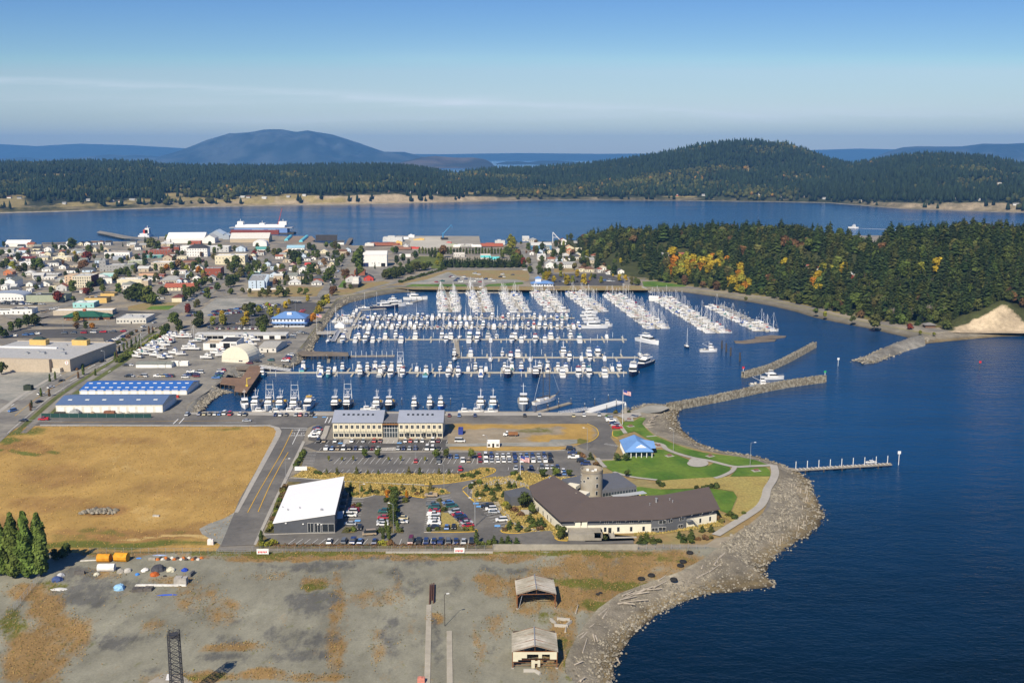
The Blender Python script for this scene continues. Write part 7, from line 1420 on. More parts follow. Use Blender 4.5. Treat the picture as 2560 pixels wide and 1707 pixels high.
def dock(label,p,q,w=2.4,fingers=(),piles=0,m=None,flen=9,pm=None,group='floating docks of the marina'):
    """p, q world; fingers: list of (distance along, side, length)"""
    mb,L=walkway(p,q,w,m);rz=matan(q[1]-p[1],q[0]-p[0])-PI/2;r=empty('dock',(p[0],p[1],ZW),rz,label,'dock',group);mb.build('walkway',m or m_float,r)
    fm={}
    for d,s,ln in fingers:
        k=round(ln)
        if k not in fm:f=MB();f.box(w/2,w/2+k,-.6,.6,-.3,.46);fm[k]=f.mesh('finger_pier',m or m_float)
        put(fm[k],'finger_pier',r,0,d,0,0 if s>0 else PI)
    for k in range(piles):
        d=L*(k+.5)/piles;s=1 if k%2 else-1;put(pm or pile_me,'pile',r,s*(w/2+(flen if k%3 else .3)),d,0)
    return r,L,rz
n_kind=dict(motorboat=0,sailboat=0);STUFF_B=[]
def moor(kind,me,xy,rz,label,group,canv):
    z=ZW+RU(-.03,.03);sc=RU(.78,1.0)
    if n_kind[kind]>=298:STUFF_B.append((me,xy,rz,canv,sc));return
    n_kind[kind]+=1;tag(link(kind,me,None,(*xy,z),rz,sc,canv),label,'boat',group)
COLS=[(('G',62,175),('G',92,362)),(('G',322,155),('G',398,362)),(('G',615,180),('G',738,365)),(('G',905,180),('G',1075,365)),(('G',1215,185),('G',1448,360)),(('G',1570,205),('G',1990,515)),(('G',1990,225),('C',260,1492)),(('C',215,1300),('C',590,1482))]
JOBS=[]
for i,(a,b)in enumerate(COLS):
    p,q=at(*a,.5),at(*b,.5);L=mhyp(q[0]-p[0],q[1]-p[1]);sp=4.4 if i<5 else 4.7;n=int(L/sp);fl=9 if i<5 else 10
    fg=[(L-(k+.5)*sp*2,s,fl-1)for k in range(n//2)for s in(1,-1)]
    r,L,rz=dock(f'long boarded dock running out from the north shore, {nth(i + 1)} from the west',p,q,3.0 if i in(0,1)else 2.4,fg,22,m_plank if i in(0,1)else m_float,fl)
    d=NA([q[0]-p[0],q[1]-p[1]])/L;nr=NA([d[1],-d[0]])
    for k in range(n):
        for s in(1,-1):
            if random.random()<(.07 if i!=7 else .2)or(i==7 and s<0 and k>n*.3):continue
            c=NA(q)-d*(sp*(k+.5)-.6)+nr*s*(fl*.5+1.4);JOBS.append((c[1],c,rz+(-PI/2*s)+(PI if random.random()<.3 else 0)+RU(-.03,.03),i,s,k))
JOBS.sort(key=lambda j:j[0])
for _,c,rz,i,s,k in JOBS:
    cv,cn=RC(CANV);sail=random.random()<.62;side='east' if s>0 else 'west';at_=f'{nth(k + 1)} from the end, {side} side of {nth(i + 1)} long dock'
    if sail:moor('sailboat',RC(SAI),c,rz,f'sailboat with {cn} cover, {at_}','sailboats along the long docks',cv)
    else:moor('motorboat',RC(MOT[:3]if i>4 else MOT),c,rz,f'motorboat with {cn} canvas, {at_}','motorboats along the long docks',cv)
for i,(a,b,nm)in enumerate(((('F',1010,606),('G',1320,496),'nearer'),(('F',860,526),('G',1225,412),'farther'))):
    p,q=at(*a,.5),at(*b,.5);q=(q[0],p[1]);L=q[0]-p[0];sp=4.7;n=int(L/sp)
    r,L,rz=dock(f'crowded cross dock in the middle of the marina, {nm} of the two',p,q,2.2,[((k+.5)*sp*2,s,8)for k in range(n//2)for s in(1,-1)],40,m_float,9)
    for k in range(n):
        for s in(1,-1):
            if random.random()<.1:continue
            cv,cn=RC(CANV);c=(p[0]+sp*(k+.5)+RU(-.3,.3),p[1]+s*6.2);rb=(PI if s>0 else 0)+(PI if random.random()<.35 else 0)+RU(-.04,.04);sd='north' if s>0 else 'south'
            if random.random()<.24:moor('sailboat',RC(SAI),c,rb,f'sailboat with {cn} cover, {nth(k + 1)} from the west, {sd} side of {nm} cross dock','boats along the cross docks',cv)
            else:moor('motorboat',RC(MOT),c,rb,f'motorboat with {cn} canvas, {nth(k + 1)} from west, {sd} side of {nm} cross dock','boats along the cross docks',cv)
if STUFF_B:
    V=[];I=[];Fc=[];n0=0;mi=[];tn=[]
    for me,xy,rz,cv,sc in STUFF_B:
        n=len(me.vertices);v=np.zeros(n*3,np.float32);me.vertices.foreach_get('co',v);v=v.reshape(-1,3)*sc;c,s=mcos(rz),msin(rz);V.append(np.stack([v[:,0]*c-v[:,1]*s+xy[0],v[:,0]*s+v[:,1]*c+xy[1],v[:,2]],1))
        for f in me.polygons:I.append(tuple(j+n0 for j in f.vertices));mi.append(f.material_index)
        n0+=n
    me=bpy.data.meshes.new('moored_boats');me.from_pydata(NC(V).tolist(),[],I)
    for m in(m_hull,m_deckm,m_glass,m_canvas,m_mast):me.materials.append(m)
    me.polygons.foreach_set('material_index',mi);tag(link('moored_boats',me,col=(.2,.25,.4)),'mass of white boats at the far ends of the long docks','boats',kind='stuff')
def part(mb,name,mats,r):return mb.build(name,mats,r)
def cruiser(L,Bm,F,h,kind='cabin_cruiser',fly=True,hullc=None,tower=False):
    r=empty(kind,(0,0,0));mb=MB();hull(mb,L,Bm,F);part(mb,'hull',[m_hullc if hullc else m_hull,m_deckm],r)
    w=Bm*.38;mb=MB();mb.taper(-w,w,-L*.24,L*.27,F-.1,-w*.92,w*.92,-L*.24,L*.10,F+h);part(mb,'cabin',m_hull,r)
    mb=MB();mb.taper(-w*1.015,w*1.015,-L*.18,L*.235,F+h*.40,-w*.97,w*.97,-L*.17,L*.14,F+h*.80);part(mb,'window',m_glass,r)
    if fly:
        mb=MB();mb.box(-w*1.05,w*1.05,-L*.34,L*.12,F+h,F+h+.12);mb.taper(-w*.85,w*.85,-L*.18,L*.06,F+h+.1,-w*.8,w*.8,-L*.18,0,F+h+.95);part(mb,'flybridge',m_hull,r)
        mb=MB();mb.box(-w*.8,w*.8,-L*.2,L*.0,F+h+2.0,F+h+2.1)
        for x in(-w*.75,w*.75):
            for y in(-L*.19,-L*.01):mb.bar((x,y,F+h),(x,y,F+h+2.0),.04,3)
        part(mb,'canopy',m_canvas,r)
    mb=MB();mb.bar((0,-L*.12,F+h),(0,-L*.16,F+h+3.2),.07,4);mb.bar((-.6,-L*.14,F+h+2.4),(.6,-L*.14,F+h+2.4),.1,4);part(mb,'mast',m_mast,r)
    mb=MB()
    for s in(-1,1):mb.bar((s*Bm*.42,L*.1,F*1.05+.7),(s*.1,L*.48,F*1.35+.7),.035,3);mb.bar((s*Bm*.42,L*.1,F),(s*Bm*.42,L*.1,F+.75),.03,3)
    part(mb,'rail',m_mast,r);return r
def fisher(L,Bm,F,gantry=0,hullc=True,boom=True,kind='fishing_boat',mast=7):
    r=empty(kind,(0,0,0));mb=MB();hull(mb,L,Bm,F,sheer=1.6);part(mb,'hull',[m_hullc,m_plank],r);w=Bm*.34
    mb=MB();mb.taper(-w,w,L*.02,L*.30,F*.9,-w*.95,w*.95,L*.03,L*.27,F+2.4);mb.box(-w*.75,w*.75,L*.05,L*.2,F+2.4,F+4.3);mb.box(-w*.85,w*.85,L*.03,L*.22,F+4.3,F+4.45);part(mb,'wheelhouse',m_hull,r)
    mb=MB();mb.box(-w*.77,w*.77,L*.04,L*.205,F+3.1,F+3.9);mb.box(-w*.97,w*.97,L*.05,L*.292,F+1.2,F+1.8);part(mb,'window',m_glass,r)
    mb=MB();mb.bar((0,L*.03,F),(0,L*.03,F+mast),.13,5,0,.08);mb.bar((-1.1,L*.03,F+mast*.85),(1.1,L*.03,F+mast*.85),.06,4)
    if boom:mb.bar((0,L*.02,F+2.2),(0,-L*.36,F+mast*.75),.1,4);mb.bar((0,L*.03,F+mast),(0,-L*.36,F+mast*.75),.03,3);mb.bar((0,L*.03,F+mast),(0,L*.46,F*1.6),.03,3)
    part(mb,'mast',m_mast,r)
    if gantry:
        g=gantry;mb=MB()
        for s in(-1,1):mb.bar((s*Bm*.44,-L*.08,F),(s*Bm*.34,-L*.08,F+g),.13,5);mb.bar((s*Bm*.44,L*.02,F),(s*Bm*.34,-L*.08,F+g*.9),.08,4);mb.bar((s*Bm*.42,-L*.08,F+g*.3),(-s*Bm*.36,-L*.08,F+g*.8),.06,4);mb.bar((s*Bm*.34,-L*.08,F+g),(s*Bm*.34,-L*.08,F+g+2.5),.05,4)
        for z in(.45,.75,1):mb.bar((-Bm*.38,-L*.08,F+g*z),(Bm*.38,-L*.08,F+g*z),.1,4)
        part(mb,'gantry',m_hull,r)
    mb=MB();mb.bar((0,-L*.2,F),(0,-L*.2,F+1.0),.8,10);mb.box(-Bm*.3,Bm*.3,-L*.44,-L*.3,F-.1,F+.5);part(mb,'deck_gear',m_canvas,r);return r
def sloop(L,Bm,M):
    r=empty('sailing_yacht',(0,0,0));mb=MB();hull(mb,L,Bm,1.1,st=.6,sheer=1.25);part(mb,'hull',[m_hullc,m_deckm],r);mb=MB();mb.taper(-Bm*.28,Bm*.28,-L*.15,L*.2,1.0,-Bm*.2,Bm*.2,-L*.13,L*.16,1.6);part(mb,'cabin',m_hull,r);mb=MB();mb.box(-Bm*.287,Bm*.287,-L*.1,L*.1,1.2,1.42);part(mb,'window',m_glass,r)
    mb=MB();mb.bar((0,L*.08,1),(0,L*.08,M),.11,5,0,.07);mb.bar((0,L*.08,M),(0,L*.49,1.3),.03,3);mb.bar((0,L*.08,M),(0,-L*.49,1.2),.03,3);mb.bar((-1,L*.08,M*.6),(1,L*.08,M*.6),.04,3);part(mb,'mast',m_mast,r);mb=MB();mb.bar((0,L*.08,2.5),(0,-L*.32,2.6),.2,6,0,.12);part(mb,'sail_cover',m_canvas,r);return r
WHT=(.74,.74,.73);NAVY=(.012,.02,.06);DBLK=(.025,.025,.03);TEALH=(.12,.40,.42);GRYH=(.30,.33,.36);SKYB=(.22,.42,.62);BLUH=(.03,.12,.42)
HN={WHT:'white',NAVY:'navy',DBLK:'black',TEALH:'teal',GRYH:'grey',SKYB:'pale blue',BLUH:'blue'}
PB={}
def proto(key):
    if key not in PB:PB[key]={'c11':lambda:cruiser(11.5,4.0,1.5,1.9),'c14':lambda:cruiser(14.5,4.6,1.8,2.1),'c9':lambda:cruiser(8.5,3.1,1.2,1.6,fly=False),'y24':lambda:cruiser(24,6.4,2.6,2.6,'motor_yacht',hullc=True),'f11':lambda:fisher(11,3.9,1.4,0,boom=False,mast=5),'f13':lambda:fisher(13,4.4,1.6,0,mast=6),'f18':lambda:fisher(18,5.6,2.1,0,mast=9),'g17':lambda:fisher(17,5.6,2.1,11,mast=8),'s11':lambda:sloop(11,3.5,15)}[key]();return PB[key],True
    return PB[key],False
def boat(key,reg,x,y,rz,hc,label,canv=(.6,.58,.52),group=None,sc=1.0,xy=None):
    r,new=proto(key);o=r if new else copy_thing(r,(0,0,0));p=xy or at(reg,x,y,ZW);o.location=(*p,ZW);o.rotation_euler=(0,0,rz);o.scale=(sc,sc,sc);tag(o,label,'boat',group)
    for c in o.children:c.color=(*(hc if c.data.name.startswith('hull')else canv),1)
    return o
PI=PI
p=at('G',850,1215,ZW);q=at('G',1060,1160,ZW);r=empty('schooner',((p[0]+q[0])/2,(p[1]+q[1])/2,ZW),matan(q[1]-p[1],q[0]-p[0])-PI/2,'two-masted white schooner with dark masts at the end of the quay','boat');L=mhyp(q[0]-p[0],q[1]-p[1]);mb=MB();hull(mb,L,L*.2,2.0,st=.6,sheer=1.5);mb.build('hull',[m_hull,m_plank],r);mb=MB()
for y,h in((-.08,24),(.2,22)):mb.bar((0,L*y,1),(0,L*y,h),.22,6,0,.14);mb.bar((-2,L*y,h*.62),(2,L*y,h*.62),.08,4);mb.bar((0,L*y,3.4),(0,L*(y-.24),3.7),.3,6)
mb.bar((0,L*.46,2.6),(0,L*.64,4.6),.2,5);mb.build('mast',m_pile,r);mb=MB();mb.bar((0,-L*.08,24),(0,-L*.48,2),.05,3);mb.bar((0,L*.2,22),(0,L*.63,4.5),.05,3);mb.bar((0,-L*.08,23),(0,L*.2,21),.04,3);mb.build('rigging',m_mast,r);mb=MB();mb.box(-1.5,1.5,-L*.3,-L*.12,1.8,3);mb.box(-1.2,1.2,0,L*.12,1.9,2.7);mb.build('deckhouse',m_hull,r)
yA=at('F',225,1022,.5)[1];XF=lambda reg,x,y:at(reg,x,y,.5)[0]
fing=[(XF('F',x,1060)-XF('F',225,1022),-1,12)for x in(765,945,1135,1330,1525,1735,1940,2155)]+[(XF('G',x,950)-XF('F',225,1022),-1,14)for x in(560,808,1058,1315,1562,1835)]+[(XF('F',x,985)-XF('F',225,1022),1,10)for x in(770,920,1065,1210,1355,1500,1645,1800,1960,2120,2280)]+[(XF('G',x,870)-XF('F',225,1022),1,11)for x in(455,620,780,940,1100,1260,1430,1590)]
dock('longest pale dock, closest to the fishing fleet',(XF('F',225,1022),yA),(XF('G',1700,906),yA),2.8,fing,36,m_float,10,pilew)
R1='boats at the dock closest to the fishing fleet'
NEARS=[('F',728,'f11',WHT),('F',800,'f11',TEALH),('F',1092,'f13',GRYH),('F',1270,'f13',GRYH),('F',1368,'c14',WHT),('F',1476,'c11',WHT),('F',1690,'f13',SKYB),('F',1895,'c11',WHT),('F',1988,'c11',WHT),('F',2195,'f11',WHT),('G',616,'f18',NAVY),('G',872,'f18',NAVY),('G',1115,'c14',WHT),('G',1262,'c14',WHT),('G',1358,'c14',WHT),('G',1497,'c14',SKYB)]
for k,(reg,x,key,hc)in enumerate(NEARS):y0=1060 if reg=='F' else 935;boat(key,reg,x,y0,PI if k%3 else 0,hc,f'{HN[hc]} {"fishing boat" if key[0] == "f" else "cabin cruiser"} on the near side of the longest dock, {nth(k + 1)} from the west',group=R1,canv=CANV[k%8][0],xy=(XF(reg,x,y0),yA-8.5))
FARS=[('F',590,'f13',TEALH),('F',740,'f11',WHT),('F',880,'c9',WHT),('F',950,'f11',SKYB),('F',1092,'f11',WHT),('F',1175,'f11',WHT),('F',1242,'f13',GRYH),('F',1320,'f13',WHT),('F',1390,'f11',SKYB),('F',1470,'g17',WHT),('F',1620,'c9',NAVY),('F',1830,'c9',WHT),('F',1920,'f11',WHT),('F',1990,'c9',WHT),('F',2085,'c9',NAVY),('F',2150,'f11',GRYH),('F',2245,'c9',NAVY),('G',590,'f11',WHT),('G',655,'f11',GRYH),('G',740,'f13',BLUH),('G',820,'s11',WHT),('G',905,'f13',NAVY),('G',980,'f13',WHT),('G',1070,'f11',WHT),('G',1140,'c11',WHT),('G',1300,'f11',WHT),('G',1560,'c9',WHT),('G',1625,'c11',WHT)]
for k,(reg,x,key,hc)in enumerate(FARS):y0=985 if reg=='F' else 870;boat(key,reg,x,y0,PI if k%2 else 0,hc,f'{HN[hc]} {dict(f="fishing boat", g="gantry boat", s="sailing yacht")[key[0]] if key[0] in "fgs" else "cruiser"} on the far side of the longest dock, {nth(k + 1)} from the west',group=R1,canv=CANV[(k*3)%8][0],xy=(XF(reg,x,y0),yA+8.0),sc=.95)
yB=at('G',150,775,.5)[1];dock('short pale dock with few boats, second from the fishing fleet',(XF('G',150,775),yB),(XF('G',1800,770),yB),2.4,[(XF('G',x,790)-XF('G',150,775),-1,11)for x in(245,425,605,785,965,1140,1500,1670)]+[(XF('G',x,740)-XF('G',150,775),1,12)for x in(330,540,760,960,1150,1380,1580,1790)],18,m_float,11,pilew)
dock('grey connecting walkway between two docks',at('G',165,780,.5),at('G',148,622,.5),3.4,(),4,m_plank,2);MID=[('G',285,1,'c11',WHT),('G',570,1,'c9',WHT),('G',710,1,'c14',WHT),('G',1120,1,'f18',WHT),('G',1350,1,'c14',WHT),('G',1432,1,'c14',WHT),('G',1815,1,'s11',WHT),('G',130,-1,'s11',GRYH),('G',460,-1,'s11',WHT),('G',645,-1,'c11',WHT),('G',822,-1,'s11',WHT),('G',1182,-1,'c11',WHT),('G',1290,-1,'c9',WHT),('G',1368,-1,'c11',WHT),('G',1500,-1,'c9',WHT)]
for k,(reg,x,s,key,hc)in enumerate(MID):boat(key,reg,x,0,PI if k%2 else 0,hc,f'{HN[hc]} {"sailing yacht" if key[0] == "s" else "fishing boat" if key[0] == "f" else "cruiser"} at the short dock with few boats, {"far" if s > 0 else "near"} side, {nth(k + 1 if s > 0 else k - 6)} one',group='boats at the short dock',canv=CANV[(k*5)%8][0],xy=(XF('G',x,740 if s>0 else 800),yB+s*8))
yC=at('G',150,612,.5)[1];dock('long pale dock in the middle of the marina, third from the fishing fleet',(XF('F',960,722),yC),(XF('G',1700,610),yC),2.4,[(XF('F',x,740)-XF('F',960,722),-1,11)for x in(1120,1325,1525,1725,1930,2130)]+[(XF('G',x,640)-XF('F',960,722),-1,12)for x in(305,510,700,900,1100,1300,1500,1690)]+[(XF('G',x,580)-XF('F',960,722),1,11)for x in(-60,140,330,560,800,960,1140,1300,1470,1640)],34,m_float,11,pilew)
for k,(reg,x,s)in enumerate([('F',1080,1),('F',1160,1),('F',1325,1),('F',1420,1),('F',1600,1),('F',1840,1),('F',1922,1),('F',2000,1),('F',2095,1),('F',2170,1),('F',2260,1),('G',270,1),('G',440,1),('G',515,1),('G',682,1),('G',775,1),('G',1010,1),('G',1190,1),('G',1520,1),('F',965,-1),('F',1080,-1),('F',1166,-1),('F',1236,-1),('F',1292,-1),('F',1490,-1),('F',1890,-1),('F',2096,-1),('F',2166,-1),('F',2290,-1),('G',655,-1),('G',740,-1),('G',865,-1),('G',950,-1),('G',1065,-1),('G',1260,-1)]):
    key='s11' if x in(2000,775)else 'f13' if x in(1190,1420)else['c11','c14','c11','c9','c14'][k%5];hc=NAVY if k in(8,26)else WHT
    boat(key,reg,x,0,PI if k%2 else 0,hc,f'{HN[hc]} {"sailing yacht" if key[0] == "s" else "fishing boat" if key[0] == "f" else "cruiser"} at the third dock from the fishing fleet, {"far" if s > 0 else "near"} side, {nth(k + 1 if s > 0 else k - 18)} one',group='boats at the third dock',canv=CANV[(k*3)%8][0],xy=(XF(reg,x,600 if reg=='G' else 710),yC+s*8))
for a in[('y24','G',1760,925,PI-.15,NAVY,'big navy-hulled yacht at the outer end of the longest dock'),('y24','G',1865,855,PI-.55,NAVY,'big navy yacht rafted behind the outer end of the longest dock'),('y24','G',1895,645,PI+.62,WHT,'big white motor yacht under way by the marina entrance'),('s11','S',1717,868,PI,NAVY,'dark-hulled sailing yacht motoring alone off the docks'),('c14','N',845,612,-PI/2,WHT,'white cruiser passing between the two breakwaters'),('f13','N',725,678,-PI/2,GRYH,'grey workboat with red trim passing the long breakwater'),('c14','G',1365,375,-PI/2-.1,WHT,'white cruiser moored crosswise above the cross docks'),('c14','G',1350,405,-PI/2,WHT,'white cruiser moored crosswise, second of the stack'),('c14','G',1370,435,-PI/2,WHT,'white cruiser moored crosswise, third of the stack'),('c14','G',1385,462,-PI/2,WHT,'white cruiser moored crosswise, fourth of the stack'),('y24','G',1400,512,-PI/2,WHT,'large white yacht moored crosswise at the end of the cross dock'),('f13','G',1505,500,-PI/2+.2,WHT,'white fishing boat beside the large crosswise yacht'),('y24','F',1600,362,-PI/2,WHT,'white yacht alone at the top of the basin'),('s11','F',1525,405,-PI/2,WHT,'white sailing yacht with blue cover below the lone yacht'),('y24','F',1400,425,-PI/2+.3,WHT,'white yacht at the curved west dock'),('y24','F',1330,440,-PI/2+.3,NAVY,'navy-striped yacht at the curved west dock'),('c14','F',1410,385,-PI/2,WHT,'white cruiser behind the curved west dock yachts'),('s11','F',1240,435,-PI/2,DBLK,'dark sailing yacht at the curved west dock'),('s11','F',1130,440,-PI/2,WHT,'white sailing yacht at the west end of the curved dock'),('f18','F',935,570,-PI/2,WHT,'white workboat with rigging at the west walkway'),('s11','F',828,700,PI,WHT,'white sailing yacht behind the ramp float'),('s11','F',803,745,PI,WHT,'white sailing yacht beside the ramp float'),('c9','F',960,665,PI,WHT,'white boat on the inner side of the ramp float'),('f11','F',210,1060,PI,TEALH,'small teal fishing boat tucked at the brown work pier'),('f11','F',1955,880,PI,DBLK,'small black boat below the connecting walkway'),('c9','F',1065,470,0,WHT,'white cruiser with a teal top at the west walkway'),('c11','F',1040,520,0,WHT,'white cruiser moored lengthwise at the west walkway')]:boat(*a)
QF=[('g17',150,262,WHT,0),('g17',272,268,WHT,1),('f18',375,264,SKYB,0),('g17',500,272,WHT,1),('y24',625,268,WHT,0),('f18',873,262,DBLK,0),('g17',983,262,DBLK,1),('f18',1250,268,WHT,0),('f18',1365,262,DBLK,0),('f13',1592,270,GRYH,0),('f13',1732,262,GRYH,0),('f13',1832,268,BLUH,0),('f18',2195,262,WHT,0),('f18',2308,262,SKYB,0)]
for k,(key,x,y,hc,g)in enumerate(QF):boat('f18' if key=='g17' and not g else key,'H',x,y-18,PI,hc,f'{HN[hc]} {"motor yacht" if key == "y24" else "fishing boat with a tall gantry" if g else "fishing boat"} berthed at the quay, {nth(k + 1)} from the west',group='fishing fleet along the quay',canv=(.55,.35,.05)if k%3 else(.1,.1,.1),sc=.85 if key=='y24' else 1.0)
boat('f18','G',760,1225,PI,GRYH,'broad grey workboat with a windowed house, moored at the quay',sc=1.25)
for k,(x,y,t)in enumerate(((175,292,WHT),(455,293,(.55,.38,.05)),(540,293,(.55,.38,.05)),(330,296,WHT),(1160,275,WHT),(1215,285,WHT),(2050,296,WHT),(2160,294,WHT),(2290,296,WHT),(45,240,GRYH))):boat('c9','H',x,y,-PI/2 if k<9 else PI+.3,t,f'{"white" if t == WHT else "grey" if t == GRYH else "yellow"} small boat tied along the quay float, {nth(k + 1)} one',group='small boats along the quay float',sc=.9 if k<9 else 1.6)
yQ=at('H',100,290,.5)[1];dock('low float along the quay wall behind the fishing fleet',(at('H',-500,290,.5)[0],yQ),(at('G',880,1282,.5)[0],yQ),2.6,[(at('H',x,280,.5)[0]-at('H',-500,290,.5)[0],1,17)for x in(75,325,580,815,1055,1300,1540,1775,2015,2245)],14,m_plank,17)
dock('brown float beside the two-masted schooner',at('G',872,1280,.5),at('G',1188,1188,.5),3,(),6,m_plank,1)
r,L,rz=dock('broad white float with a steel gangway at the end of the quay',at('G',1335,1268,.6),at('G',1650,1175,.6),7,(),5,mat('white_float',(.66,.66,.64),.7,.06),3.3)
def truss(label,a,b,za,zb,w=1.8):
    L=mhyp(b[0]-a[0],b[1]-a[1]);rz=matan(b[1]-a[1],b[0]-a[0]);o=empty('gangway',(*a,za),rz,label,'gangway');s=(zb-za)/L;mb=MB();n=max(4,int(L/2.2))
    for y in(-w/2,w/2):
        mb.bar((0,y,1.2),(L,y,1.2+s*L),.1,4);mb.bar((0,y,0),(L,y,s*L),.1,4)
        for k in range(n):x0,x1=L*k/n,L*(k+1)/n;mb.bar((x0,y,s*x0),(x1,y,1.2+s*x1),.07,4);mb.bar((x0,y,s*x0),(x0,y,1.2+s*x0),.07,4)
    mb.build('railing',m_hull,o);mb=MB();mb.raw([(0,-w/2,0),(L,-w/2,s*L),(L,w/2,s*L),(0,w/2,0)],[(0,1,2,3)]);mb.build('walkway',m_steel,o)
truss('white steel gangway down to the broad white float',at('G',1090,1292),at('G',1350,1252,.6),3,.7);truss('long steel gangway to the longest dock',at('F',180,975),at('F',465,1012,.6),3,.7,2.4);truss('wide steel ramp beside the white tent float',at('F',905,640),at('F',850,742,.6),3,.7,3);truss('dark gangway from the park to the eastern docks',at('G',1848,142),at('G',1925,195,.6),3.2,.8)
mb=MB();mb.prism([at('F',*q,.6)for q in((900,620),(1025,610),(1010,690),(985,740),(885,750))],-.2,.7);tag(mb.build('ramp_float',m_conc),'broad concrete float at the foot of the marina ramp','float')
p=at('F',912,615,.7);mb=MB();mb.taper(-4,4,-3,3,2.2,-.4,.4,-.3,.3,4.4);mb.box(-4,4,-3,3,.1,2.2);tag(mb.build('white_tent',m_hull,loc=(*p,.6)),'white peaked tent on the marina ramp float','tent')
B('floating_boathouse','white floating boathouse by the park gangway','G',1905,238,1985,208,7,'gable_x','white','white',rot=-.3,door=False,h=3)[0].location.z=.4
for q in[(('F',1010,640),('F',1100,470),'west walkway linking the cross docks'),(('F',1100,455),('F',1330,440),'curved dock at the west of the basin'),(('F',1560,385),('F',1665,362),'small dock beside the lone yacht'),(('F',860,580),('F',1010,575),'wooden landing beside the rigged workboat'),(('G',0,186),('G',560,184),'thin shore walkway joining the first long docks'),(('G',940,182),('G',1200,183),'thin shore walkway joining the middle long docks')]:dock(q[2],at(*q[0],.5),at(*q[1],.5),2.4,(),4,m_float,1)
def pier(label,poly,z,m,reg=None,step=5,name='pier',th=.6):
    P_=[at(reg,x,y,z)if reg else(x,y)for x,y in poly];r=empty(name,(0,0,0),0,label,'pier');mb=MB();mb.prism(P_,z-th,z);mb.build('deck',m,r);n=0;q=P_+P_[:1];pm=MB();pm.bar((0,0,-1.5),(0,0,z-th),.28,6);pm=pm.mesh('pile',m_pile)
    for a,b in zip(q,q[1:]):
        L=mhyp(b[0]-a[0],b[1]-a[1])
        for k in range(int(L/step)):
            if n<60:t=(k+.5)*step/L;put(pm,'pile',r,a[0]+(b[0]-a[0])*t,a[1]+(b[1]-a[1])*t,0);n+=1
    return r
m_bdeck=mat('brown_deck',(.20,.125,.08),.9,.2,.6)
pier('brown timber work pier with a yellow hoist',[(550,958),(558,943),(603,945),(624,915),(650,914),(654,926),(617,980),(586,976),(588,962)],3.6,m_bdeck,'S',3.2);p=at('F',65,1150,3.6);mb=MB();mb.bar((0,0,0),(0,0,5),.3,6);mb.bar((0,0,4.6),(2.5,0,5.4),.2,5);mb.box(-.7,.7,-.7,.7,0,1);tag(mb.build('hoist',mat('hoist_yellow',(.62,.45,.05),.5,.1),loc=(*p,3.6)),'yellow hoist crane on the brown work pier','crane')
pier('dark wooden pier on piles in front of the old warehouse',[(525,842),(560,828),(985,840),(990,868),(560,868)],3.4,m_timber,'F',4);dock('low plank float with white posts off the dark pier',at('F',990,874,.5),at('F',1410,870,.5),3.4,(),9,m_plank,1,pilew);dock('narrow float crossing the dark pier',at('F',805,930,.5),at('F',820,850,.5),2,(),2,m_plank,1)
pier('grey pier head behind the rubble bank',[(768,1270),(1110,1240),(1130,1290),(1000,1310),(780,1310)],3.5,m_timber,'T6',5)
pier('grey walkway bridge from the shore to the marina float',[(695,650),(870,645),(870,668),(700,672)],3.3,m_conc,'F',6);pier('small promenade deck by the blue kiosk',[(850,140),(1095,140),(1095,150),(860,152)],3.3,m_timber,'G',5)
def breakwater(label,base,h,w=2.2):
    P_=smooth([at('N',x,y,0)for x,y in base],8);a,b=ribbon_pts(P_,-w/2,w/2);r=empty('breakwater',(0,0,0),0,label,'breakwater');mb=MB()
    for e in(a,b):
        L=plen(e);q=resample(e,int(L/.75))
        for x,y in q:mb.bar((x,y,-1.5),(x+RU(-.08,.08),y+RU(-.08,.08),h+RU(-.25,.35)),.36,5)
    mb.build('timber_piling',mat('breakwater_timber',(.19,.165,.12),.95,.35,1.2,col2=(.27,.25,.20),sc2=.6),r);n=len(a);mb=MB();v=[(*a[i],h-.5)for i in range(n)]+[(*b[i],h-.5)for i in range(n)];mb.raw(v,[(i,i+1,n+i+1,n+i)for i in range(n-1)]);mb.build('rock_fill',m_rip,r);return P_
bw=breakwater('long timber pile breakwater reaching out from the gravel point',[(-110,900),(0,882),(370,812),(690,742),(1000,682),(1318,638)],4.4);bw2=breakwater('shorter bent timber pile breakwater opposite the long one',[(574,600),(640,585),(810,535),(1000,448),(1228,322)],4.2)
def beacon(label,xy,z,h,board,shape):
    r=empty('beacon',(*xy,z),0,label,'beacon');mb=MB();mb.bar((0,0,-2 if z<1 else 0),(0,0,h),.16,6);mb.build('post',m_hull if shape!='dk' else m_pile,r);mb=MB();mb.box(-.7,.7,-.08,.08,h-.2,h+1.2);mb.build('day_board',board,r)
m_redb=mat('beacon_red',(.55,.02,.02),.5,0);m_grnb=mat('beacon_green',(.03,.30,.12),.5,0)
beacon('green day-mark on the tip of the long breakwater',bw[-1],4,2.2,m_grnb,'');beacon('red day-mark on the tip of the shorter breakwater',bw2[0],4,2.2,m_redb,'');beacon('white channel post standing in open water',at('S',2095,915,0),0,4.5,m_hull,'');beacon('red-topped channel marker in open water',at('S',2449,925,0),0,5,m_redb,'dk');beacon('white marker post off the end of the timber jetty',at('N',1992,1393,0),0,5.5,m_hull,'')
for k,(x,y)in enumerate(((380,335),(420,362),(460,398),(544,448))):p=at('N',x,y,0);mb=MB();[mb.bar((mcos(a)*.4,msin(a)*.4,-1),(mcos(a)*.2,msin(a)*.2,6.2),.32,6)for a in(0,2.1,4.2)];tag(mb.build('dolphin',m_pile,loc=(*p,0)),f'dark mooring dolphin off the log float, {nth(k + 1)} from the west','piling','mooring dolphins off the log float')
mb=MB()
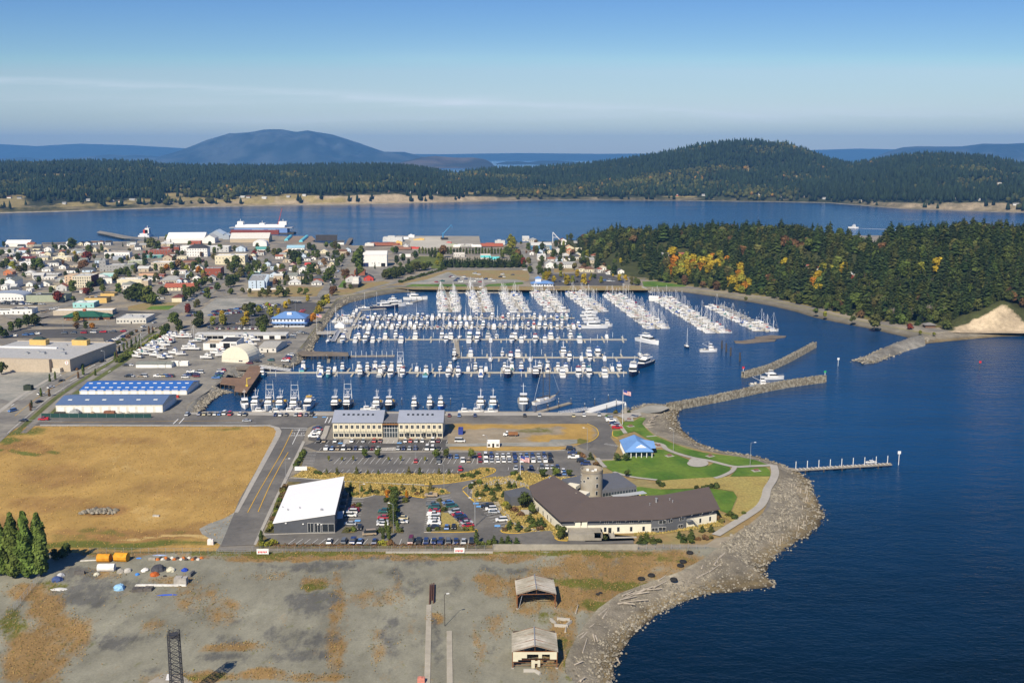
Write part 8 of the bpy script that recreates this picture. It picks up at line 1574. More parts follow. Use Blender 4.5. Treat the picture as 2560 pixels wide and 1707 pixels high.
for q in([(492,262),(560,262),(880,250),(865,262),(600,284),(505,280)],[(680,228),(830,212),(970,218),(960,228),(870,240),(690,236)],[(570,262),(830,222),(870,240),(620,270)]):mb.prism([at('N',x,y,.4)for x,y in q],-.4,.5+.08*len(mb.v)/60)
tag(mb.build('log_raft',m_timber),'low grey log raft floating near the breakwaters','raft')
boat('f13','N',257,362,-PI/2,WHT,'open white workboat with posts, anchored off the docks',canv=(.5,.5,.48))
def jetty():
    a=resample([at('N',x,y,0)for x,y in((1625,452),(1740,398),(1900,305),(2080,238),(2200,205))],60);b=resample([at('N',x,y,0)for x,y in((1680,478),(1800,458),(1930,408),(2100,348),(2240,310))],60);V=[]
    for i in range(60):
        for k in range(11):t=k/10;p=a[i]+(b[i]-a[i])*t;V.append((*p,-.4+3.4*msin(PI*t)**.8*min(1,.35+i/8)+(fbm(p[0]*.5,p[1]*.5,3,61)-.45)*1.6))
    F4=NA([(i*11+k,i*11+k+1,i*11+k+12,i*11+k+11)for i in range(59)for k in range(10)]);r=empty('rock_jetty',(0,0,0),0,'low rubble jetty running out from the headland beach','jetty');link('rubble_core',np_mesh('rubble_core',NA(V),F4,m_rip),r)
jetty()
#vehicles
m_paint=mat_obj('car_paint',.3,.5,coat=.4);m_tyre=m_black
CC=dict(w=((.74,.74,.72),'white'),s=((.42,.44,.46),'silver'),g=((.13,.14,.15),'grey'),k=((.012,.012,.014),'black'),b=((.02,.04,.14),'dark blue'),l=((.08,.18,.42),'blue'),r=((.42,.015,.02),'red'),m=((.14,.012,.02),'maroon'),n=((.02,.10,.09),'dark green'),t=((.36,.28,.18),'tan'),y=((.55,.48,.28),'cream'))
DIM=dict(s=(4.6,1.8,.62,.82,1.42,-1.75,1.35,-1.1,.55),u=(4.7,1.9,.72,1.0,1.78,-2.25,1.25,-2.0,.75),p=(5.4,1.95,.75,1.05,1.82,-.75,1.35,-.55,.8),v=(5.2,2.0,.7,1.0,2.15,-2.5,2.05,-2.4,1.2));KN=dict(s='car',u='SUV',p='pickup',v='van')
def car_shapes(k):
    L,W,lo,hood,top,y0,y1,Y0,Y1=DIM[k];w=W/2;a=MB();g=MB()
    a.taper(-w*.96,w*.96,-L/2,L/2,.28,-w,w,-L/2,L/2,lo);a.taper(-w,w,-L/2,L/2,lo,-w*.92,w*.92,-L/2+.12,L/2-.2,hood)
    if k=='p':a.box(-w*.92,w*.92,-L/2+.1,-L/2+.2,hood,hood+.3);[a.box(s*w*.92-.06,s*w*.92+.06,-L/2+.1,y0,hood,hood+.3)for s in(-1,1)]
    a.taper(-w*.7,w*.7,Y0,Y1,top-.06,-w*.68,w*.68,Y0+.1,Y1-.1,top);g.taper(-w*.9,w*.9,y0,y1,hood,-w*.72,w*.72,Y0,Y1,top-.05);return a,g
def wheel():
    mb=MB();mb.bar((-.11,0,0),(.11,0,0),.33,10);mb.bar((-.12,0,0),(.12,0,0),.17,6,1);return mb.mesh('wheel',[m_tyre,m_steel])
WHEEL=wheel();LAMP=MB();LAMP.box(-.18,.18,0,.04,0,.14);LAMP=LAMP.mesh('headlight',mat('headlight',(.8,.8,.75),.2,0));CARP={};CARF={}
for k in 'supv':
    a,g=car_shapes(k);L,W=DIM[k][:2];CARP[k]=(a.mesh('body',m_paint),g.mesh('window',m_glass));a,g=car_shapes(k);n=len(a.v);a.raw(g.v,g.f,1)
    for x in(-W/2+.1,W/2-.1):
        for y in(-L*.3,L*.31):a.box(x-.1,x+.1,y-.3,y+.3,0,.6,2)
    CARF[k]=a.mesh('parked_car',[m_paint,m_glass,m_tyre])
def car(k,c,xy,rz,label,group,near=True,name='parked_car',z=None):
    z=G0+.2 if z is None else z
    if not near:return tag(link(name,CARF[k],None,(*xy,z),rz,None,CC[c][0]),label,'car',group)
    r=empty(name,(*xy,z),rz,label,'car',group);L,W=DIM[k][:2];link('body',CARP[k][0],r,col=CC[c][0]);link('window',CARP[k][1],r)
    for x in(-W/2+.08,W/2-.08):
        for y in(-L*.3,L*.31):link('wheel',WHEEL,r,(x,y,.33))
    for x in(-W*.33,W*.33):link('headlight',LAMP,r,(x,L/2-.02,.62))
def cars(reg,txt,heading,where,near=True,name='parked_car'):
    """txt: 'x,y,kindcolour ...'; heading: direction the nose points, degrees from +Y"""
    for i,q in enumerate(txt.split()):
        x,y,kc=q.split(',');h=rad(heading+(180 if(i*7+len(where))%3==0 and near else 0)+RU(-2,2));c=kc[1]
        car(kc[0],c,at(reg,float(x),float(y)),h,f'{CC[c][1]} {KN[kc[0]]} {where}, {nth(i + 1)} one','vehicles '+where,near,name)
def row(y,txt):return ' '.join(f'{q[:-2]},{y},{q[-2:]}' for q in txt.split())
cars('H',row(1482,'815sw 950ug 1030pb 1097sl 1228sb 1558vm 1630pk 1698ub 1768sb 1830pb 1900ug 1970sb 2040ss 2112uk'),0,'in the front parking row by the hedge')
cars('H',row(563,'718uk 768st 870ss 1023sw 1125ss 1225ur 1280sm 1508sw 1555sr 1608ss 1663sw 1760vw 1808um'),0,'in the row under the twin office')
cars('H',row(632,'788pw 842sl 893st 947vw 1000sk 1055sb 1105ss 1157uk 1208sm 1260ss 1442ss 1493sb 1545ss 1600ub 1707vw 1757vw 1808sk'),0,'in the second row before the twin office')
cars('H','705,445,sb 715,462,sr 700,478,uw 692,495,pw 672,524,pw',80,'beside the west end of the twin office')
cars('H','1603,748,sr 1812,748,pg 2030,745,pw 2083,745,st 1810,716,uk 1915,710,sb 1975,708,sl 2008,820,ur',3,'scattered in the upper car park')
cars('I',row(745,'75um 128pw 180ss 235sw 290sw 340ss 395ub 452sw 508uk 558pw 612ss 668pw 716pk'),3,'in the near line of the packed double row');cars('I',row(698,'68sr 122vw 176ub 228sw 282sw 333sw 388pb 443ss 497sl 549ub 605ss 657ub 711pk'),3,'in the far line of the packed double row')
cars('I','400,812,ss 450,812,sb 540,808,sb 637,806,ug 683,803,sw 730,803,ss 778,803,sb 832,836,sw 840,858,sl',0,'in the row behind the flagpole grass');cars('I','900,637,uk 916,672,sb 926,715,pw 1000,748,uk 1035,775,ub',85,'at the right edge of the upper car park')
cars('T7','128,885,pm 110,912,uw 95,960,uw 88,1078,ss',88,'beside the white-roofed hall');cars('T7','222,1128,sk',4,'parked at the corner of the white-roofed hall');cars('T7','355,1218,vt',100,'driving past the white-roofed hall')
cars('T7','562,905,un 555,990,sr 540,1045,ss 542,1085,sw 818,995,sy 812,1050,sw',88,'beside the tree row');cars('T7','1220,680,pt',90,'parked across the end of the middle rows')
cars('T7','1240,812,pg 1260,845,un 1270,897,sr 1255,950,pw 1260,990,uw 1262,1022,sw 1262,1072,pw 1255,1122,sk',88,'in the middle column of the car park')
cars('T7','1458,780,sl 1510,830,un 1550,915,us 1590,945,sr 1630,975,ub 1655,1008,sk 1700,1040,sm 1720,1062,ss 1735,1102,sr',112,'in the slanted column by the island');cars('T7','1440,1125,sl 1538,1122,sk',0,'at the foot of the dry island')
cars('T7','2010,835,pk 2060,872,uw 2100,912,ss 2205,1025,uw',95,'in the bays before the brown-roofed offices')
cars('H',row(326,'48sk 325sb 372ss 423sk 512ss 553sr 605sb 652vk'),0,'along the quay west of the twin office');cars('E','1710,1052,us 1820,1048,sb 1866,1048,sy 1917,1048,sk 1963,1048,ss 2005,1048,sl 2050,1042,vw 2100,1048,vr 2190,1048,sw 2237,1050,sk',0,'along the quay by the rock bank')
cars('G','85,1316,sm 175,1316,sl 320,1316,sb 772,1316,sk 908,1316,ss 1218,1318,sy 1313,1314,sw 1450,1312,ps',0,'along the quay east of the twin office');cars('I','1250,358,us 1266,378,pw 1290,402,sb 1308,424,us 1322,444,pr',95,'in the slanted bays by the flagpole')
cars('H','62,380,ss',90,'driving on the quay road');cars('E','215,1108,sk 400,1096,pr',90,'at the avenue junction');cars('E','115,1018,ul 375,862,sw 465,803,sw 560,743,sk 935,567,uk 360,936,sk 1115,407,ss 1310,252,uw 1310,285,sk 1410,212,ss 1425,262,sy',-25,'driving on the avenue')
cars('H','2005,566,vw',88,'parked on the vacant lot');cars('E',row(703,'1170uk 1195us 1310vw 1285st 1475py 1500ul 1560uk 1440pw 1532pb 1545ur'),85,'in the work lot behind the storage blocks');cars('E','1690,712,uw 1712,692,pb 1740,662,pw 1790,702,um 1822,668,vw 1790,682,sb 1765,690,uk 1990,702,pn 2000,680,pb 2012,660,uw 2030,648,ur 1970,718,pl 1150,602,sk 1188,602,sw',85,'in the work lot by the brown pier')
cars('T6','1490,1200,pw 1510,1170,pr 1542,1142,ub 1572,1112,uw 1280,1192,un 1090,1212,uk 965,1236,um 1610,820,us 1600,858,ug 1700,785,us 1750,790,sk 1792,802,sk 1535,932,sb 1430,696,pw',85,'near the old warehouse')
F_=False
def far_row(reg,a,b,n,heading,where,cols='wwsgkbrmtwlk',gap=.12):
    L=[]
    for i in range(n):
        if random.random()>gap:t=(i+.5)/n;L.append(f'{a[0] + (b[0] - a[0]) * t + RU(-3, 3):.0f},{a[1] + (b[1] - a[1]) * t:.0f},{RC("ssuupv")}{RC(cols)}')
    cars(reg,' '.join(L),heading,where,F_,'town_car')
for a in[('T6',(370,528),(870,480),14,80,'in the lower gravel row of the harbour lot'),('T6',(420,480),(700,455),8,80,'in the dark red gravel row','mmrgkb'),('T6',(750,440),(1250,372),13,80,'in the upper gravel row of the harbour lot'),('T6',(1010,445),(1400,372),9,80,'in the row by the yellow trees'),('T6',(350,725),(1080,725),18,5,'in the row behind the long shed','wmrkgmw'),('T6',(1720,485),(1800,405),4,85,'behind the blue-roofed port office','wwr'),('T6',(50,540),(180,500),4,80,'at the corner of the gravel lot'),('T6',(470,655),(960,650),5,85,'in the dark lot among the shrubs'),('T6',(1480,340),(1720,345),4,85,'at the end of the gravel rows'),
          ('T5',(610,935),(1040,940),9,10,'in the car park by the yellow trees'),('T5',(1090,905),(1500,950),7,85,'in the motel end of the car park'),('E',(100,335),(365,312),5,85,'behind the grocery store','wsl'),('E',(540,312),(1170,290),7,85,'in the grocery store lot','rwwgr'),('E',(960,400),(1140,335),5,60,'in the grocery lot by the avenue','wkb'),('T1',(0,1290),(800,1300),18,60,'in the showroom lot','kgbsw'),('T1',(20,1255),(420,1262),8,60,'in the back line of the showroom lot','kgbw'),('T1',(1050,1280),(1230,1220),4,60,'by the sage store','wk'),('T2',(1070,1395),(1560,1110),9,-30,'on the upper avenue'),('T2',(510,1330),(640,1340),2,80,'below the town trees','w'),('T3',(1440,1260),(1700,870),8,-5,'parked on the steep side street'),('T2',(560,1070),(800,1070),6,85,'outside the grey-roofed house'),('T2',(90,580),(240,540),4,80,'by the teal shop'),('T1',(740,1450),(1040,1350),4,-55,'on the street past the shops')]:far_row(*a)
cars('T4','1020,782,sr 1100,770,pn 1275,765,ub 1305,740,ub 1215,712,um 1245,715,sw 1350,780,pw 1415,742,sb 1388,715,uw 1520,775,pw 1605,780,sr 1790,772,uw 1570,740,sw 1625,740,sw 1680,742,ub 1745,742,sw 1875,715,uk 1920,715,sw 1535,670,vw 1590,682,uw 1905,682,uw 2040,685,sk 2205,625,vw 2265,480,sk',75,'on the dry grass lot by the long docks',F_,'town_car')
p=at('I',345,512);r=empty('flatbed_lorry',(*p,G0+.2),rad(90),'white flatbed lorry with wooden side boards on the vacant lot','lorry');mb=MB();mb.taper(-1.1,1.1,1.4,3.4,.5,-1.1,1.1,1.5,3.3,1.3);mb.taper(-1.05,1.05,.8,2.2,1.3,-.95,.95,.9,1.9,2.4);mb.build('cab',m_white,r);mb=MB();mb.box(-1.2,1.2,-4,.7,.8,1.9);mb.build('flatbed',mat('brown_boards',(.26,.12,.05),.9,.2),r);mb=MB();mb.taper(-1.06,1.06,.78,2.25,1.5,-.97,.97,.88,2.0,2.2);mb.build('window',m_glass,r)
for x in(-1,1):
    for y in(-2.8,2.6):link('wheel',WHEEL,r,(x,y,.4),0,1.25)
r,w,h=B('site_office','white site office trailer on the vacant lot','I',135,615,252,560,3.4,'flat','white','white',1,3,rot=0,door=True,cat='trailer');B('storage_container','blue storage container standing on the vacant lot','H',1990,500,2032,445,4,'flat',(.03,.05,.25),(.03,.05,.25),rot=0,door=False,cat='container')
YB='1560,325 1545,345 1525,360 1500,375 1480,388 1455,398 1430,410 1405,420 1385,432 1365,445 1350,458 1590,345 1560,385 1530,395 1490,425 1480,458 1400,470 1590,500 1650,510 1700,350 1670,335 1640,350 1780,390 1830,370 1900,345 1720,440 1760,460 1700,460 1300,480 1270,500 1330,505 1250,530 1415,520 1470,540 1520,535 1970,500 2010,520 2040,490 2230,360 2235,390 2290,420 2310,380 2160,360 1880,540'
m_stand=MB();m_stand.box(-.9,.9,-.15,.15,0,1.3);m_stand=m_stand.mesh('boat_stand',m_timber)
for k,q in enumerate(YB.split()):
    x,y=map(float,q.split(','));sail=k in(28,22);r=link('laid_up_boat',(SAI if sail else MOT)[k%3],None,(*at('E',x,y),G0+1.1),rad(RC([70,100,-95,85])),.8,CANV[k%8][0]);tag(r,f'white {"sailboat" if sail else "motorboat"} laid up on stands in the boatyard, {nth(k + 1)} one','boat','boats laid up in the boatyard')
    for d in(-2,2):link('boat_stand',m_stand,r,(0,d,-1.45))
#street furniture, fences, yard clutter
def simple(name,label,cat,mb,m,xy,z=G0,rz=0,group=None,c=None):return tag(mb.build(name,m,loc=(*xy,z),rz=rz,col=c),label,cat,group)
def lamp(xy,h,label,rz=0,arm=1.6,post=None):
    r=empty('street_lamp',(*xy,G0),rz,label,'street lamp','street lamps');mb=MB();mb.bar((0,0,0),(0,0,h),.11,6,0,.07);mb.bar((0,0,h),(arm,0,h+.25),.06,4);mb.build('post',post or m_steel,r);mb=MB();mb.box(arm-.2,arm+.7,-.2,.2,h+.15,h+.35);mb.build('lamp_head',m_white,r)
for k,(reg,x,y,h,lb)in enumerate([('J',1003,785,11,'tall lamp on the lawn by the shore path'),('J',303,650,11,'tall lamp where the park paths split'),('I',1050,643,11,'tall lamp at the turning circle'),('I',1370,300,10,'lamp beside the tall flagpole'),('H',1093,1045,4.5,'short lamp in the shrubs below the driveway'),('H',1400,1388,11,'tall lamp in front of the tree row'),('H',1860,1000,11,'tall lamp on the tip of the grass strip'),('H',2145,1335,11,'dark lamp at the slanted column'),('H',1600,720,10,'lamp above the lone red car'),('I',138,700,10,'lamp in the packed double row'),('I',25,1330,11,'lamp at the bays before the brown roof'),('T7',1735,640,4.5,'short lamp on the curved bed'),('H',418,900,9,'lamp on the wide road pavement'),('E',585,840,10,'lamp on the avenue by the storage blocks'),('E',990,300,10,'lamp in the grocery lot'),('E',580,300,10,'lamp behind the grocery roof'),('E',1675,160,11,'tall pale lamp on the avenue verge'),('E',1305,360,9,'lamp on the avenue kerb'),('E',960,600,10,'lamp at the avenue crossing'),('T6',525,610,10,'lamp in the gravel lot shrubs'),('T6',990,690,10,'lamp among the yellow trees'),('T6',855,800,10,'lamp behind the long shed'),('T6',1245,610,10,'lamp beside the port office'),('T6',1640,480,10,'lamp behind the port office'),('T6',395,790,9,'lamp at the end of the long shed'),('T4',1255,585,10,'pole before the conifer hedge'),('T4',1780,585,10,'second pole before the conifer hedge')]):lamp(at(reg,x,y),h,lb,[0,2.6,3,.3][k%4])
def flagpole(xy,h,label):
    r=empty('flagpole',(*xy,G0),0,label,'flagpole');mb=MB();mb.bar((0,0,0),(0,0,h),.14,6,0,.07);mb.build('pole',m_white,r);mb=MB();n=13;f=lambda x,i:(x,.35*msin(x*2.2)-x*.1,h-.25-i*.17-x*.28)
    for i in range(n):
        for j in range(6):mb.raw([f(.1+j*.65,i),f(.1+j*.65+.65,i),f(.1+j*.65+.65,i+1),f(.1+j*.65,i+1)],[(0,1,2,3)],2 if i<7 and j<3 else i%2)
    mb.build('flag',[mat('flag_red',(.5,.03,.04),.8,0),m_white,mat('flag_blue',(.03,.05,.25),.8,0)],r)
flagpole(at('I',1372,408),19,'tall flagpole with striped flag on the waterfront lawn');flagpole(at('I',440,872),9.5,'shorter flagpole with striped flag by the offices');flagpole(at('T6',1955,745),14,'flagpole by the marina walkway bridge')
tb=empty('picnic_table',(*at('J',168,605),G0+.3),.3,'picnic table on the lawn, behind the pavilion','picnic table','picnic tables in the park');mw=mat('red_timber',(.27,.10,.06),.85,.15);mb=MB();mb.box(-1,1,-.4,.4,.7,.78);mb.build('table_top',mw,tb)
for s in(-1,1):mb=MB();mb.box(-1,1,s*.75-.15,s*.75+.15,.42,.48);mb.build('bench',mw,tb);mb=MB();mb.bar((s*.7,-.7,0),(s*.7,.7,.7),.05,4);mb.bar((s*.7,.7,0),(s*.7,-.7,.7),.05,4);mb.build('leg',mw,tb)
mb=MB();mb.box(-1.9,1.9,-1.5,1.5,-.25,.02);mb.build('pad',m_conc,tb)
for reg,x,y,lb in(('J',268,695,'on the main lawn'),('J',640,697,'between path and beach'),('J',1058,830,'on the small east lawn'),('I',1432,365,'on the memorial terrace'),('I',1445,425,'on the lawn strip by the driftwood'),('S',2350,821,'by the headland beach hut')):copy_thing(tb,(*at(reg,x,y),G0+.3),RU(-.4,.6),'picnic table '+lb)
p=at('I',1398,302);r=empty('memorial',(*p,G0+.3),0,'small pointed memorial lantern tower on the round terrace','memorial');mb=MB();mb.bar((0,0,0),(0,0,3),1.2,8,0,.8);mb.build('base',m_conc2,r);mb=MB();mb.bar((0,0,3),(0,0,4.4),.7,8);mb.bar((0,0,4.4),(0,0,6),.9,8,0,.05);mb.build('lantern',m_steel,r)
P_=[at('J',*q,1.6)for q in((1240,795),(1340,808),(1425,822),(2300,768),(2282,750),(1420,802),(1330,792),(1250,782))];r=pier('long thin timber jetty running into the open water',P_,1.5,m_plank,None,9,'jetty',.3)
for k in range(9):p=at('J',1420+104.5*k,806-6.6*k,1.6);put(pilew,'mooring_post',r,p[0],p[1],1.2)
for k in range(24):a,b=at('J',1440+36*k,818-2.25*k,1.5),at('J',1420+36*k,803-2.2*k,1.5);mb=MB();mb.bar((*a,1.58),(*b,1.58),.12,4);mb.build('cross_timber',m_hull,r)
for k,(x,y)in enumerate(((1810,808),(2090,793),(2105,752))):tag(link('dinghy',MOT[3],None,(*at('J',x,y,0),0),PI/2+.1,(.7,.7,.5),(.6,.6,.55)),f'small white dinghy tied to the long timber jetty, {nth(k + 1)} from shore','boat','dinghies at the timber jetty')
def fence(label,a,b,h,reg,panel=None,step=3.0,name='chain_link_fence',z=G0):
    p,q=at(reg,*a),at(reg,*b);L=mhyp(q[0]-p[0],q[1]-p[1]);r=empty(name,(*p,z),matan(q[1]-p[1],q[0]-p[0]),label,'fence');mb=MB()
    if panel:mb.box(0,L,-.03,.03,.05,h);mb.build('fence_panel',panel,r)
    else:
        for k in range(9):mb.bar((0,0,.1+(h-.1)*k/8),(L,0,.1+(h-.1)*k/8),.035 if k==8 else .012,3)
        for k in range(int(L/.5)):mb.bar((k*.5,0,.05),(k*.5+.5,0,h),.010,3)
        mb.build('wire_mesh',m_steel,r)
    pm=MB();pm.bar((0,0,0),(0,0,h+.1),.06,5);pm=pm.mesh('fence_post',m_steel)
    for k in range(min(99,int(L/step)+1)):put(pm,'fence_post',r,k*step,0,0)
fence('chain-link fence between dry field and storage yard',(770,458),(1868,462),2.2,'K');fence('chain-link fence below the car park hedge',(105,440),(1290,438),1.9,'L');fence('chain-link fence below the row of dark cars',(1300,438),(2190,430),1.9,'L');fence('chain-link fence from the concrete wall to the shore',(1425,424),(2030,418),2.0,'M');fence('leaning chain-link fence at the yard corner',(120,950),(345,680),2.2,'K')
fence('dark green screened fence in front of the storage blocks',(378,1072),(1380,1075),2.4,'E',mat('green_screen',(.015,.055,.05),.8,.1),5,'screen_fence');fence('dark green screened fence returning along the avenue',(378,1072),(372,1035),2.4,'E',mat('green_screen',0),5,'screen_fence')if False else None
mb=MB();p,q=at('M',180,425),at('M',1420,424);mb.box(0,q[0]-p[0],-.2,.2,-.2,2.1);simple('retaining_wall','long stained concrete wall below the service yard','wall',mb,m_conc2,p);mb=MB();p,q=at('L',1250,455),at('M',180,432);mb.box(0,q[0]-p[0],-.2,.2,-.2,.7);simple('kerb_wall','low pale concrete kerb wall below the fence','wall',mb,m_conc,p)
mb=MB();p,q=at('K',1872,460),at('K',2150,458);L=q[0]-p[0]
for x in(0,L*.5,L):mb.bar((x,0,0),(x,0,1.9),.06,4)
for z in(.15,1,1.9):mb.bar((0,0,z),(L,0,z),.05,4)
for k in range(60):mb.bar((L*k/60,0,.1),(L*k/60,0,1.9),.012,3)
simple('yard_gate','wide wire gate across the end of the road','gate',mb,m_steel,p)
for lb,reg,x,y,w in(('white sign board with red lettering beside the yard gate','L',196,470,4.2),('white sign board with red lettering below the dark cars','L',1882,460,3.6),('white entrance sign board at the upper car park','H',556,832,5.5),('pale stone sign in the planting by the side wing','I',492,1232,4.2)):
    r=empty('sign_board',(*at(reg,x,y),G0),0,lb,'sign');mb=MB();mb.box(-w/2,w/2,-.1,.1,.4,2.3);mb.build('panel',m_conc if 'stone' in lb else m_white,r);mb=MB();mb.box(-w/2+.2,-w/2+.35,-.08,.08,-.1,.4);mb.box(w/2-.35,w/2-.2,-.08,.08,-.1,.4);mb.build('post',m_timber,r)
    if 'red' in lb:
        mb=MB();[mb.box(-w*.38+w*.13*k,-w*.38+w*.13*k+w*.09,-.13,-.1,.8+.2*(k%2),1.5)for k in range(6)];mb.build('lettering',m_redb,r)
def blob(r_,seed,sq=.7,n=10):
    mb=MB();rs=random.Random(seed);V=[[(mcos(2*PI*i/n)*r_*mcos(a)*rs.uniform(.8,1.15),msin(2*PI*i/n)*r_*mcos(a)*rs.uniform(.8,1.15),r_*sq*msin(a)*rs.uniform(.9,1.1))for i in range(n)]for a in(0,.4,.85,1.25)]
    for k in range(3):mb.raw(V[k]+V[k+1],[(i,(i+1)%n,n+(i+1)%n,n+i)for i in range(n)])
    mb.raw(V[3],[tuple(range(n))]);return mb
def roll(L,r_):mb=MB();mb.bar((-L/2,0,r_*.85),(L/2,0,r_*.85),r_,12);return mb
CL=mat_obj('tarp_cloth',.7,.2,var=.25)
for lb,reg,x,y,kind,s,c in[('orange net roll with blue ends by the yard fence','K',895,525,'r',(4.4,1.5),(.60,.26,.02)),('second orange net roll, nearer the gate','K',1045,520,'r',(4.6,1.6),(.60,.28,.02)),('long white tank on cradles in the yard','K',915,605,'r',(5.6,1.35),(.72,.70,.66)),('grey net heap beside the white tank','K',1035,615,'b',1.4,(.30,.28,.24)),('pale net heap, second from the white tank','K',1095,610,'b',1.4,(.42,.40,.36)),('orange-red net heap in the middle of the clutter','K',1325,645,'b',1.5,(.42,.10,.02)),('dark net heap with pale spots','K',1360,600,'b',2.4,(.06,.06,.07)),('round cream net heap','K',1465,605,'b',1.6,(.58,.55,.42)),('bright blue tarpaulin heap','K',1585,605,'b',1.2,(.02,.06,.40)),('white buoy heap beside the dark net','K',1245,605,'b',1.3,(.66,.64,.60)),('large pale blue tarpaulin over a heap','K',1025,760,'b',2.0,(.25,.45,.66)),('blue plastic barrel stack in the clutter','K',1178,640,'b',.8,(.05,.22,.60)),('small pale pallet heap below the tank','K',828,642,'b',1.1,(.50,.48,.38)),('grey boat hull under a blue cover by the poplars','K',490,690,'b',1.8,(.05,.08,.2)),('silver round tank by the poplars','K',520,650,'b',1.3,(.42,.43,.44)),('blue net stretched along the ground','K',1440,815,'f',(7,.5),(.02,.08,.45)),('small blue net by the fence','K',1190,500,'f',(2,.6),(.05,.20,.60)),('pale blue tarpaulin strip at the fence foot','K',1365,475,'f',(5,.7),(.30,.38,.60)),('white scrap heap left of the clutter','K',508,765,'f',(5.5,2.6),(.60,.60,.58)),('round black tyre-like float below the orange heap','K',1415,652,'f',(1.4,1.2),(.03,.03,.03)),('grey steel box with dark side at the clutter edge','K',1555,715,'x',(4.2,2.6,2.2),(.34,.32,.29)),('dark low trailer frame with planks','K',1185,775,'x',(3.6,2.6,.9),(.10,.09,.08)),('second dark low trailer frame','K',1275,770,'x',(2.8,2.6,.9),(.11,.10,.09)),('long white beam across the clutter','K',1380,735,'x',(17,.7,.5),(.62,.61,.58)),('long white pole by the poplar shade','K',765,520,'x',(6,.4,.3),(.62,.60,.55)),('dark pallet stack near the silver tank','K',685,635,'x',(3.4,1.2,1.2),(.12,.11,.10)),('grey pallet stack by the float row','K',1305,512,'x',(2.6,1,.8),(.28,.26,.22)),('dark steel beam standing at the clutter edge','K',1645,645,'x',(.8,3.4,1.2),(.14,.14,.14)),('white barricade stack at the road end','K',1808,380,'x',(2.2,1,2.0),(.64,.60,.58)),('small grey slab pile in the dry field','K',1340,140,'x',(2.6,1,.6),(.42,.40,.35)),('red and white box at the photo bottom','L',1555,1568,'x',(2.0,1.4,1.6),(.5,.2,.15)),('dark olive machine box on the gravel lot','E',262,820,'x',(5,3,3),(.03,.04,.025)),('grey tarpaulin tent before the storage block','E',685,1040,'b',3.6,(.28,.29,.28)),('rusty timber pile before the storage block','E',1000,1035,'x',(6,2,1.5),(.22,.10,.06)),('pale pallet pile before the storage block','E',1090,1035,'b',1.6,(.5,.46,.40)),('second pallet pile before the storage block','E',1165,1035,'b',1.6,(.48,.44,.36)),('brown plank pile before the storage block','E',845,1035,'b',1.4,(.3,.22,.15)),('red machinery beside the bright blue block','E',1605,890,'x',(3.4,2,1.4),(.40,.04,.03)),('black timber stack by the green fence','E',545,1033,'x',(6,1.5,.8),(.05,.045,.04))]:
    p=at(reg,x,y);mb=roll(*s)if kind=='r' else blob(s,int(x),.8)if kind=='b' else MB()
    if kind=='f':mb=blob(1,int(x),.35);mb.v=[(a*s[0]/2,b*s[1]/2,c_)for a,b,c_ in mb.v]
    if kind=='x':mb.taper(-s[0]/2,s[0]/2,-s[1]/2,s[1]/2,0,-s[0]*.48,s[0]*.48,-s[1]*.46,s[1]*.46,s[2]);mb.box(-s[0]*.3,s[0]*.1,-s[1]*.3,s[1]*.3,s[2],s[2]*1.12)
    simple('yard_item',lb,'stored item',mb,CL,p,G0+.05,RU(-.15,.15),'clutter in the storage yard',c)
for k in range(16):simple('crab_float',f'orange and black net float in the row by the fence, {nth(k + 1)} from the left','float',blob(.75,k,.9,8),CL,at('K',1350+k*25+RU(-5,5),512-(k%2)*12),G0+.05,0,'row of net floats by the fence',[(.45,.14,.03),(.05,.04,.04),(.6,.56,.5)][k%3])
def rockpile(name,label,region,n,s0,s1,m,seed,zf,kind=None,cat=None):
    rs=np.random.RandomState(seed);V=[];F=[];nv=0;base=NA([(1,0,0),(.3,.95,0),(-.8,.6,0),(-.8,-.6,0),(.3,-.95,0),(.5,.3,.8),(-.4,.4,.75),(-.2,-.5,.85)]);fs=[(0,1,5),(1,2,6),(1,6,5),(2,3,6),(3,7,6),(3,4,7),(4,0,7),(0,5,7),(5,6,7)]
    for i in range(n):
        x,y=region(rs);s=s0+(s1-s0)*rs.rand()**2.5;a=rs.uniform(0,6.28);b=base*rs.uniform(.7,1.25,(8,3))*s;c,d=mcos(a),msin(a)
        V.append(np.stack([b[:,0]*c-b[:,1]*d+x,b[:,0]*d+b[:,1]*c+y,b[:,2]+zf(x,y)-s*.25],1));F.append(NA(fs)+nv);nv+=8
    t=np.repeat(rs.uniform(.55,1.5,n),9);o=link(name,np_mesh(name,NC(V),NC(F),m,tint=t),col=(.21,.19,.15));return tag(o,label,cat,None,kind)
m_rock=mat_obj('loose_rock',.9,.2,tint=True)
def between(pairs,t0,t1):
    rp=resample_pairs(pairs,200)
    def f(rs):a,b=rp[rs.randint(200)];t=rs.uniform(t0,t1);return a[0]+(b[0]-a[0])*t+rs.normal()*.8,a[1]+(b[1]-a[1])*t+rs.normal()*.8
    return f
def bz(pairs):
    q=NA([(*a,*b)for a,b in resample_pairs(pairs,300)])
    def f(x,y):i=np.argmin((q[:,0]+q[:,2]-2*x)**2+(q[:,1]+q[:,3]-2*y)**2);w=q[i,2:]-q[i,:2];t=((x-q[i,0])*w[0]+(y-q[i,1])*w[1])/(w@w+1e-6);return 3.1*(1-min(1,max(0,t)))
    return f
bzf=bz(BEACH[:24]);rockpile('beach_rocks','pale and dark rocks strewn over the shore',between(BEACH[:24],.12,1.03),5200,.14,.62,m_rock,1,bzf,'stuff');rockpile('beach_rocks','grey armour rocks on the jutting shore',between(BEACH[13:24],.02,.5),2600,.2,.95,m_rock,2,bzf,'stuff');rockpile('beach_rocks','cobbles on the small bay beach',between(BEACH[23:],.1,1.0),1500,.2,.7,m_rock,3,bz(BEACH[23:]),'stuff')
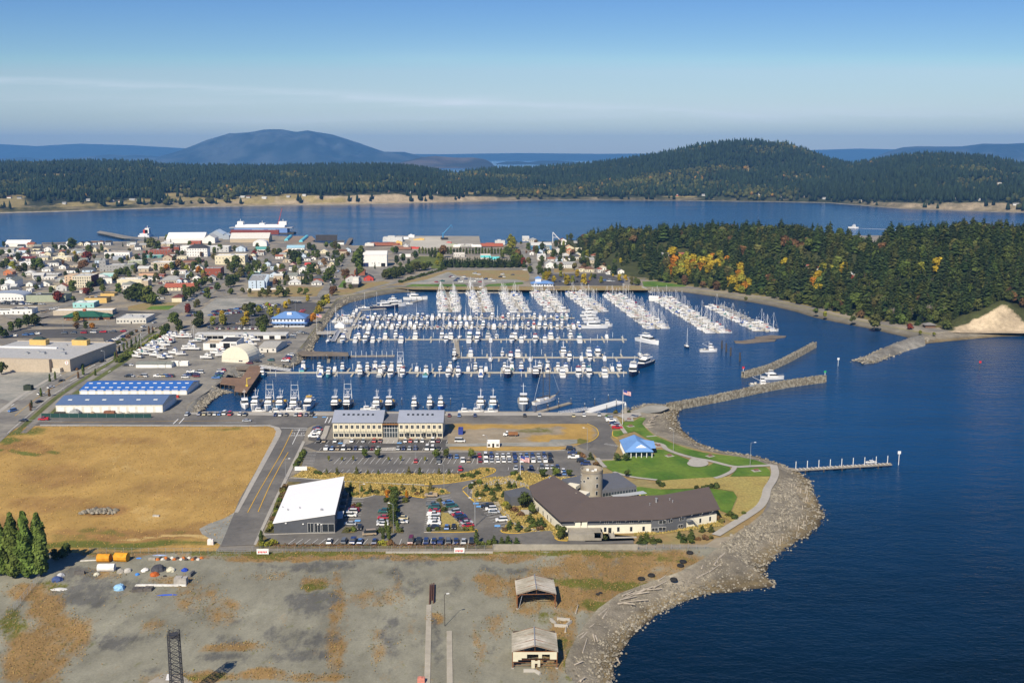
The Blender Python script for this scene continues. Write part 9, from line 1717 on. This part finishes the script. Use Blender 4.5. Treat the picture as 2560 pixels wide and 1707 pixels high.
wz=bz(WEST[:22]);rockpile('bank_rocks','riprap rocks along the marina bank',between(WEST[:5],0,1),700,.4,1.3,m_rock,4,wz,'stuff');rockpile('bank_rocks','riprap rocks below the old warehouse',between(WEST[6:22],0,1),1300,.35,1.1,m_rock,5,wz,'stuff')
jp=[at('N',x,y,0)for x,y in((1650,465),(1770,428),(1915,357),(2090,293),(2230,255))];jr=resample(jp,80);rockpile('jetty_rocks','rubble of the headland jetty',lambda rs:tuple(jr[rs.randint(80)]+rs.normal(size=2)*4.0),1100,.4,1.3,m_rock,6,lambda x,y:2.6-.28*float(np.min(np.hypot(jr[:,0]-x,jr[:,1]-y))),'stuff')
q1,q2=at('K',660,125),at('K',995,115);rockpile('rock_pile','long heap of grey boulders in the dry field',lambda rs:(q1[0]+(q2[0]-q1[0])*rs.beta(2,2),q1[1]+rs.uniform(0,5)),130,.4,1.3,m_rock,7,lambda x,y:G0+.3+.6*msin(max(0,min(1,(x-q1[0])/(q2[0]-q1[0])))*PI),None,'rock pile')
m_drift=mat('driftwood',(.40,.35,.28),.9,.2,1.2);LOGS=[(900,1170,60,40),(960,1120,90,70),(930,1180,60,60),(1040,1130,15,-60),(1060,1140,20,-50),(1090,980,70,60),(1120,1000,60,90),(950,1290,40,130),(880,1400,70,30),(1250,880,110,20),(1270,850,140,30),(1300,840,120,50),(1330,810,160,50),(1380,800,140,20),(1420,790,130,60),(1450,770,150,45),(1500,760,130,10),(1560,740,120,60),(1300,870,100,-10),(1360,850,150,15),(1600,690,60,40),(1850,600,110,60),(1970,570,20,50),(2080,540,60,90),(2120,480,70,60),(2040,590,100,70),(1240,1290,30,-50),(1930,640,100,50),(930,1540,40,30),(1290,820,90,40),(800,1140,10,60),(890,980,20,70)]
for k,(x,y,dx,dy)in enumerate(LOGS):
    a=at('M',x,y);b=at('M',x+dx,y-dy);L=min(9,mhyp(b[0]-a[0],b[1]-a[1]));mb=MB();mb.bar((0,0,.3),(L,0,.35),RU(.2,.36),6,0,.15);simple('driftwood_log','bleached driftwood log on the upper beach','driftwood',mb,m_drift,a,bzf(*a)+.05,matan(b[1]-a[1],b[0]-a[0]),'driftwood logs on the upper beach')
for k in range(14):p=at('J',20+9*k,430-9*k+(k%3)*12);mb=MB();mb.bar((0,0,.3),(RU(3,7),0,.4),.28,6,0,.14);simple('driftwood_log','driftwood log piled by the bay lawn','driftwood',mb,m_drift,p,2.6,RU(.2,1.4),'driftwood logs by the bay lawn')
for k,(x,y)in enumerate([(1405,985),(1425,995),(1440,1015),(1458,1020),(1465,1028),(1508,1020),(1520,1005),(1525,1030),(1512,1110),(1520,1080),(1530,1105),(1455,1275),(1518,1270),(1422,1335),(1445,1360),(1490,1330),(1375,1350),(1310,1350),(1345,1290),(1180,1470),(1205,1480),(1250,1495),(1278,1490),(1155,1440),(1300,1460),(1430,1420),(1380,990),(1480,1180)]):p=at('J',x,y,1);mb=MB();mb.bar((0,0,-.5),(0,0,RU(1.2,2.4)),.2,6,0,.16);simple('old_pile','short bleached pile stump on the jutting rocky shore','piling',mb,m_drift,p,.9,0,'old pile stumps on the rocky shore')
ty=MB();n=16;RR=[(1.0,0),(1.3,.25),(1.3,.6),(1.0,.85),(.6,.6),(.6,.25)]
ty.raw([(a*mcos(2*PI*i/n),a*msin(2*PI*i/n),z)for i in range(n)for a,z in RR],[(i*6+k,((i+1)%n)*6+k,((i+1)%n)*6+(k+1)%6,i*6+(k+1)%6)for i in range(n)for k in range(6)]);ty=ty.mesh('giant_tyre',m_black)
for k,(x,y)in enumerate(((1868,460),(1810,536),(1788,570),(1538,654),(1452,684),(1730,690),(1078,812),(1102,802))):tag(link('giant_tyre',ty,None,(*at('M',x,y),G0+.1),0,.95 if k<6 else .5),f'big black tyre on the weedy shore edge, {nth(k + 1)} from the wall' if k<6 else f'small black tyre in the brown weeds, {nth(k - 5)} one','tyre','black tyres along the weedy shore')
for k,(x,y,l,rz)in enumerate(((695,1048,3.2,-1.1),(785,1030,4,-.2),(830,1065,3,1.0),(765,1085,4,-.15),(495,1470,3.4,0),(560,1482,2.6,-.9))):mb=MB();mb.taper(-l/2,l/2,-.4,.4,0,-l/2,l/2,-.2,.2,.8);simple('concrete_barrier',f'white concrete barrier near the open sheds, {nth(k + 1)} one','barrier',mb,m_conc,at('M',x,y),G0+.05,rz,'white concrete barriers near the sheds')
for lb,a,b,c in(('long pale sleeper track down the yard',(1622,900),(1605,1600),1.6),('shorter pale sleeper track down the yard',(1795,1125),(1800,1600),1.6)):
    p,q=at('L',*a),at('L',*b);L=mhyp(q[0]-p[0],q[1]-p[1]);mb=MB();n=int(L/1.1);[mb.box(k*1.1,k*1.1+.95,-c/2,c/2,0,.22)for k in range(n)];simple('sleeper_track',lb,'track',mb,mat('grey_sleepers',(.36,.33,.27),.9,.15),p,G0+.04,matan(q[1]-p[1],q[0]-p[0]))
p,q=at('L',1650,735),at('L',1645,895);mb=MB();L=mhyp(q[0]-p[0],q[1]-p[1]);[mb.box(0,L*s,-.9+.6*k,-.5+.6*k,0,.7+.2*k)for k,s in enumerate((1,.8,.95))];simple('steel_beam','rusty steel beams lying above the sleeper track','beam',mb,mat('dark_rust',(.10,.05,.035),.85,.2),p,G0+.05,matan(q[1]-p[1],q[0]-p[0]))
lamp(at('L',1757,1080),10,'slim twin-headed lamp alone in the gravel yard',.4,.8,m_pile)
p=at('S',445,1762);h=atY(436,1579,p[1])[1]-G0;r=empty('lattice_tower',(*p,G0),.15,'dark steel lattice tower rising from the yard edge','tower');s=1.45;mb=MB()
for x in(-s,s):
    for y in(-s,s):mb.bar((x,y,0),(x*.88,y*.88,h),.13,5)
mb.build('corner_post',mat('dark_steel',(.05,.05,.055),.6,.1),r);mb=MB();n=13;cs=[(-s,-s),(s,-s),(s,s),(-s,s)]
for k in range(n):
    z0,z1=h*k/n,h*(k+1)/n;f0,f1=1-.12*k/n,1-.12*(k+1)/n
    for i in range(4):(a,b),(c,d)=cs[i],cs[(i+1)%4];mb.bar((a*f0,b*f0,z0),(c*f1,d*f1,z1),.07,4);mb.bar((c*f0,d*f0,z0),(a*f1,b*f1,z1),.07,4);mb.bar((a*f1,b*f1,z1),(c*f1,d*f1,z1),.06,4)
mb.build('lattice',mat('dark_steel',0),r);mb=MB();mb.box(-1,1,-1,1,h-1.4,h-.5);mb.bar((0,0,h),(0,0,h+1.4),.06,4);mb.build('tower_head',mat('dark_steel',0),r)
sheet('concrete_slab',pts('K',[(1270,1568),(1340,1520),(1400,1490),(1560,1505),(1660,1568),(1660,1640),(1270,1640)]),Z[3],m_conc2);sheet('white_marking',pts('K',[(1420,1550),(1435,1495),(1462,1497),(1450,1552)]),Z[5],m_white_paint)
def weeds(name,poly,n,s0,s1,c,seed,dens=None,lab='dry weeds'):
    global RS
    RS=np.random.RandomState(seed);q=NA(poly);x=RS.uniform(q[:,0].min(),q[:,0].max(),n);y=RS.uniform(q[:,1].min(),q[:,1].max(),n);k=inside(poly,x,y)
    if dens is not None:px,py=pix(x,y);k&=dens(px,py,x,y)>RS.rand(n)
    x,y=x[k],y[k];n=len(x);s=RS.uniform(s0,s1,n);V,F=quads(np.c_[x,y,G0+.25+s*.5],np.c_[RS.normal(size=n),-np.ones(n),RS.normal(size=n)*.5+.5],s,.8);col_=NA([c[i]for i in RS.randint(len(c),size=n)])*RS.uniform(.6,1.4,(n,1));tag(link(name,np_mesh(name,V,F,mat_tint('foliage_tint'),tint=col_)),lab,None,None,'stuff')
DG=[(.34,.24,.07),(.28,.20,.06),(.38,.29,.10),(.20,.17,.05)]
weeds('yard_weeds',YARD,90000,.07,.2,[(.26,.17,.06),(.29,.19,.07),(.20,.14,.06),(.13,.12,.035)],1,lambda a,b,x,y:yard_mask(a,b,x,y)[:,[0,2]].max(1)*.9)
weeds('field_grass',FIELD,40000,.07,.2,[(.36,.22,.06),(.30,.18,.055),(.42,.27,.08),(.24,.17,.05)],2,lambda a,b,x,y:.25+.6*fbm(x*.06,y*.06,3,71))
for k,q in enumerate((TALL1,TALL2,GROUNDS)):weeds('tall_grass',q,(14000,10000,24000)[k],.14,.36,DG,3+k)
#port on the channel
r=pier('big concrete port dock with pale sand heaps',[(485,158),(1592,162),(1612,275),(1560,300),(1220,312),(830,337),(520,335),(380,255)],4,m_conc2,'T4',14,'port_dock',1.2)
for q,lb in(([(640,180),(1080,175),(1090,225),(720,235),(650,215)],.9),([(680,240),(1215,235),(1215,310),(840,332),(660,300)],1.5)):mb=MB();P_=[at('T4',x,y,4.2)for x,y in q];mb.prism(P_,4,4+lb);mb.build('sand_heap',mat('pale_sand',(.46,.43,.36),.95,.12,.1),r)
for k,(x,y,a,b,h,c)in enumerate(((445,232,16,10,9,'lgrey'),(560,200,12,6,4,'white'),(690,185,5,5,6,'white'),(780,222,8,3,3,'yellow'),(820,220,5,3,4,'yellow'),(510,280,3,3,7,'yellow'),(540,280,3,3,6,'yellow'),(620,330,4,8,7,'lgrey'),(560,335,14,5,4,'bbrick'),(720,330,9,4,3,'red'),(1190,262,4,3,3,'red'),(1260,298,10,5,4,'sage'),(1370,305,14,4,4,'white'),(1480,305,16,4,4,'white'),(1560,305,8,4,3,'grey'),(330,285,22,4,4,'rust'),(230,270,16,4,3,'rust'),(130,292,7,4,5,'oldw'),(420,280,14,5,4,'redtile'),(1760,295,18,5,5,'redtile'),(1870,275,8,6,8,'lgrey'))):
    mb=MB();mb.taper(-a,a,-b,b,0,-a*.96,a*.96,-b*.9,b*.9,h*.8);mb.box(-a*.5,a*.2,-b*.6,b*.4,h*.8,h);simple('port_stack',f'stacked port cargo or machine on the channel docks, {nth(k + 1)} one','cargo',mb,CL,at('T4',x,y,4),4,0,'cargo and machines on the port docks',PAL[c])
p=at('T4',1110,208,4);r=empty('harbour_crane',(*p,4),0,'blue harbour crane with a raised arm on the port dock','crane');mc=mat('crane_blue',(.05,.20,.38),.5,.1);mb=MB();mb.bar((0,0,0),(0,0,11),1.5,8,0,1.1);mb.build('mast',mc,r);mb=MB();mb.bar((0,0,9),(14,0,24),1.2,6,0,.7);mb.bar((14,0,24),(15.5,0,19),.6,5);mb.build('arm',mc,r);mb=MB();mb.box(-4,8,-3,3,0,3);mb.build('base',m_black,r)
def ship(label,reg,x0,x1,y,decks,cat='ship',house=()):
    a,b=at(reg,x0,y,0),at(reg,x1,y,0);L=b[0]-a[0];r=empty('ship',(a[0],a[1],0),0,label,cat)
    for z0,z1,u0,u1,nm,m in decks:mb=MB();mb.taper(L*u0,L*u1,0,22,z0,L*u0,L*u1,0,22,z1);mb.build(nm,m,r)
    for u,w,z0,z1,c in house:mb=MB();mb.box(L*u,L*u+w,5,15,z0,z1);mb.bar((L*u+w/2,9,z1),(L*u+w/2,9,z1+7),.4,4);mb.build('deckhouse',m_wall,r,col=c)
    r.scale=(1,1,.62);return r,L
pb=mat('dock_blue',(.16,.26,.50),.6,.1);pl=mat('dock_pale_blue',(.40,.60,.72),.6,.1)
r,L=ship('long white floating dock with a ferry inside at the shipyard','T3',-330,790,325,((0,4,-.02,1.02,'pontoon',m_pile),(4,17,.08,.92,'lower_side',pb),(17,20,.0,1.0,'walkway_deck',m_steel),(20,26,.1,.88,'upper_works',m_wall)),'ship',((.12,10,26,36,PAL['white']),(.78,14,26,36,PAL['white']),(.47,9,26,31,PAL['white'])))
for u,w in((.36,.19),(.62,.12)):mb=MB();mb.box(L*u,L*(u+w),-.4,0,7,14);mb.build('side_panel',pl,r)
mb=MB();mb.bar((L*.76,6,14),(L*.84,6,46),.8,5,0,.4);tag(mb.build('jib_crane',mat('crane_red',(.42,.06,.05),.6,.1),loc=r.location),'thin red jib crane rising over the floating dock','crane');mb=MB();mb.box(0,at('T3',545,330,3)[0]-at('T3',-310,330,3)[0],0,6,0,8);simple('rust_hull','long rust-red hull section behind the shipyard hall','hull',mb,mat('rust_plate',(.20,.05,.04),.8,.2),at('T3',-310,332))
ship('white ship with a red funnel moored at the ferry pier','T2',180,375,236,((0,5,0,1,'hull',m_hull),(5,10,.15,.85,'superstructure',m_hull)),'ship',((.40,8,10,20,PAL['red']),(.55,7,10,24,PAL['white'])))
pier('wide ferry pier with parking deck',[(-560,150),(-100,250),(530,275),(540,232),(100,232),(-500,120)],3.5,m_asph_old,'T2',16);pier('low shipyard quay with pale deck',[(560,225),(1380,205),(1380,222),(560,250)],3.3,m_conc,'T2',16);pier('brown loading apron with two blue conveyor roofs',[(640,400),(760,355),(1140,360),(1200,420),(1090,480),(680,480)],3.4,mat('apron_brown',(.24,.18,.13),.9,.15,.1),'T3',14)
for k,(a,b)in enumerate((((680,412),(760,345)),((940,435),(1050,348)))):p,q=at('T3',*a,6),at('T3',*b,6);mb=MB();mb.bar((*p,4),(*q,4),3,10);tag(mb.build('conveyor_roof',mat('conveyor_blue',(.16,.56,.66),.5,.05)),f'bright blue half-round roof on the loading apron, {nth(k + 1)} from the left','roof')
for lb,a,b,n in(('row of bare pier pilings beside the loading apron',(1215,445),(1600,445),26),):r=empty('pile_row',(0,0,0),0,lb,'piling');mb=MB();[mb.bar((*at('T3',a[0]+(b[0]-a[0])*k/n,440,0),-1),(*at('T3',a[0]+(b[0]-a[0])*k/n,440,0),9),.7,5)for k in range(n)];p,q=at('T3',a[0],440,9),at('T3',b[0],440,9);mb.bar((*at('T3',a[0],440,0),9),(*at('T3',b[0],440,0),9),.8,4);mb.build('piling',m_pile,r)
pier('old waterfront pier on pilings at the left shore',[(745,190),(1175,180),(1175,195),(745,205)],4.5,m_timber,'T1',7);pier('short dark pier with a hut',[(1720,520),(1790,520),(1875,395),(1800,390)],4,m_timber,'T3',9)
p=at('T5',545,415);mb=MB();mb.bar((0,0,0),(0,0,17),.5,5);mb.bar((0,0,17),(12,0,4),.6,5);mb.bar((0,0,9),(8,0,9),.4,4);mb.bar((12,0,4),(18,0,-1),.5,4);simple('loading_arm','tall white angled loading arm by the blue hall','crane',mb,m_hull,p)
p=at('T3',1945,1245);r=empty('display_ship',(*p,G0),.0,'old dark sternwheeler displayed ashore by the sloping street','ship');mb=MB();hull(mb,36,9,4);mb.build('hull',[m_pile,m_deckm],r);mb=MB();mb.box(-3.6,3.6,-13,10,4,7);mb.box(-3,3,-9,6,7,10);mb.build('deckhouse',m_wall,r,col=PAL['oldw']);mb=MB();mb.bar((0,0,10),(0,0,19),.9,8);mb.build('funnel',m_black,r)
p=at('C',1170,786,0);o=tag(link('speedboat',MOT[2],None,(*p,0),PI/2,1.5,(.6,.6,.6)),'white speedboat racing along the channel','boat');q=at('C',1470,798,0);mb=MB();mb.raw([(*p,.12),(p[0],p[1]-1.5,.12),(q[0],q[1]-5,.12),(q[0],q[1]+5,.12)],[(0,1,2,3)]);tag(mb.build('wake',m_white),None,None,None,'stuff')
